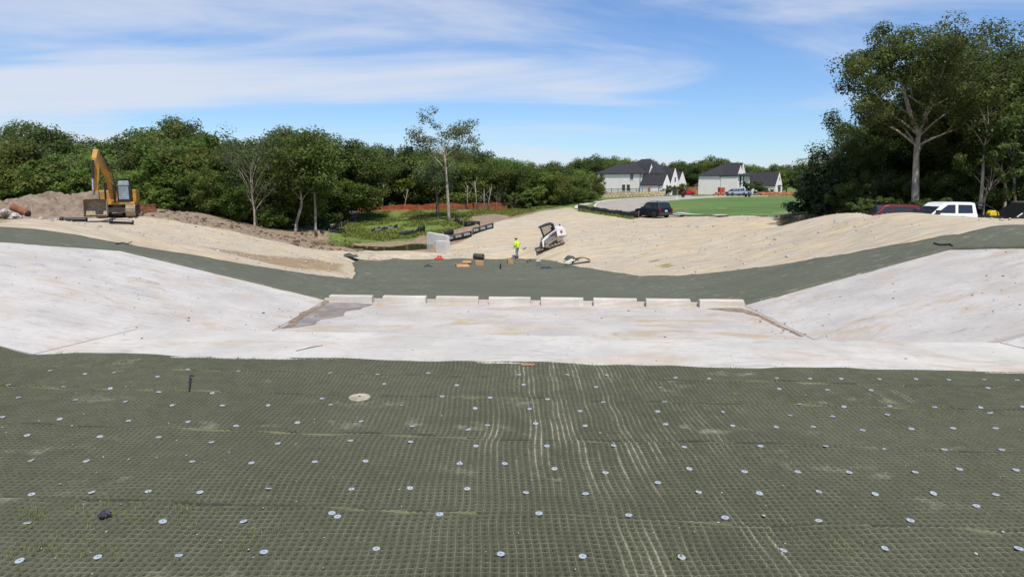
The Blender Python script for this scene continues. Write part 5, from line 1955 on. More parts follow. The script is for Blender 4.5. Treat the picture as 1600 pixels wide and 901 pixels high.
def pickup(name, label, loc, heading, paint, group=None, bed='box'):
    t = thing(name, label, 'truck', loc, heading, group)
    L, W, Ht = 5.9, 2.0, 1.93
    h = L / 2
    rear = -h if bed == 'box' else -0.62
    low = [(rear, 0.55), (rear, 1.22), (-0.6, 1.22), (h - 1.55, 1.22), (h - 0.22, 1.14), (h - 0.02, 0.95), (h, 0.52)]
    top = [(-0.62, 1.18), (-0.52, Ht - 0.05), (-0.3, Ht), (0.72, Ht), (1.05, Ht - 0.05), (1.72, 1.18)]
    WN = [((-0.38, 1.28), (-0.36, Ht - 0.16), (0.34, Ht - 0.14), (0.36, 1.28)), ((0.50, 1.28), (0.48, Ht - 0.14), (0.86, Ht - 0.15), (1.42, 1.30))]
    wh = (h - 0.98, -h + 1.2)
    b, c = car_body(t, low, top, W, paint, 0.15, wh if bed == 'box' else (h - 0.98,), 0.41, 0.28, [(w, M_GLASS) for w in WN])
    end_pane(c, 1.66, 1.24, 1.04, Ht - 0.08, W / 2 - 0.16, W / 2 - 0.26, M_GLASS)
    end_pane(c, -0.60, 1.26, -0.53, Ht - 0.12, W / 2 - 0.24, W / 2 - 0.30, M_GLASS)
    for s in (-1, 1):
        mb = MB(); mb.box(h - 0.20, h + 0.012, s * 0.74 - 0.18, s * 0.74 + 0.18, 0.86, 1.06); mb.build('headlight', M_LAMP, b)
        mb = MB(); mb.box(1.42, 1.55, s * 1.12 - 0.11, s * 1.12 + 0.11, 1.22, 1.48); mb.build('mirror', M_BLACKM, b)
        mb = MB(); mb.box(0.12, 0.28, s * 1.0 - 0.012, s * 1.0 + 0.012, 1.08, 1.12); mb.build('door_handle', M_BLACKM, b)
    mb = MB(); mb.box(h - 0.04, h + 0.03, -0.55, 0.55, 0.70, 1.06); mb.build('grille', M_BLACKM, b)
    if bed == 'box':
        mb = MB(); mb.box(-h + 0.1, -0.72, -W / 2 + 0.12, W / 2 - 0.12, 1.19, 1.235); mb.build('bed_opening', M_BLACKM, b)
    else:   # black flatbed with a headache rack
        mb = MB(); mb.box(-h - 0.5, -0.80, -1.12, 1.12, 0.98, 1.10); mb.box(-h - 0.5, -h - 0.42, -1.12, 1.12, 0.72, 0.98); mb.build('flatbed_deck', M_BLKV, t)
        mb = MB()
        for z in (1.15, 1.40, 1.62, 1.86):
            mb.box(-0.86, -0.80, -0.98, 0.98, z, z + 0.06)
        for yy in (-0.98, -0.5, 0.0, 0.44, 0.92):
            mb.box(-0.865, -0.795, yy, yy + 0.06, 1.10, 1.92)
        mb.box(-0.845, -0.815, -0.95, 0.95, 1.15, 1.55)
        rk = mb.build('headache_rack', M_BLKV, t)
        for s in (-1, 1):
            mb = MB(); mb.box(-0.90, -0.87, s * 0.80 - 0.09, s * 0.80 + 0.09, 1.62, 1.80); mb.build('work_lamp', M_LAMP, rk)
            mb = MB(); mb.tube([(-0.84, s * 1.0, 1.85), (-1.5, s * 1.02, 1.45), (-1.6, s * 1.02, 1.12)], 0.035, 6); mb.build('brace', M_BLKV, rk)
            for xx in (-1.45,):
                wheel(t, xx - 0.2, s * 0.86, 0.41, 0.28)
            mb = MB(); mb.box(-h - 0.2, -0.9, s * 1.13 - 0.01, s * 1.13 + 0.015, 0.99, 1.09); mb.build('side_rail', M_BLACKM, t)
        mb = MB(); mb.box(-h - 0.3, 0.2, -0.4, 0.4, 0.5, 0.95); mb.build('chassis', M_BLACKM, t)
    return t


g = g_at(1028, 341.5)
suv('parked_suv', 'dark blue SUV with roof rails parked at the end of the street', (g.x, 81.5, H(g.x, 81.5) + 0.02), R(90 + 25), M_NAVY)
# behind the berm
x = aty(1383, 330, 51)[0]
suv('parked_suv', 'dark red SUV half hidden behind the berm before the right wood', (x, 51, aty(1390, 319.5, 51)[2] - 1.80), R(180 - 4), M_REDV, Ht=1.80, rack=False)
x = aty(1484, 330, 44)[0]
zt = aty(1470, 318.5, 44)[2] - 1.82
pk = pickup('pickup_truck', 'white crew-cab pickup with black flatbed and headache rack behind the berm', (x + 0.35, 44, zt - 0.05), R(180 + 2), M_WHITEV, bed='flat')
pk.scale = (1.26, 1.03, 1.03)
# black dump trailer at the right edge
tx = aty(1588, 330, 43.0)[0]
tz = zt - 0.05
t = thing('dump_trailer', 'black high-sided trailer at the right picture edge behind the berm', 'trailer', (tx + 0.9, 43.0, tz), R(178))
mb = MB(); mb.prism([(1.75, 1.05), (0.55, 1.95), (-3.0, 1.95), (-3.0, 0.95), (1.75, 0.95)], -1.1, 1.1); mb.build('body', M_BLKV, t, bevel=0.02)
mb = MB(); mb.box(-3.05, 0.5, -1.15, 1.15, 1.95, 2.03); mb.build('rolled_tarp', plain('tarp_brown', (0.20, 0.16, 0.13), 0.9), t)
for k in range(5):
    mb = MB(); mb.box(-2.8 + 0.72 * k, -2.55 + 0.72 * k, 1.10, 1.125, 1.80, 1.87); mb.build('reflector', M_PRINT, t)
mb = MB(); mb.box(-0.75, 0.0, 1.102, 1.12, 1.20, 1.65); mb.build('side_board', plain('faded_sign', (0.33, 0.27, 0.17), 0.9, var=0.5, scale=9), t)
for k in range(2):
    mb = MB(); a_ = Vector((1.55 - 0.55 * k, 1.12, 1.14 + 0.42 * k)); b_ = Vector((1.25 - 0.5 * k, 1.12, 1.36 + 0.42 * k))
    mb.tube([a_, b_], 0.035, 6); mb.build('white_stripe', M_PRINT, t)
mb = MB(); mb.tube([(1.7, 0, 0.8), (3.1, 0, 0.75)], 0.07, 8); mb.build('drawbar', M_BLACKM, t)
for xx in (-0.6, -1.5):
    for s in (-1, 1):
        wheel(t, xx, s * 0.98, 0.39, 0.25)
gx = aty(1546, 333, 42.6)
mb = MB(); mb.prism([(-0.24, 0), (0.24, 0), (0.20, 0.16), (0.08, 0.26), (-0.12, 0.26), (-0.22, 0.15)], -0.16, 0.16)
o = mb.build('yellow_case', M_YCAP, bevel=0.03); o.location = (pk.location.x + 2.1, 43.6, pk.location.z + 1.10 * 1.03 + 0.004); o.scale = (1.3, 1.3, 1.3)
tag(o, 'yellow plastic tool case lying on the black flatbed', 'tool case')

# cars at the houses
for (u, v, y, paint, hd, lab) in ((1073, 304.5, 190, M_REDV, 20, 'bright red car in the drive of the first house'), ):
    g = g_at(u, v + 1)
    suv('parked_car', lab, (g.x, g.y, g.z + 0.05), R(hd), plain('bright_red_car', (0.42, 0.012, 0.03), 0.3), L=4.4, Ht=1.55, rack=False)
g = g_at(1150, 306.4); pickup('pickup_truck', 'light grey pickup parked in front of the second house', (g.x, g.y, g.z + 0.07), R(200), M_SILV)
g = g_at(1165, 306.0); pickup('pickup_truck', 'blue grey pickup behind the light one before the second house', (g.x, g.y + 4, g.z + 0.07), R(205), plain('blue_grey_paint', (0.20, 0.25, 0.33), 0.3))
g = g_at(1168, 308.0)
t = thing('utility_trailer', 'low dark utility trailer at the far edge of the lawn', 'trailer', (g.x, g.y, g.z + 0.05), R(5))
mb = MB(); mb.box(-2.2, 2.2, -0.9, 0.9, 0.45, 0.55); mb.build('deck', M_BLACKM, t)
mb = MB()
for s in (-1, 1):
    mb.tube([(-2.2, s * 0.9, 0.8), (2.2, s * 0.9, 0.8)], 0.03, 5)
    for xx in (-2.2, -1.1, 0, 1.1, 2.2):
        mb.tube([(xx, s * 0.9, 0.5), (xx, s * 0.9, 0.8)], 0.025, 5)
mb.build('rail', plain('green_rail', (0.02, 0.07, 0.05), 0.5), t)
for s in (-1, 1):
    wheel(t, 0, s * 1.0, 0.33, 0.2)

# ------------------------------------------------------------------ excavator
gx = g_at(182, 339.5)
EXY = 58.5
ex_x = aty(186, 339, EXY)[0]
EXR = R(22)
EX = thing('excavator', 'yellow tracked excavator with raised boom and bucket on the ground', 'excavator', (ex_x, EXY, H(ex_x, EXY) + 0.02), EXR)
# local frame: y- faces the photographer; boom comes towards the photographer and to the left
def track(parent, x0, x1, y0, y1, hgt, name='track'):
    n = 7
    prof = []
    r = hgt / 2
    for k in range(n + 1):
        t_ = -math.pi / 2 - math.pi * k / n
        prof.append((y0 + r + r * math.cos(t_), r + r * math.sin(t_)))
    for k in range(n + 1):
        t_ = math.pi / 2 - math.pi * k / n
        prof.append((y1 - r + r * math.cos(t_), r + r * math.sin(t_)))
    mb = MB(); mb.prism(prof, x0 + 0.08, x1 - 0.08, 0, axis='x')
    tr = mb.build(name, M_BLACKM, parent)
    # grouser shoes, one by one
    P = [Vector((0, p[0], p[1])) for p in prof]
    per = [(P[i] - P[(i + 1) % len(P)]).length for i in range(len(P))]
    tot = sum(per)
    m = int(tot / 0.20)
    for k in range(m):
        s_ = tot * k / m
        i = 0
        while s_ > per[i]:
            s_ -= per[i]; i += 1
        a, b = P[i], P[(i + 1) % len(P)]
        q = a.lerp(b, s_ / per[i])
        d = (b - a).normalized()
        nrm = Vector((0, -d.z, d.y))
        c_ = Vector((0, (y0 + y1) / 2, r))
        if (q - c_).dot(nrm) < 0: nrm = -nrm
        ww, tt = 0.085, 0.035
        vs = []
        for xx in (x0, x1):
            for e in (-ww, ww):
                for f in (0.0, tt):
                    vs.append(Vector((xx, 0, 0)) + q + d * e + nrm * f)
        mb = MB(); mb.add(vs, [(0, 1, 3, 2), (4, 6, 7, 5), (0, 4, 5, 1), (2, 3, 7, 6), (0, 2, 6, 4), (1, 5, 7, 3)])
        mb.build('track_shoe', M_TRACK, tr)
    return tr


track(EX, 0.75, 1.45, -1.9, 1.9, 0.92)
track(EX, -1.45, -0.75, -1.9, 1.9, 0.92)
mb = MB(); mb.box(-0.75, 0.75, -0.8, 0.8, 0.35, 0.75); mb.lathe([(0.7, 0.75), (0.7, 0.98)], 20); mb.build('undercarriage', M_STEEL, EX)
UP = bpy.data.objects.new('upper_body', None)
mb = MB()
mb.box(-1.42, 1.42, -1.25, 1.9, 0.98, 1.22)
UPB = mb.build('house_frame', M_YEL, EX, bevel=0.03)
mb = MB(); mb.prism([(-0.2, 1.22), (2.0, 1.22), (2.25, 1.5), (2.15, 2.15), (-0.2, 2.15)], -1.42, 0.35, 0, axis='x'); mb.build('engine_cover', M_YEL, EX, bevel=0.06)
mb = MB(); mb.prism([(0.45, 1.22), (2.1, 1.22), (2.2, 1.6), (2.1, 2.12), (0.45, 2.12)], 0.42, 1.45, 0, axis='x'); mb.build('counterweight', M_YEL, EX, bevel=0.06)
mb = MB(); mb.box(1.18, 1.46, -0.5, 0.45, 1.22, 2.2); mb.build('side_cover', M_YEL, EX, bevel=0.05)
# cab on the right-hand side of the picture
cabx0, cabx1 = 0.16, 1.14
mb = MB(); mb.prism([(-1.30, 1.22), (0.35, 1.22), (0.35, 2.98), (-0.85, 3.02), (-1.22, 2.55)], cabx0, cabx1, 0.05, axis='x')
CAB = mb.build('cab', M_BLACKM, EX, bevel=0.05)
mb = MB(); mb.add([(cabx0 + 0.12, -1.345, 1.42), (cabx1 - 0.12, -1.345, 1.42), (cabx1 - 0.13, -1.275, 2.5), (cabx0 + 0.13, -1.275, 2.5)], [(0, 1, 2, 3)]); mb.build('windscreen', M_GLASS_L, CAB)
mb = MB(); mb.add([(cabx0 + 0.13, -1.25, 2.56), (cabx1 - 0.13, -1.25, 2.56), (cabx1 - 0.15, -0.93, 2.98), (cabx0 + 0.15, -0.93, 2.98)], [(0, 1, 2, 3)]); mb.build('roof_window', M_GLASS_L, CAB)
mb = MB(); mb.add([(cabx1 + 0.012, -1.1, 1.5), (cabx1 + 0.012, 0.2, 1.5), (cabx1 - 0.03, 0.2, 2.8), (cabx1 - 0.03, -0.85, 2.8)], [(0, 1, 2, 3)]); mb.build('side_window', M_GLASS, CAB)
mb = MB(); mb.box(cabx0 + 0.3, cabx1 - 0.3, -0.75, -0.2, 1.25, 2.2); mb.build('seat', M_RUB, CAB)
for s in (cabx0 - 0.02, cabx1 + 0.02):
    mb = MB(); mb.box(s - 0.05, s + 0.05, -1.42, -1.34, 2.1, 2.5); mb.build('mirror', M_BLACKM, CAB)
mb = MB(); mb.box(cabx0 + 0.05, cabx1 - 0.05, -1.0, 0.3, 3.02, 3.09); mb.build('cab_roof', M_BLACKM, CAB)
mb = MB(); mb.tube([(-0.9, 0.9, 2.1), (-0.9, 0.9, 2.6)], 0.06, 8); mb.build('exhaust', M_BLACKM, EX)
mb = MB()
for a_, b_ in (((-1.3, -1.1, 1.25), (-1.3, -1.1, 2.2)), ((-1.3, 0.0, 1.25), (-1.3, 0.0, 2.2)), ((-1.3, -1.1, 2.2), (-1.3, 0.0, 2.2))):
    mb.tube([a_, b_], 0.025, 5)
mb.build('handrail', M_BLACKM, EX)


def beam(pts, hts, w, name, mat, parent, bevel=0.03):
    """box-section arm along points; hts = depth at each point, bent in the plane of its path"""
    P = [Vector(p) for p in pts]
    vs, fs = [], []
    for i, p in enumerate(P):
        d = (P[min(i + 1, len(P) - 1)] - P[max(i - 1, 0)]).normalized()
        side = d.cross(Vector((0, 0, 1)))
        if side.length < 1e-3: side = Vector((1, 0, 0))
        side.normalize()
        upv = side.cross(d)
        ww = w[i] if isinstance(w, (list, tuple)) else w
        for sx, sz in ((-1, -1), (1, -1), (1, 1), (-1, 1)):
            vs.append(p + side * sx * ww / 2 + upv * sz * hts[i] / 2)
    for i in range(len(P) - 1):
        for k in range(4):
            a = 4 * i + k
            b = 4 * i + (k + 1) % 4
            fs.append((a, b, b + 4, a + 4))
    fs += [(3, 2, 1, 0), tuple(4 * (len(P) - 1) + k for k in range(4))]
    mb = MB(); mb.add(vs, fs)
    return mb.build(name, mat, parent, bevel=bevel)


def epx(u, v, dy):
    """excavator-local point under a pixel at a depth offset"""
    q = aty(u, v, EXY + dy)
    return Matrix.Rotation(-EXR, 3, 'Z') @ Vector((q[0] - EX.location.x, dy, q[2] - EX.location.z))


b0, b1, b2, b3 = epx(178, 309, -1.0), epx(170, 278, -2.3), epx(160, 256, -3.2), epx(149, 240, -4.6)
beam([b0, b1, b2, b3], [0.50, 0.66, 0.56, 0.36], 0.40, 'boom', M_YEL, EX)
a0, a1, a2 = epx(149.5, 234.5, -4.9), epx(149, 262, -5.0), epx(149.0, 304, -5.1)
ARM = beam([a0 + Vector((0, 0.35, 0)), a0.lerp(a1, 0.5) + Vector((0, 0.1, 0)), a1, a2], [0.40, 0.62, 0.46, 0.30], [0.36, 0.36, 0.33, 0.30], 'arm', M_YEL, EX)
mb = MB(); mb.tube([epx(145.0, 250, -5.5), epx(145.0, 279, -5.55)], 0.11, 10); mb.build('bucket_cylinder', M_BLACKM, EX)
mb = MB(); mb.tube([epx(145.0, 279, -5.55), epx(145.3, 297, -5.6)], 0.065, 8); mb.build('cylinder_rod', M_CHROME, EX)
mb = MB(); mb.tube([b1 + Vector((0.1, -0.2, 0.52)), b2 + Vector((0.1, -0.3, 0.55)), epx(153, 240, -4.4)], 0.09, 9); mb.build('arm_cylinder', M_BLACKM, EX)
for s in (-0.33, 0.33):
    mb = MB(); mb.tube([Vector((s - 0.35, -1.3, 1.2)), b1 + Vector((s * 0.9, -0.25, -0.5))], 0.075, 8); mb.build('boom_cylinder', M_BLACKM, EX)
mb = MB(); mb.tube([b0 + Vector((0.25, 0, 0.4)), b1 + Vector((0.28, -0.1, 0.45)), b2 + Vector((0.26, -0.1, 0.38))], 0.03, 5); mb.build('hydraulic_hose', M_RUB, EX)
mb = MB(); mb.box(a2.x - 0.26, a2.x + 0.26, a2.y - 0.35, a2.y + 0.25, a2.z - 0.35, a2.z + 0.25); mb.build('bucket_linkage', M_STEEL, EX, bevel=0.05)
# bucket: curved shell with cheeks and teeth
bc = epx(148.5, 325, -5.1)
bw = 0.78
arc = []
for k in range(9):
    t_ = R(95 + 200 * k / 8)
    arc.append((math.cos(t_) * 0.62, math.sin(t_) * 0.66))
arc_in = [(x * 0.92, z * 0.92) for x, z in arc]
vs, fs = [], []
for xx in (-bw, bw):
    for (yy, zz) in arc: vs.append((bc.x + xx, bc.y - yy * 1.0, bc.z + zz))
    for (yy, zz) in arc_in: vs.append((bc.x + xx, bc.y - yy, bc.z + zz))
n_ = len(arc)
for k in range(n_ - 1):
    fs.append((k, k + 1, 2 * n_ + k + 1, 2 * n_ + k))
    fs.append((n_ + k, 3 * n_ + k, 3 * n_ + k + 1, n_ + k + 1))
mb = MB(); mb.add(vs, fs)
BK = mb.build('bucket', M_STEEL, EX, True)
for xx in (-bw, bw):
    mb = MB()
    pr = [(bc.x + xx, bc.y - yy, bc.z + zz) for yy, zz in arc]
    pr2 = [(p[0] + 0.03, p[1], p[2]) for p in pr]
    mb.add(pr + pr2, [tuple(range(n_)), tuple(range(2 * n_ - 1, n_ - 1, -1))] + [(k, k + n_, (k + 1) % n_ + n_, (k + 1) % n_) for k in range(n_)])
    mb.build('cheek_plate', M_STEEL, BK)
for k in range(5):
    xx = bc.x - bw + 0.12 + k * (2 * bw - 0.24) / 4
    mb = MB(); mb.prism([(0, -0.06), (0.34, 0.0), (0, 0.06)], xx - 0.05, xx + 0.05, 0, axis='x', M=Matrix.Translation((0, bc.y + 0.2, bc.z - 0.6)))
    mb.build('tooth', M_STEEL, BK)

# pipes in front of the bucket
for i, (ua, va, ub, vb, lab) in enumerate(((94, 339.5, 136, 338.0, 'black plastic pipe lying left of the excavator bucket'), (171, 338.3, 208, 335.5, 'black plastic pipe lying right of the excavator bucket'))):
    a, b = Vector(aty(ua, va, 53.0)), Vector(aty(ub, vb, 53.6))
    a.z, b.z = H(a.x, a.y) + 0.17, H(b.x, b.y) + 0.17
    t = thing('drain_pipe', lab, 'pipe', a, 0, 'black pipes before the excavator')
    d = b - a
    mb = MB(); k = 14
    pts_ = [d * (j / (k * 1.0)) for j in range(k + 1)]
    mb.tube(pts_, [0.165 if j % 2 else 0.155 for j in range(k + 1)], 14); mb.build('barrel', M_PIPE, t, True)
    mb = MB(); mb.tube([-d.normalized() * 0.02, d.normalized() * 0.22], 0.195, 14); mb.build('socket', M_PIPE, t, True)

# ------------------------------------------------------------------ dirt pile, rubble
def mound(name, cx, cy, rx, ry, hgt, label, seed, n=96):
    xs = np.linspace(-1, 1, n); X, Y = np.meshgrid(xs, xs)
    r = np.sqrt(X ** 2 + Y ** 2)
    wx, wy = cx + X * rx, cy + Y * ry
    prof = np.clip(1 - r ** 1.7, -0.15, 1)
    Z = h0(wx, wy) - 0.25 + hgt * (prof * (1 + 0.28 * vnoise(wx, wy, 2.4, seed)) + (0.13 * vnoise(wx, wy, 0.8, seed + 1) + 0.10 * vnoise(wx, wy, 0.36, seed + 2)) * np.clip(prof * 4, 0, 1))
    idx = np.arange(n * n).reshape(n, n)
    F = np.stack([idx[:-1, :-1], idx[:-1, 1:], idx[1:, 1:], idx[1:, :-1]], -1).reshape(-1, 4)
    me = np_mesh(name, np.stack([wx, wy, Z], -1).reshape(-1, 3), F)
    o = link_mesh(name, me, M_PILE, smooth=True)
    tag(o, label, 'dirt pile', 'spoil heaps by the excavator')
    return o


def pile_mat():
    m, nt, b = new_mat('spoil_earth')
    co = world_co(nt)
    n1, n2 = noise(nt, co, 0.7, 5, 0.65), noise(nt, co, 3.5, 6, 0.7)
    c = mix(nt, maprange(nt, n1, 0.3, 0.7), (0.19, 0.14, 0.10), (0.33, 0.26, 0.19))
    c = mix(nt, maprange(nt, n2, 0.50, 0.68, 0, 0.7), c, (0.40, 0.32, 0.24))
    c = mix(nt, maprange(nt, n2, 0.30, 0.42, 0.6, 0.0), c, (0.085, 0.055, 0.04))
    nt.links.new(c, b.inputs['Base Color'])
    b.inputs['Roughness'].default_value = 0.95
    bump(nt, b, mth(nt, 'ADD', n2, noise(nt, co, 9, 4, 0.7)), 1.0, 0.12)
    return m


M_PILE = pile_mat()
q = aty(62, 330, 63); mound('dirt_pile', q[0], 63, 6.2, 4.2, 2.55, 'big brown spoil heap left of the excavator', 201)
q = aty(128, 330, 63.5); mound('dirt_pile', q[0], 63.5, 3.6, 3.4, 2.05, 'lower brown spoil heap just behind the excavator bucket', 211)
q = aty(-30, 330, 62); mound('dirt_pile', q[0], 62, 6.0, 3.8, 2.0, 'long brown spoil heap running off the left picture edge', 221)
rock_me = [lump(1.0, 300 + k, 0.8) for k in range(7)]
for i in range(46):
    u = random.triangular(-25, 46, 5); y = random.uniform(54.2, 57.2)
    q = aty(u, 340, y)
    r_ = random.choice([0.16, 0.2, 0.26, 0.32, 0.42]) * random.uniform(0.8, 1.15)
    me = rock_me[i % 7]
    key = 'w' if random.random() < 0.68 else 'b'
    mm = me.copy() if False else me
    o = bpy.data.objects.new('rock', me)
    if not me.materials: me.materials.append([M_ROCKW, M_ROCKB][i % 3 == 2])
    COL.objects.link(o)
    stack = max(0, 0.75 - abs(u - 8) / 45) * random.random()
    o.location = (q[0], y, H(q[0], y) + r_ * 0.45 + stack)
    o.scale = (r_ * random.uniform(0.9, 1.5), r_, r_ * random.uniform(0.7, 1.1))
    o.rotation_euler = (random.uniform(-0.4, 0.4), random.uniform(-0.4, 0.4), random.uniform(0, 6))
    tag(o, 'broken pale rock in the rubble heap at the left picture edge', 'rock', 'rubble rocks at the left edge')
q = aty(30, 335, 57.5)
t = thing('rusted_culvert', 'rusty corrugated steel pipe piece tipped against the rubble', 'pipe', (q[0], 57.5, H(q[0], 57.5)), 0)
mb = MB()
a_, b_ = Vector((-0.55, 0, 1.05)), Vector((0.65, 0.1, 0.42))
mb.tube([a_.lerp(b_, k / 12) for k in range(13)], [0.31 if k % 2 else 0.285 for k in range(13)], 16); mb.build('shell', M_RUST, t, True)
mb = MB(); mb.tube([b_ + Vector((-0.04, 0, 0)), b_ + Vector((0.05, 0, -0.02))], 0.33, 16); mb.build('end_band', M_BLACKM, t, True)
q = aty(229, 327, 63)
t = thing('steel_trench_box', 'long rusty red steel panel lying right of the excavator', 'steel panel', (q[0], 63, H(q[0], 63) + 0.05), R(3))
mb = MB(); mb.box(-0.95, 0.85, -0.1, 0.1, 0.0, 0.55); mb.build('panel', M_RUST, t, bevel=0.02)
mb = MB(); mb.box(-1.0, 0.9, -0.13, 0.13, 0.55, 0.64); mb.build('top_rail', M_RUST, t)

# ------------------------------------------------------------------ compact track loader on the slope
sy = 60.5
pF, pR = g_at(846, 391), g_at(886, 383.5)
pF, pR = Vector(aty(845, 391.5, 60.8)), Vector(aty(887, 378.8, 60.8))
slope = math.atan2(pR.z - pF.z, pR.x - pF.x)
mid = (pF + pR) / 2
lift = 0.0
for fx in np.linspace(-0.8, 0.85, 9):
    for fy in (-0.92, -0.52, 0.0, 0.52, 0.92):
        q = (mid.x + fx * math.cos(slope), mid.y + fy)
        lift = max(lift, H(*q) + 0.03 - (mid.z + fx * math.sin(slope)))
print('loader lift', lift)
SK = thing('track_loader', 'white compact track loader climbing the gravel slope near the worker', 'loader', (mid.x, mid.y, mid.z + max(0, lift - 0.06)), rot=(0, -slope, R(2)))
# local: x- is the front (towards lower left), y- faces the photographer, z up
def loader_track(y0, y1):
    prof = [(-0.78, 0.06), (-0.60, 0.0), (0.66, 0.0), (0.86, 0.10), (0.88, 0.24), (0.58, 0.66), (0.44, 0.70), (0.30, 0.66), (-0.72, 0.32), (-0.84, 0.2)]
    mb = MB(); mb.prism(prof, y0, y1)
    tr = mb.build('track', M_TRACK, SK, bevel=0.03)
    inner = [(-0.62, 0.10), (0.62, 0.09), (0.74, 0.18), (0.50, 0.54), (0.36, 0.55), (-0.66, 0.24)]
    yy = y0 - 0.01
    mb = MB(); mb.add([(x, yy, z) for x, z in inner], [tuple(range(len(inner)))]); mb.build('track_opening', M_BLACKM, tr)
    for (x, z, r) in ((-0.60, 0.18, 0.12), (-0.25, 0.13, 0.10), (0.05, 0.13, 0.10), (0.35, 0.13, 0.10), (0.62, 0.17, 0.12), (0.43, 0.46, 0.17)):
        mb = MB(); mb.lathe([(r, -0.03), (r, 0.02), (r * 0.4, 0.03)], 12, Matrix.Translation((x, yy - 0.01, z)) @ Matrix.Rotation(R(90), 4, 'X')); mb.build('roller', M_TRACK, tr)
    P = [Vector((p[0], 0, p[1])) for p in prof]
    for i in range(len(P)):
        a, b = P[i], P[(i + 1) % len(P)]
        k = max(1, int((b - a).length / 0.13))
        for j in range(k):
            qq = a.lerp(b, (j + 0.5) / k)
            d = (b - a).normalized(); nn = Vector((-d.z, 0, d.x))
            if (qq - Vector((0, 0, 0.3))).dot(nn) < 0: nn = -nn
            vs = [Vector((0, yv, 0)) + qq + d * e + nn * f for yv in (y0 + 0.01, y1 - 0.01) for e in (-0.035, 0.035) for f in (-0.01, 0.03)]
            mb = MB(); mb.add(vs, [(0, 1, 3, 2), (4, 6, 7, 5), (0, 4, 5, 1), (2, 3, 7, 6), (0, 2, 6, 4), (1, 5, 7, 3)]); mb.build('tread_lug', M_TRACK, tr)


loader_track(-0.92, -0.52)
loader_track(0.52, 0.92)
mb = MB(); mb.prism([(-0.75, 0.35), (0.95, 0.42), (1.22, 0.55), (1.24, 1.28), (1.0, 1.48), (0.45, 1.42), (0.3, 0.95), (-0.75, 0.72)], -0.52, 0.52); HB = mb.build('hull', M_WHITEP, SK, bevel=0.03)
mb = MB(); mb.box(1.225, 1.27, -0.52, 0.52, 0.50, 1.36); mb.build('rear_guard', M_ORANGE, SK)
mb = MB(); mb.prism([(0.40, 0.75), (1.22, 0.62), (1.22, 1.32), (0.95, 1.50), (0.50, 1.44)], -0.92, -0.53); sp_ = mb.build('rear_side', M_WHITEP, SK, bevel=0.03)
mb = MB(); mb.prism([(0.40, 0.75), (1.22, 0.62), (1.22, 1.32), (0.95, 1.50), (0.50, 1.44)], 0.53, 0.92); mb.build('rear_side', M_WHITEP, SK, bevel=0.03)
mb = MB(); mb.add([(0.74, -0.925, 1.14), (0.98, -0.925, 1.14), (0.92, -0.925, 0.92), (0.84, -0.925, 0.86), (0.76, -0.925, 0.94)], [(0, 1, 2, 3, 4)]); mb.build('emblem', M_LOGO, sp_)
for s in (-1, 1):
    y0, y1 = (s * 0.60, s * 0.84) if s > 0 else (-0.84, -0.60)
    mb = MB(); mb.prism([(1.08, 1.46), (0.55, 1.40), (-0.55, 1.02), (-0.98, 0.80), (-1.06, 0.20), (-0.92, 0.18), (-0.84, 0.66), (-0.45, 0.86), (0.55, 1.24), (1.08, 1.26)], y0, y1); mb.build('lift_arm', M_WHITEP, SK, bevel=0.02)
    mb = MB(); mb.tube([(0.75, s * 0.72, 0.85), (-0.15, s * 0.72, 0.98)], 0.05, 8); mb.build('lift_cylinder', M_BLACKM, SK)
mb = MB(); mb.add([(0.40, -0.846, 1.29), (-0.30, -0.846, 1.03), (-0.30, -0.846, 0.96), (0.40, -0.846, 1.22)], [(0, 1, 2, 3)]); mb.build('decal', M_LOGO, SK)
# cab: posts, roof, mesh side
SC = None
for s_ in (-0.50, 0.50):
    for (x0, z0, x1, z1) in ((-0.66, 0.72, -0.72, 1.86), (0.38, 1.0, 0.28, 1.92)):
        mb = MB(); mb.tube([(x0, s_, z0), (x1, s_, z1)], 0.055, 6)
        o = mb.build('cab_post', M_BLACKM, SK)
        SC = SC or o
    mb = MB(); mb.tube([(-0.66, s_, 0.95), (0.36, s_, 1.15)], 0.04, 6); mb.build('cab_rail', M_BLACKM, SK)
mb = MB(); mb.prism([(-0.90, 1.84), (-0.86, 1.93), (-0.2, 2.02), (0.25, 2.0), (0.40, 1.88), (0.30, 1.84)], -0.56, 0.56); mb.build('cab_roof', M_BLACKM, SC, bevel=0.03)
for s in (-0.505, 0.505):
    mb = MB()
    for k in range(7):
        xx = -0.60 + 0.145 * k
        mb.tube([(xx, s, 1.05 + 0.03 * k), (xx - 0.02, s, 1.86)], 0.011, 4)
    for k in range(5):
        mb.tube([(-0.66, s, 1.12 + 0.16 * k), (0.32, s, 1.20 + 0.15 * k)], 0.011, 4)
    mb.build('side_screen', M_BLACKM, SC)
mb = MB(); mb.box(-0.25, 0.22, -0.26, 0.26, 0.75, 0.95); mb.box(0.12, 0.28, -0.26, 0.26, 0.95, 1.55); mb.build('seat', M_RUB, SC, bevel=0.04)
mb = MB(); mb.box(0.36, 0.44, -0.5, 0.5, 1.35, 1.85); mb.build('rear_panel', M_BLACKM, SC)
mb = MB(); mb.prism([(-1.02, 0.62), (-1.30, 0.10), (-1.24, 0.04), (-0.88, 0.10), (-0.92, 0.60)], -0.82, 0.82); AT = mb.build('quick_attach', M_BLACKM, SK, bevel=0.02)
mb = MB(); mb.prism([(-1.10, 0.10), (-1.62, 0.03), (-1.64, 0.0), (-1.02, -0.02)], -0.88, 0.88); mb.build('blade', M_STEEL, AT)
for s in (-0.35, 0.35):
    mb = MB(); mb.tube([(0.95, s, 1.48), (0.95, s, 1.60)], 0.045, 8); mb.build('work_lamp', M_BLACKM, SK)

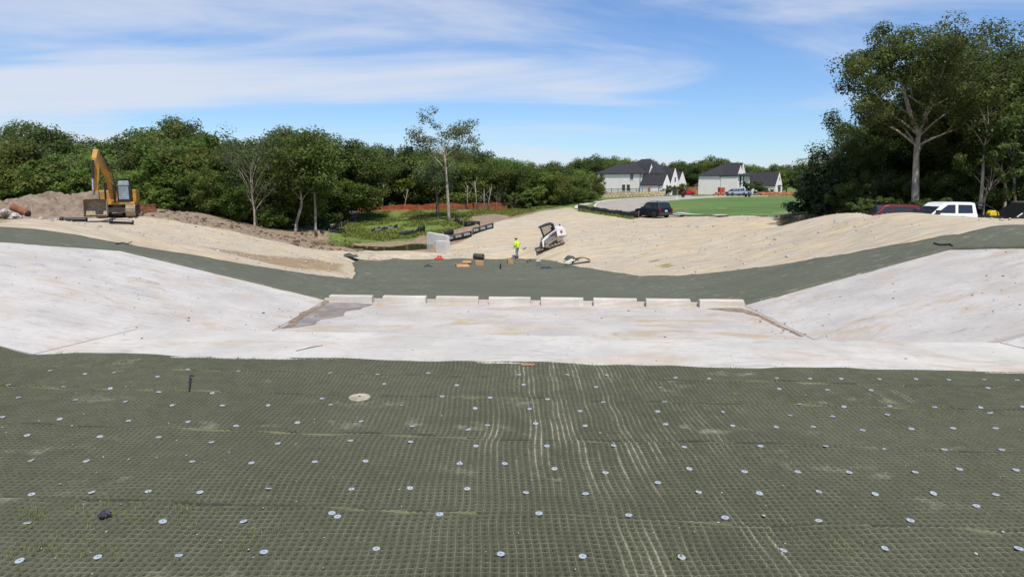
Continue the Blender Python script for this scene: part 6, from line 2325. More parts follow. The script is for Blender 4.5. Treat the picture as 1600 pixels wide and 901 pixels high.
# ------------------------------------------------------------------ person
def skin_obj(name, verts, edges, radii, mat, parent, levels=2, root=0):
    me = bpy.data.meshes.new(name)
    me.from_pydata(verts, edges, [])
    o = link_mesh(name, me, mat, parent)
    m = o.modifiers.new('skin', 'SKIN')
    m.use_smooth_shade = True
    for i, r in enumerate(radii):
        rr = r if isinstance(r, tuple) else (r, r)
        me.skin_vertices[0].data[i].radius = rr
        me.skin_vertices[0].data[i].use_root = (i == root)
    s = o.modifiers.new('smooth', 'SUBSURF')
    s.levels = levels; s.render_levels = levels
    return o


gpw = g_at(808, 404.5)
PE = thing('person', 'worker in yellow high-visibility jacket, blue jeans and tan hat looking down', 'person', (gpw.x, gpw.y, gpw.z + 0.10), R(-42))
# faces left and a little away: forward = -x
J = {'pel': (0.02, 0, 0.95), 'sp': (0.02, 0, 1.15), 'ch': (-0.02, 0, 1.36), 'ne': (-0.07, 0, 1.50), 'hd0': (-0.11, 0, 1.58), 'hd': (-0.15, 0, 1.67), 'hd1': (-0.16, 0, 1.74)}
V_ = list(J.values()); ks = list(J.keys()); ix = {k: i for i, k in enumerate(ks)}
E_ = [(0, 1), (1, 2), (2, 3), (3, 4), (4, 5), (5, 6)]
Rr_ = [(0.15, 0.12), (0.145, 0.11), (0.17, 0.12), 0.058, 0.075, 0.098, 0.07]


def addv(p, r, link):
    V_.append(p); Rr_.append(r); E_.append((link, len(V_) - 1)); return len(V_) - 1


arm_idx = {}
for s in (-1, 1):
    a = addv((0.0, s * 0.19, 1.42), 0.062, ix['ch'])
    b = addv((0.03, s * 0.25, 1.15), 0.048, a)
    c = addv((-0.15, s * 0.20, 0.96), 0.036, b)
    d = addv((-0.21, s * 0.18, 0.91), (0.040, 0.020), c)
    for k, (dx, dy, L) in enumerate(((-0.05, -0.035, 0.9), (-0.06, -0.012, 1.0), (-0.06, 0.010, 1.05), (-0.055, 0.032, 0.95))):
        e = addv((-0.21 + dx, s * 0.18 + dy, 0.875), 0.0095, d)
        addv((-0.21 + dx * 1.35 * L, s * 0.18 + dy, 0.835), 0.008, e)
    e = addv((-0.19, s * 0.18 - s * 0.045, 0.89), 0.011, d); addv((-0.215, s * 0.18 - s * 0.055, 0.86), 0.009, e)
    h_ = addv((0.02, s * 0.095, 0.90), 0.090, 0)
    kx = 0.02 if s < 0 else -0.06
    k_ = addv((kx - 0.02, s * 0.11, 0.50), 0.060, h_)
    f_ = addv((kx + 0.04, s * 0.12, 0.09), 0.042, k_)
    addv((kx - 0.12, s * 0.13, 0.035), (0.042, 0.03), f_)
BODY = skin_obj('body', V_, E_, Rr_, M_SKIN, PE)
# jacket
V_, E_, Rr_ = [(0.02, 0, 0.86), (0.02, 0, 1.0), (0.02, 0, 1.18), (-0.02, 0, 1.36), (-0.05, 0, 1.47)], [(0, 1), (1, 2), (2, 3), (3, 4)], [(0.215, 0.18), (0.21, 0.18), (0.215, 0.18), (0.23, 0.18), (0.10, 0.095)]
for s in (-1, 1):
    a = addv((0.0, s * 0.22, 1.405), 0.105, 3)
    b = addv((0.03, s * 0.29, 1.15), 0.090, a)
    addv((-0.13, s * 0.22, 0.975), 0.072, b)
skin_obj('jacket', V_, E_, Rr_, M_HIVIS, PE)
V_, E_, Rr_ = [(0.02, 0, 0.97), (0.02, 0, 0.90)], [(0, 1)], [(0.16, 0.13), (0.155, 0.13)]
for s in (-1, 1):
    kx = 0.02 if s < 0 else -0.06
    a = addv((0.02, s * 0.095, 0.84), 0.102, 1)
    b = addv((kx - 0.02, s * 0.11, 0.50), 0.078, a)
    addv((kx + 0.03, s * 0.12, 0.09), 0.070, b)
skin_obj('jeans', V_, E_, Rr_, M_DENIM, PE)
for s in (-1, 1):
    kx = 0.02 if s < 0 else -0.06
    mb = MB(); mb.prism([(kx + 0.10, 0), (kx + 0.10, 0.13), (kx - 0.01, 0.14), (kx - 0.10, 0.08), (kx - 0.19, 0.055), (kx - 0.20, 0)], s * 0.12 - 0.05, s * 0.12 + 0.05)
    mb.build('boot', M_BOOT, PE, bevel=0.02)
mb = MB(); mb.lathe([(0.17, 0.0), (0.165, 0.012), (0.105, 0.02), (0.10, 0.10), (0.085, 0.135), (0.02, 0.142)], 20, Matrix.Translation((-0.155, 0, 1.695)) @ Matrix.Rotation(R(-14), 4, 'Y'))
mb.build('hat', M_STRAW, PE, True)
# face: nose, eyes, mouth, ears, hair
mb = MB(); mb.tube([(-0.245, 0, 1.672), (-0.268, 0, 1.642)], [0.010, 0.015], 6); mb.tube([(-0.236, -0.03, 1.605), (-0.240, 0.03, 1.605)], 0.006, 5); mb.build('face_features', plain('skin_dark', (0.33, 0.17, 0.12), 0.6), BODY)
for s in (-1, 1):
    mb = MB(); mb.lathe([(0.004, -0.011), (0.012, 0.0), (0.004, 0.011)], 8, Matrix.Translation((-0.238, s * 0.034, 1.672))); mb.build('eye', M_BLACKM, BODY, True)
    mb = MB(); mb.lathe([(0.006, -0.03), (0.018, 0.0), (0.006, 0.03)], 8, Matrix.Translation((-0.14, s * 0.10, 1.655))); mb.build('ear', M_SKIN, BODY, True)
mb = MB(); mb.lathe([(0.088, -0.06), (0.103, 0.0), (0.10, 0.05)], 16, Matrix.Translation((-0.132, 0, 1.66))); mb.build('hair', M_BOOT, PE, True)

# ------------------------------------------------------------------ things lying on the far mat
def on_mat(u, v, up=0.0):
    g_ = g_at(u, v)
    return Vector((g_.x, g_.y, float(far_mat_z(np.float64(g_.x), np.float64(g_.y))) + 0.075 + up))


def carton(u, v, w, d, hgt, rz, label, openlid=True):
    t = thing('cardboard_box', label, 'cardboard box', on_mat(u, v), R(rz), 'cardboard boxes on the far mat')
    th = 0.012
    mb = MB()
    mb.box(-w / 2, w / 2, -d / 2, d / 2, 0, th)
    mb.box(-w / 2, w / 2, -d / 2, -d / 2 + th, th, hgt); mb.box(-w / 2, w / 2, d / 2 - th, d / 2, th, hgt)
    mb.box(-w / 2, -w / 2 + th, -d / 2 + th, d / 2 - th, th, hgt); mb.box(w / 2 - th, w / 2, -d / 2 + th, d / 2 - th, th, hgt)
    mb.build('carton', M_CARD, t)
    if openlid:
        for s in (-1, 1):
            mb = MB(); mb.box(-w / 2, w / 2, 0, d * 0.45, 0, 0.008, Matrix.Translation((0, s * d / 2, hgt)) @ Matrix.Rotation(R(-35 if s > 0 else 215), 4, 'X')); mb.build('flap', M_CARD, t)
    else:
        mb = MB(); mb.box(-w / 2 + 0.004, w / 2 - 0.004, -d / 2 + 0.004, d / 2 - 0.004, hgt, hgt + 0.008); mb.build('lid', M_CARD, t)


carton(722, 417.5, 1.0, 0.6, 0.16, 14, 'flattened open cardboard box with a low tray at the front of the group')
carton(731, 413.0, 0.72, 0.5, 0.24, -10, 'open cardboard box leaning behind the flattened tray')
carton(749, 415.5, 0.66, 0.5, 0.36, 6, 'closed square cardboard box below the green roll', False)
carton(797, 412.8, 0.42, 0.4, 0.36, 12, 'small cardboard box standing alone near the worker', False)
# roll of mat
p = on_mat(748, 406.0)
t = thing('mat_roll', 'rolled-up green mat standing on the far edge of the mat', 'mat roll', p, R(-28))
mb = MB(); Mx = Matrix.Translation((0, 0, 0.40)) @ Matrix.Rotation(R(90), 4, 'Y')
mb.lathe([(0.36, -0.75), (0.40, -0.72), (0.41, 0.0), (0.40, 0.72), (0.36, 0.75)], 24, Mx); t.scale = (0.62, 0.62, 0.62); RL = mb.build('roll', M_SCRAP, t, True)
for k in range(4):
    r0 = 0.34 - 0.075 * k
    mb = MB(); mb.lathe([(r0, 0.748), (r0, 0.765), (r0 - 0.03, 0.765), (r0 - 0.03, 0.748)], 20, Mx); mb.build('winding', M_SCRAP if k % 2 else M_BLACKM, RL, True)
mb = MB(); mb.lathe([(0.07, 0.70), (0.07, 0.79), (0.045, 0.79)], 12, Mx); mb.build('core', M_CARD, t)
# bucket
p = on_mat(841, 416.5)
t = thing('plastic_bucket', 'white plastic bucket standing on the far mat right of the worker', 'bucket', p, R(20))
mb = MB(); mb.lathe([(0.155, 0), (0.18, 0.36), (0.195, 0.365), (0.195, 0.40), (0.175, 0.40), (0.14, 0.03)], 20); mb.build('pail', M_BUCKET, t, True)
mb = MB(); mb.tube([(0.19 * math.cos(a), 0.05 * math.sin(a), 0.37 + 0.16 * math.sin(a)) for a in np.linspace(0, math.pi, 9)], 0.006, 5); mb.build('bail_handle', M_CHROME, t)


def crumple(name, u, v, L, W, Hh, rz, mat, label, cat, seed, group=None):
    """a heap of folded cloth or mat: a domed, creased sheet with thickness"""
    p = on_mat(u, v)
    n = 16
    xs = np.linspace(-1, 1, n); X, Y = np.meshgrid(xs, xs)
    env = np.clip(1 - np.abs(X) ** 2.2, 0, 1) * np.clip(1 - np.abs(Y) ** 2.2, 0, 1)
    Z = Hh * env * (0.65 + 0.55 * vnoise(X + 9, Y + 5, 0.45, seed)) + 0.015
    Xo = X * L / 2 * (1 + 0.18 * vnoise(X, Y + 3, 0.8, seed + 1)); Yo = Y * W / 2 * (1 + 0.25 * vnoise(X + 4, Y, 0.7, seed + 2))
    idx = np.arange(n * n).reshape(n, n)
    F = np.stack([idx[:-1, :-1], idx[:-1, 1:], idx[1:, 1:], idx[1:, :-1]], -1).reshape(-1, 4)
    o = link_mesh(name, np_mesh(name, np.stack([Xo, Yo, Z], -1).reshape(-1, 3), F), mat, smooth=True)
    o.location = p; o.rotation_euler = (0, 0, R(rz))
    s_ = o.modifiers.new('thickness', 'SOLIDIFY'); s_.thickness = 0.02
    tag(o, label, cat, group)
    return o


crumple('red_bag', 686, 405.5, 0.75, 0.55, 0.34, 20, M_REDC, 'crumpled red bag at the far edge of the mat left of the boxes', 'bag', 401)
crumple('dark_jacket', 668, 418.5, 0.62, 0.5, 0.2, -10, M_TARP, 'dark blue cloth bundle on the mat left of the boxes', 'cloth', 405)
crumple('dark_jacket', 853, 421, 0.85, 0.4, 0.2, 5, M_TARP, 'dark cloth bundle on the mat in front of the white bucket', 'cloth', 409)
crumple('tool_bag', 827, 410.5, 0.42, 0.35, 0.2, 5, M_BLACKM, 'small black tool bag left of the white bucket', 'bag', 413)
crumple('mat_offcut', 892, 407, 1.0, 0.9, 0.34, 12, M_SCRAP, 'upper folded green mat offcut lying on the gravel slope', 'mat offcut', 417)
crumple('mat_offcut', 546, 401.5, 1.6, 0.9, 0.32, -8, M_SCRAP, 'folded green mat offcut on the gravel at the left end of the far mat', 'mat offcut', 421)
crumple('mat_offcut', 886, 419.5, 1.7, 0.6, 0.10, 10, M_SCRAP, 'dark flat mat offcut below the upturned flap', 'mat offcut', 425)
# upturned flap: green side with pale backing showing
p = on_mat(905, 412)
t = thing('mat_flap', 'upturned mat flap with pale backing showing on the gravel slope', 'mat flap', p, R(15))
n = 12
U_, V2 = np.meshgrid(np.linspace(0, 1, n), np.linspace(0, 1, n))
X = -0.75 + 1.5 * U_ + 0.25 * V2; Y = -0.5 + 1.0 * V2; Z = 0.03 + 0.42 * np.sin(U_ * math.pi * 0.9) * (1 - 0.5 * V2) + 0.15 * V2
idx = np.arange(n * n).reshape(n, n)
F = np.stack([idx[:-1, :-1], idx[:-1, 1:], idx[1:, 1:], idx[1:, :-1]], -1).reshape(-1, 4)
P_ = np.stack([X, Y, Z], -1).reshape(-1, 3)
o = link_mesh('flap', np_mesh('flap', P_, F), M_SCRAP, t, True); s_ = o.modifiers.new('thickness', 'SOLIDIFY'); s_.thickness = 0.03
P2 = P_[(U_ < 0.42).ravel()] if False else None
mb = MB()
for i in range(5):
    pass
X2 = -1.15 + 0.62 * U_; Y2 = -0.55 + 0.75 * V2; Z2 = 0.04 + 0.26 * U_ + 0.05 * np.sin(V2 * 9)
o = link_mesh('backing', np_mesh('backing', np.stack([X2, Y2, Z2], -1).reshape(-1, 3), F), M_SCRAPW, t, True); s_ = o.modifiers.new('thickness', 'SOLIDIFY'); s_.thickness = 0.02
# bottle, stakes, board
p = on_mat(782, 421.5)
mb = MB(); mb.lathe([(0.055, 0), (0.058, 0.02), (0.058, 0.26), (0.025, 0.33), (0.025, 0.38), (0.02, 0.385)], 12); o = mb.build('dark_bottle', M_BLACKM, smooth=True); o.location = p
tag(o, 'upright dark bottle standing alone on the far mat', 'bottle')
for (ua, va, ub, vb, lab) in ((566, 410.8, 582, 410.6, 'reddish wooden stake lying on the left end of the far mat'), (583, 410.6, 598, 410.2, 'pale wooden stake lying end to end with the reddish one'), (672, 411.4, 690, 411.2, 'pinkish wooden stake lying in front of the red bag')):
    a, b = on_mat(ua, va, 0.03), on_mat(ub, vb, 0.03)
    mb = MB(); mb.tube([Vector((0, 0, 0)), b - a], 0.035, 4)
    o = mb.build('wood_stake', M_STAKE if ub > 590 and ub < 600 else plain('reddish_wood', (0.40, 0.20, 0.14), 0.85)); o.location = a
    tag(o, lab, 'stake', 'loose stakes on the far mat')
a, b = on_mat(817, 391, 0.05), on_mat(822, 389.5, 0.05)
mb = MB(); mb.tube([Vector((0, 0, 0)), Vector(((b - a).x, (b - a).y, (b - a).z + 0.05))], 0.06, 6); o = mb.build('black_tool', M_BLACKM); o.location = a
tag(o, 'short black tool lying on the gravel between worker and loader', 'tool')
# dark cord on the mat at right
pts_ = [on_mat(u, v, 0.03) for u, v in ((1459, 382), (1464, 385), (1470, 386.5), (1478, 386.5), (1484, 386), (1488, 388.5))]
mb = MB(); mb.tube([q - pts_[0] for q in pts_], 0.03, 6); o = mb.build('loose_rope', M_RUB); o.location = pts_[0]
tag(o, 'black rope lying on the mat above the right concrete corner', 'rope')
pts_ = [on_mat(u, v, 0.03) for u, v in ((181, 384), (192, 382.5), (200, 384.5), (206, 381.5))]
mb = MB(); mb.tube([q - pts_[0] for q in pts_], 0.022, 6); o = mb.build('loose_rope', M_RUB); o.location = pts_[0]
tag(o, 'black rope lying on the mat above the left concrete corner', 'rope')
# stones on the gravel
pts, rads = [], []
for _ in range(3600):
    k = random.random()
    if k < 0.12:
        x, y = random.uniform(-24, -2), random.uniform(61, 66)
    elif k < 0.5:
        x, y = random.uniform(-34, -9), random.uniform(34, 66)
    else:
        x, y = random.uniform(4, 34), random.uniform(33, 80)
    if not inside(np.array([x]), np.array([y]), gravel_poly)[0] or inside(np.array([x]), np.array([y]), mat_poly)[0]:
        continue
    r_ = min(0.13, 0.03 + random.expovariate(48))
    pts.append((x, y, H(x, y) + r_ * 0.15)); rads.append(r_)
scatter_lumps('gravel_stones', pts, rads, M_ROCKW, 'pale loose stones on the crushed limestone', 160)
pts, rads = [], []
for _ in range(700):
    x = random.uniform(-36, -12); y = random.uniform(58, 78)
    if inside(np.array([x]), np.array([y]), gravel_poly)[0]:
        continue
    r_ = min(0.28, 0.05 + random.expovariate(18))
    pts.append((x, y, H(x, y) + r_ * 0.2)); rads.append(r_)
scatter_lumps('earth_lumps', pts, rads, M_CLOD, 'brown lumps of earth on the ridge below the left wood', 170)


# ------------------------------------------------------------------ houses
def house_frame(u, v, y, tdeg):
    """origin at the near corner; p runs back along the front, q runs left along the side wall"""
    c = aty(u, v, y)
    t = R(tdeg)
    d1 = Vector((-math.cos(t), math.sin(t), 0))    # side wall, to the left and back
    d2 = Vector((math.sin(t), math.cos(t), 0))     # front wall, to the right and back
    return Vector(c), d1, d2


class House:
    def __init__(self, u, v, y, tdeg, name, label):
        self.o, d1, d2 = house_frame(u, v, y, tdeg)
        # local axes: x = -d1 (towards the right front), y = d2 (back)
        self.t = thing(name, label, 'house', self.o, math.atan2((-d1).y, (-d1).x))

    def block(self, x0, x1, y0, y1, z0, z1, name='wall'):
        mb = MB(); mb.box(x0, x1, y0, y1, z0, z1)
        return mb.build(name, M_BRICKW, self.t)

    def hip(self, x0, x1, y0, y1, z, hgt, ov=0.45, inset=None, ridge_axis='x'):
        x0, x1, y0, y1 = x0 - ov, x1 + ov, y0 - ov, y1 + ov
        w = min(x1 - x0, y1 - y0) / 2
        i = inset if inset is not None else w
        if ridge_axis == 'x':
            a, b = (x0 + i, (y0 + y1) / 2), (x1 - i, (y0 + y1) / 2)
        else:
            a, b = ((x0 + x1) / 2, y0 + i), ((x0 + x1) / 2, y1 - i)
        vs = [(x0, y0, z), (x1, y0, z), (x1, y1, z), (x0, y1, z), (a[0], a[1], z + hgt), (b[0], b[1], z + hgt)]
        vs += [(x, y, z - 0.18) for x, y, _ in vs[:4]]
        if ridge_axis == 'x':
            fs = [(0, 1, 5, 4), (1, 2, 5), (2, 3, 4, 5), (3, 0, 4)]
        else:
            fs = [(0, 1, 4), (1, 2, 5, 4), (2, 3, 5), (3, 0, 4, 5)]
        fs += [(0, 6, 7, 1), (1, 7, 8, 2), (2, 8, 9, 3), (3, 9, 6, 0), (9, 8, 7, 6)]
        mb = MB(); mb.add(vs, fs)
        return mb.build('roof', M_ROOF, self.t)

    def gable(self, x0, x1, y0, y1, z0, zeave, zr, ov=0.28, axis='x', apex=0.5):
        """walls with a gable on the x1 end (axis x) and a pitched roof"""
        ym = y0 + (y1 - y0) * apex
        mb = MB()
        mb.prism([(y0, z0), (y1, z0), (y1, zeave), (ym, zr), (y0, zeave)], x0, x1, 0, axis='x')
        w = mb.build('wall', M_BRICKW, self.t)
        th = 0.16
        mb = MB()
        for (ya, yb) in ((y0, ym), (y1, ym)):
            sl = (zr - zeave) / (yb - ya)
            e = -ov if yb > ya else ov
            A = (ya + e, zeave + sl * e + 0.03); B = (yb, zr + 0.03)
            mb.add([(x0, A[0], A[1]), (x1 - 0.06, A[0], A[1]), (x1 - 0.06, B[0], B[1]), (x0, B[0], B[1]), (x0, A[0], A[1] + th), (x1 - 0.06, A[0], A[1] + th), (x1 - 0.06, B[0], B[1] + th), (x0, B[0], B[1] + th)],
                   [(0, 3, 2, 1), (4, 5, 6, 7), (0, 1, 5, 4), (1, 2, 6, 5), (2, 3, 7, 6), (3, 0, 4, 7)])
        mb.build('roof', M_ROOF, self.t)
        return w

    def win_side(self, x, z, w, hgt, y=0.0, dark=True, split=True):
        """window in a wall facing -y"""
        mb = MB(); mb.box(x - w / 2, x + w / 2, y - 0.05, y + 0.05, z, z + hgt); f = mb.build('window', M_WINW if not dark else M_TRIM, self.t)
        for (za, zb) in ((z + 0.06, z + hgt / 2 - 0.03), (z + hgt / 2 + 0.03, z + hgt - 0.06)):
            mb = MB(); mb.box(x - w / 2 + 0.07, x + w / 2 - 0.07, y - 0.065, y - 0.04, za, zb); mb.build('pane', M_GLASS, f)
        mb = MB(); mb.box(x - w / 2 - 0.06, x + w / 2 + 0.06, y - 0.10, y, z - 0.10, z - 0.01); mb.build('sill', M_BRICKW, f)

    def win_front(self, y, z, w, hgt, x, mat=None, mull=1):
        mb = MB(); mb.box(x - 0.05, x + 0.05, y - w / 2, y + w / 2, z, z + hgt); f = mb.build('window', mat or M_TRIM, self.t)
        n = mull + 1
        for k in range(n):
            ya, yb = y - w / 2 + w * k / n + 0.06, y - w / 2 + w * (k + 1) / n - 0.06
            for (za, zb) in ((z + 0.07, z + hgt / 2 - 0.03), (z + hgt / 2 + 0.03, z + hgt - 0.07)):
                mb = MB(); mb.box(x + 0.04, x + 0.065, ya, yb, za, zb); mb.build('pane', M_GLASS, f)
        return f

    def pipe(self, x, y, z0, z1):
        mb = MB(); mb.box(x - 0.06, x + 0.06, y - 0.10, y - 0.005, z0, z1); mb.build('downpipe', M_TRIM, self.t)

    def door(self, y, z, w, hgt, x):
        mb = MB(); mb.box(x - 0.04, x + 0.05, y - w / 2, y + w / 2, z, z + hgt); d = mb.build('garage_door', M_DOOR, self.t)
        for k in range(4):
            mb = MB(); mb.box(x + 0.04, x + 0.065, y - w / 2 + 0.05, y + w / 2 - 0.05, z + hgt * k / 4 + 0.03, z + hgt * (k + 1) / 4 - 0.03); mb.build('panel', M_DOOR, d)


# ---- first house (left)
HY = 186.0
H1 = House(1000.5, 303.5, HY, 40, 'house', 'large white brick house with dark hipped roof and low wing at right')
H1.t.scale = (1.13, 0.78, 1.0)
H1.block(-12.3, 0.0, 0, 11.0, -0.6, 5.55)
H1.hip(-12.3, 0.0, 0, 11.0, 5.55, 2.7, inset=4.2)
H1.hip(-8.0, 3.0, 4.0, 15.0, 5.5, 4.0, inset=4.8)
H1.block(-6.0, 1.5, 6, 15.0, 0, 5.5)
# lean-to at the left
mb = MB(); mb.prism([(-15.6, -0.6), (-12.3, -0.6), (-12.3, 4.5), (-15.6, 2.6)], 0.6, 8.0); mb.build('wall', M_BRICKW, H1.t)
mb = MB(); mb.prism([(-15.95, 2.45), (-12.2, 4.62), (-12.2, 4.82), (-15.95, 2.65)], 0.3, 8.3); mb.build('roof', M_ROOF, H1.t)
# low wing with its gable towards the street, then the taller gables
H1.gable(0.01, 6.1, -0.4, 4.6, -0.6, 2.55, 5.1)
H1.gable(0.0, 5.2, 7.2, 13.6, -0.6, 2.7, 6.9)
H1.gable(-1.0, 4.4, 15.2, 21.5, -0.6, 2.8, 6.0)
H1.gable(-3.0, 0.8, 3.6, 6.8, 5.0, 5.6, 7.9)
for (x, z, w, hh, dk) in ((-10.9, 3.9, 0.95, 1.45, True), (-2.4, 3.9, 0.95, 1.45, False), (-4.55, 0.9, 0.95, 1.7, False), (-3.25, 0.9, 0.95, 1.7, False)):
    H1.win_side(x, z, w, hh, -0.01, dk)
for x in (-14.6, -12.9):
    H1.win_side(x, 1.6, 0.5, 0.5, 0.59, True)
H1.pipe(-12.15, 0, -0.3, 5.4); H1.pipe(-0.15, 0, -0.3, 5.4); H1.pipe(5.0, -0.4, -0.3, 2.5)
H1.win_front(2.1, 0.7, 1.0, 1.7, 6.11, mull=0)
H1.win_front(10.4, 3.3, 0.8, 1.2, 5.21, mull=0)
H1.door(10.2, -0.5, 3.2, 2.5, 5.21)
H1.win_front(18.3, 0.5, 1.6, 2.0, 4.41)
H1.win_front(5.2, 6.0, 0.5, 0.8, 0.81, mull=0)

# ---- second house (right)
H2 = House(1149.5, 304.5, 200.0, 40, 'house', 'white brick house with tall front gables and garage wing right of the first')
H2.t.scale = (1.13, 0.78, 1.0)
H2.block(-10.2, 0.0, 0, 12.0, -0.6, 5.6)
H2.hip(-10.2, 0.5, 0, 12.0, 5.6, 3.2, inset=5.0)
H2.gable(-4.0, 0.35, -0.2, 5.0, -0.6, 5.5, 8.3)
H2.gable(-4.5, 0.05, 2.8, 8.6, -0.6, 5.6, 9.0)
H2.block(-4.0, -0.6, 8.6, 15.0, -0.6, 5.4)
H2.hip(-6.5, -0.6, 6.5, 15.5, 5.4, 3.0, inset=2.8, ridge_axis='y')
H2.gable(-3.0, 6.2, 15.6, 22.6, -0.6, 2.7, 6.4)
H2.win_front(2.4, 3.3, 1.5, 2.2, 0.36, mull=1)
mb = MB(); mb.box(0.36, 0.95, 1.4, 3.4, 5.5, 5.75); mb.build('awning', M_TRIM, H2.t)
mb = MB(); mb.box(0.36, 0.7, 1.5, 3.3, 3.0, 3.3); mb.build('awning', M_TRIM, H2.t)
H2.win_front(6.3, 3.9, 1.0, 1.6, 0.06, mull=0)
H2.win_front(1.8, 0.3, 2.3, 1.5, 0.36, mull=2)
H2.win_front(6.2, 0.2, 1.6, 1.9, 0.06, mull=1)
H2.win_front(11.3, 3.3, 0.6, 1.1, -0.59, mull=0)
H2.win_front(4.6, 7.2, 0.35, 0.9, 0.06, mull=0)
H2.win_front(19.1, 0.7, 2.2, 1.6, 6.21, M_WINW, mull=1)
mb = MB(); mb.box(6.2, 6.8, 17.4, 20.8, 2.45, 2.75); mb.build('awning', M_TRIM, H2.t)
H2.win_front(19.1, 4.1, 0.5, 0.9, 6.21, mull=0)
mb = MB(); mb.box(1.5, 4.3, 15.55, 15.62, -0.5, 2.0); gd = mb.build('garage_door', M_DOOR, H2.t)
for k in range(4):
    mb = MB(); mb.box(1.58, 4.22, 15.53, 15.555, -0.47 + 0.61 * k, 0.08 + 0.61 * k); mb.build('panel', M_DOOR, gd)
H2.win_side(-4.4, 0.6, 0.5, 0.9, -0.01, True)
H2.pipe(-0.2, 0, -0.3, 5.4)
mb = MB(); mb.box(-4.6, -4.0, -0.03, 0.02, 5.1, 5.32); mb.build('wall_vent', M_TRIM, H2.t)
# small house behind
c3 = aty(1100, 303, 222)
H3 = House(1102, 303, 224.0, 22, 'house', 'small low white outbuilding left behind the second house')
H3.block(-3.4, 0, 0, 4.5, -0.6, 2.7); H3.hip(-3.4, 0, 0, 4.5, 2.7, 1.5)
H3.win_side(-2.5, 1.4, 0.6, 0.6, -0.01, True); H3.win_side(-1.0, 1.4, 0.6, 0.6, -0.01, True)

# retaining wall of separate stones in front of the first house
def line_wall(name, label, px0, px1, y0, y1, hgt, mat, cat, piece=0.9, rows=2, thick=0.4):
    a, b = Vector(aty(px0[0], px0[1], y0)), Vector(aty(px1[0], px1[1], y1))
    t = thing(name, label, cat, a, 0)
    d = b - a
    L = d.length
    n = int(L / piece)
    meshes = []
    for k in range(5):
        mb = MB(); w = piece * 0.5 - 0.02
        mb.box(-w, w, -thick / 2, thick / 2, 0, hgt / rows - 0.03)
        me = mb.mesh('stone'); me.materials.append(mat)
        for v in me.vertices: v.co += Vector((random.uniform(-0.04, 0.04), random.uniform(-0.05, 0.05), random.uniform(-0.02, 0.02)))
        meshes.append(me)
    nm = 'stone' if mat is M_STONE else 'board'
    for r_ in range(rows):
        for k in range(n):
            o = bpy.data.objects.new(nm, random.choice(meshes)); COL.objects.link(o); o.parent = t
            f = (k + 0.5 + 0.5 * (r_ % 2)) / n
            q = d * f
            o.location = (q.x, q.y, q.z + r_ * hgt / rows)
            o.rotation_euler = (0, 0, math.atan2(d.y, d.x))
    return t


line_wall('retaining_wall', 'low tan stone retaining wall below the first house', (921, 309), (1036, 305.8), 170, 176, 1.15, M_STONE, 'wall', 0.95, 2)
line_wall('timber_stack', 'long low stack of reddish timber beyond the lawn right of the second house', (1182, 307.5), (1300, 307.2), 187, 187, 1.3, M_TIMBER, 'timber', 2.2, 3, 1.0)
line_wall('wood_fence', 'reddish wooden fence between the two houses', (1076, 303), (1103, 302.5), 214, 214, 2.1, M_WOODF, 'fence', 0.45, 1, 0.06)
line_wall('brick_pallets', 'row of low orange brick pallets before the second house', (1114, 305.5), (1135, 305.3), 188, 189, 0.9, M_TIMBER, 'pallets', 1.1, 2, 0.8)
# iron fence on the retaining wall, ending in a wood panel
a, b = Vector(aty(926, 304.0, 172)), Vector(aty(1013, 303.2, 177))
t = thing('iron_fence', 'thin black iron fence in front of the first house', 'fence', a)
d = b - a
for k in range(10):
    mb = MB(); q = d * (k / 9); mb.box(q.x - 0.05, q.x + 0.05, q.y - 0.05, q.y + 0.05, q.z - 0.3, q.z + 1.5); mb.build('post', M_BLACKM, t)
for z in (0.25, 1.35):
    mb = MB(); mb.tube([Vector((0, 0, z)), d + Vector((0, 0, z))], 0.035, 4); mb.build('rail', M_BLACKM, t)
mb = MB()
for k in range(130):
    q = d * (k / 129); mb.box(q.x - 0.011, q.x + 0.011, q.y - 0.011, q.y + 0.011, q.z + 0.1, q.z + 1.45)
pk_ = mb.build('pickets', M_BLACKM, t); pk_['kind'] = 'stuff'
q = aty(1014, 303.6, 176.5)
t = thing('wood_gate', 'cedar gate panel at the right end of the iron fence', 'gate', q, R(60))
for k in range(9):
    mb = MB(); mb.box(-0.9 + 0.2 * k, -0.71 + 0.2 * k, -0.03, 0.03, -0.3, 1.75 + 0.03 * k); mb.build('board', M_WOODF, t)
# red portable box, orange marker, dark bin, pole, shrubs at the houses
q = g_at(1127, 305.8)
t = thing('portable_box', 'red portable site box before the second house', 'site box', (aty(1127, 300, 190)[0], 190, aty(1127, 304.5, 190)[2]), R(20))
mb = MB(); mb.box(-0.75, 0.75, -0.6, 0.6, 0, 2.0); mb.build('shell', plain('site_red', (0.50, 0.07, 0.045), 0.5), t, bevel=0.04)
mb = MB(); mb.box(-0.8, 0.8, -0.65, 0.65, 2.0, 2.12); mb.build('roof', M_WHITEP, t)
mb = MB(); mb.box(-0.3, 0.4, -0.615, -0.59, 0.1, 1.85); mb.build('door', plain('site_red_dark', (0.38, 0.05, 0.035), 0.5), t)
q = Vector(aty(1067, 307.8, 172))
mb = MB(); mb.prism([(-0.35, 0), (0.35, 0), (0.42, 1.05), (-0.42, 1.05)], -0.35, 0.35); mb.box(-0.46, 0.46, -0.42, 0.42, 1.05, 1.15)
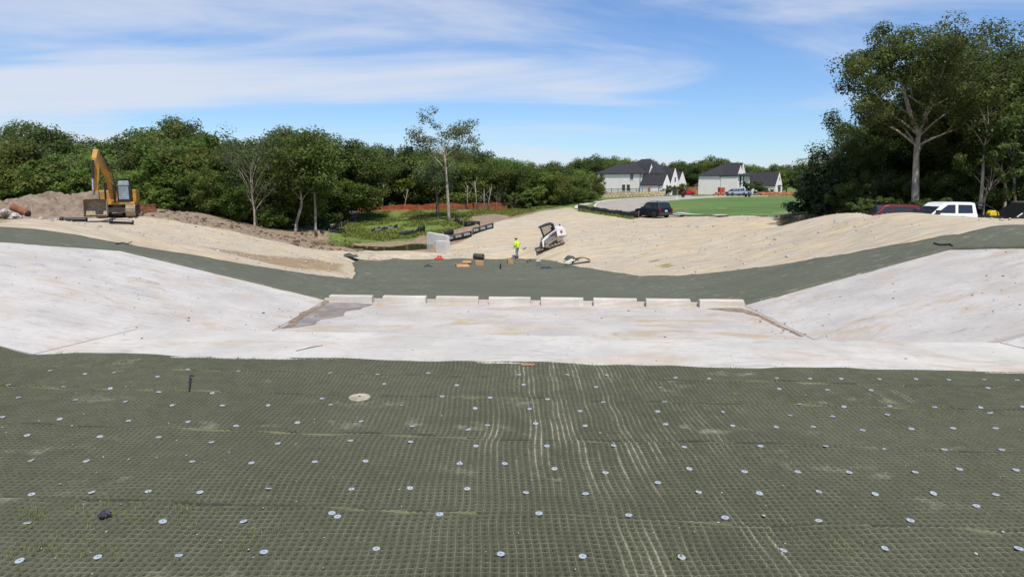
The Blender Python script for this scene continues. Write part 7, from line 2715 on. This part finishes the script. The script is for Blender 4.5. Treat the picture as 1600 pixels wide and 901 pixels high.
o = mb.build('waste_bin', M_BLKV, bevel=0.03); o.location = (q.x, 172, H(q.x, 172)); tag(o, 'black wheeled bin beside the street left of the red car', 'bin')
q = g_at(1057.5, 312.5)
t = thing('fire_hydrant', 'pale blue and white hydrant post on the kerb behind the dark SUV', 'hydrant', (q.x, q.y, q.z))
mb = MB(); mb.lathe([(0.2, 0), (0.2, 0.06), (0.13, 0.08), (0.13, 0.62), (0.18, 0.66), (0.17, 0.74), (0.05, 0.86)], 12); mb.build('barrel', M_WHITEP, t, True)
mb = MB(); mb.lathe([(0.14, 0.7), (0.15, 0.76), (0.08, 1.0), (0.02, 1.02)], 12); mb.build('bonnet', plain('pale_blue', (0.30, 0.40, 0.58), 0.5), t, True)
for s in (-1, 1):
    mb = MB(); mb.tube([(0, 0, 0.5), (s * 0.24, 0, 0.5)], 0.07, 8); mb.build('nozzle', M_WHITEP, t)
for (u, v, y, s, lab) in ((1045, 303, 184, 0.75, 'green shrub at the first house gable'), (1038, 304, 182, 0.55, 'small shrub by the low wing of the first house'), (1064, 302, 190, 0.9, 'yellow-green shrub near the red car'), (1178, 305, 192, 1.25, 'dark round evergreen beside the garage of the second house'), (1203, 305, 196, 0.6, 'low shrub under the window of the garage wing'), (1258, 330, 66, 0.32, 'small yellow-green bush at the lawn edge by the cedar')):
    m_, mt, hh = VAR['shrub_d']; x = aty(u, v, y)[0]
    zb = aty(u, v + 1.0, y)[2] if y > 170 else H(x, y)
    plant_tree('garden_shrub', m_, mt, (x, y, min(zb, H(x, y) + 0.9)), s, u, lab, 'shrub')
# house pads: raised earth so the houses do not hang in the air
for hs, x0, x1, y0, y1 in ((H1, -17.0, 8.5, -1.6, 24.0), (H2, -12.0, 8.5, -1.6, 25.0), (H3, -5, 2, -1, 6)):
    mb = MB(); mb.box(x0, x1, y0, y1, -3.2, -0.25)
    o = mb.build('house_pad', M_VERGE)
    o.location = hs.t.location; o.rotation_euler = hs.t.rotation_euler; o.scale = hs.t.scale
    o['kind'] = 'structure'
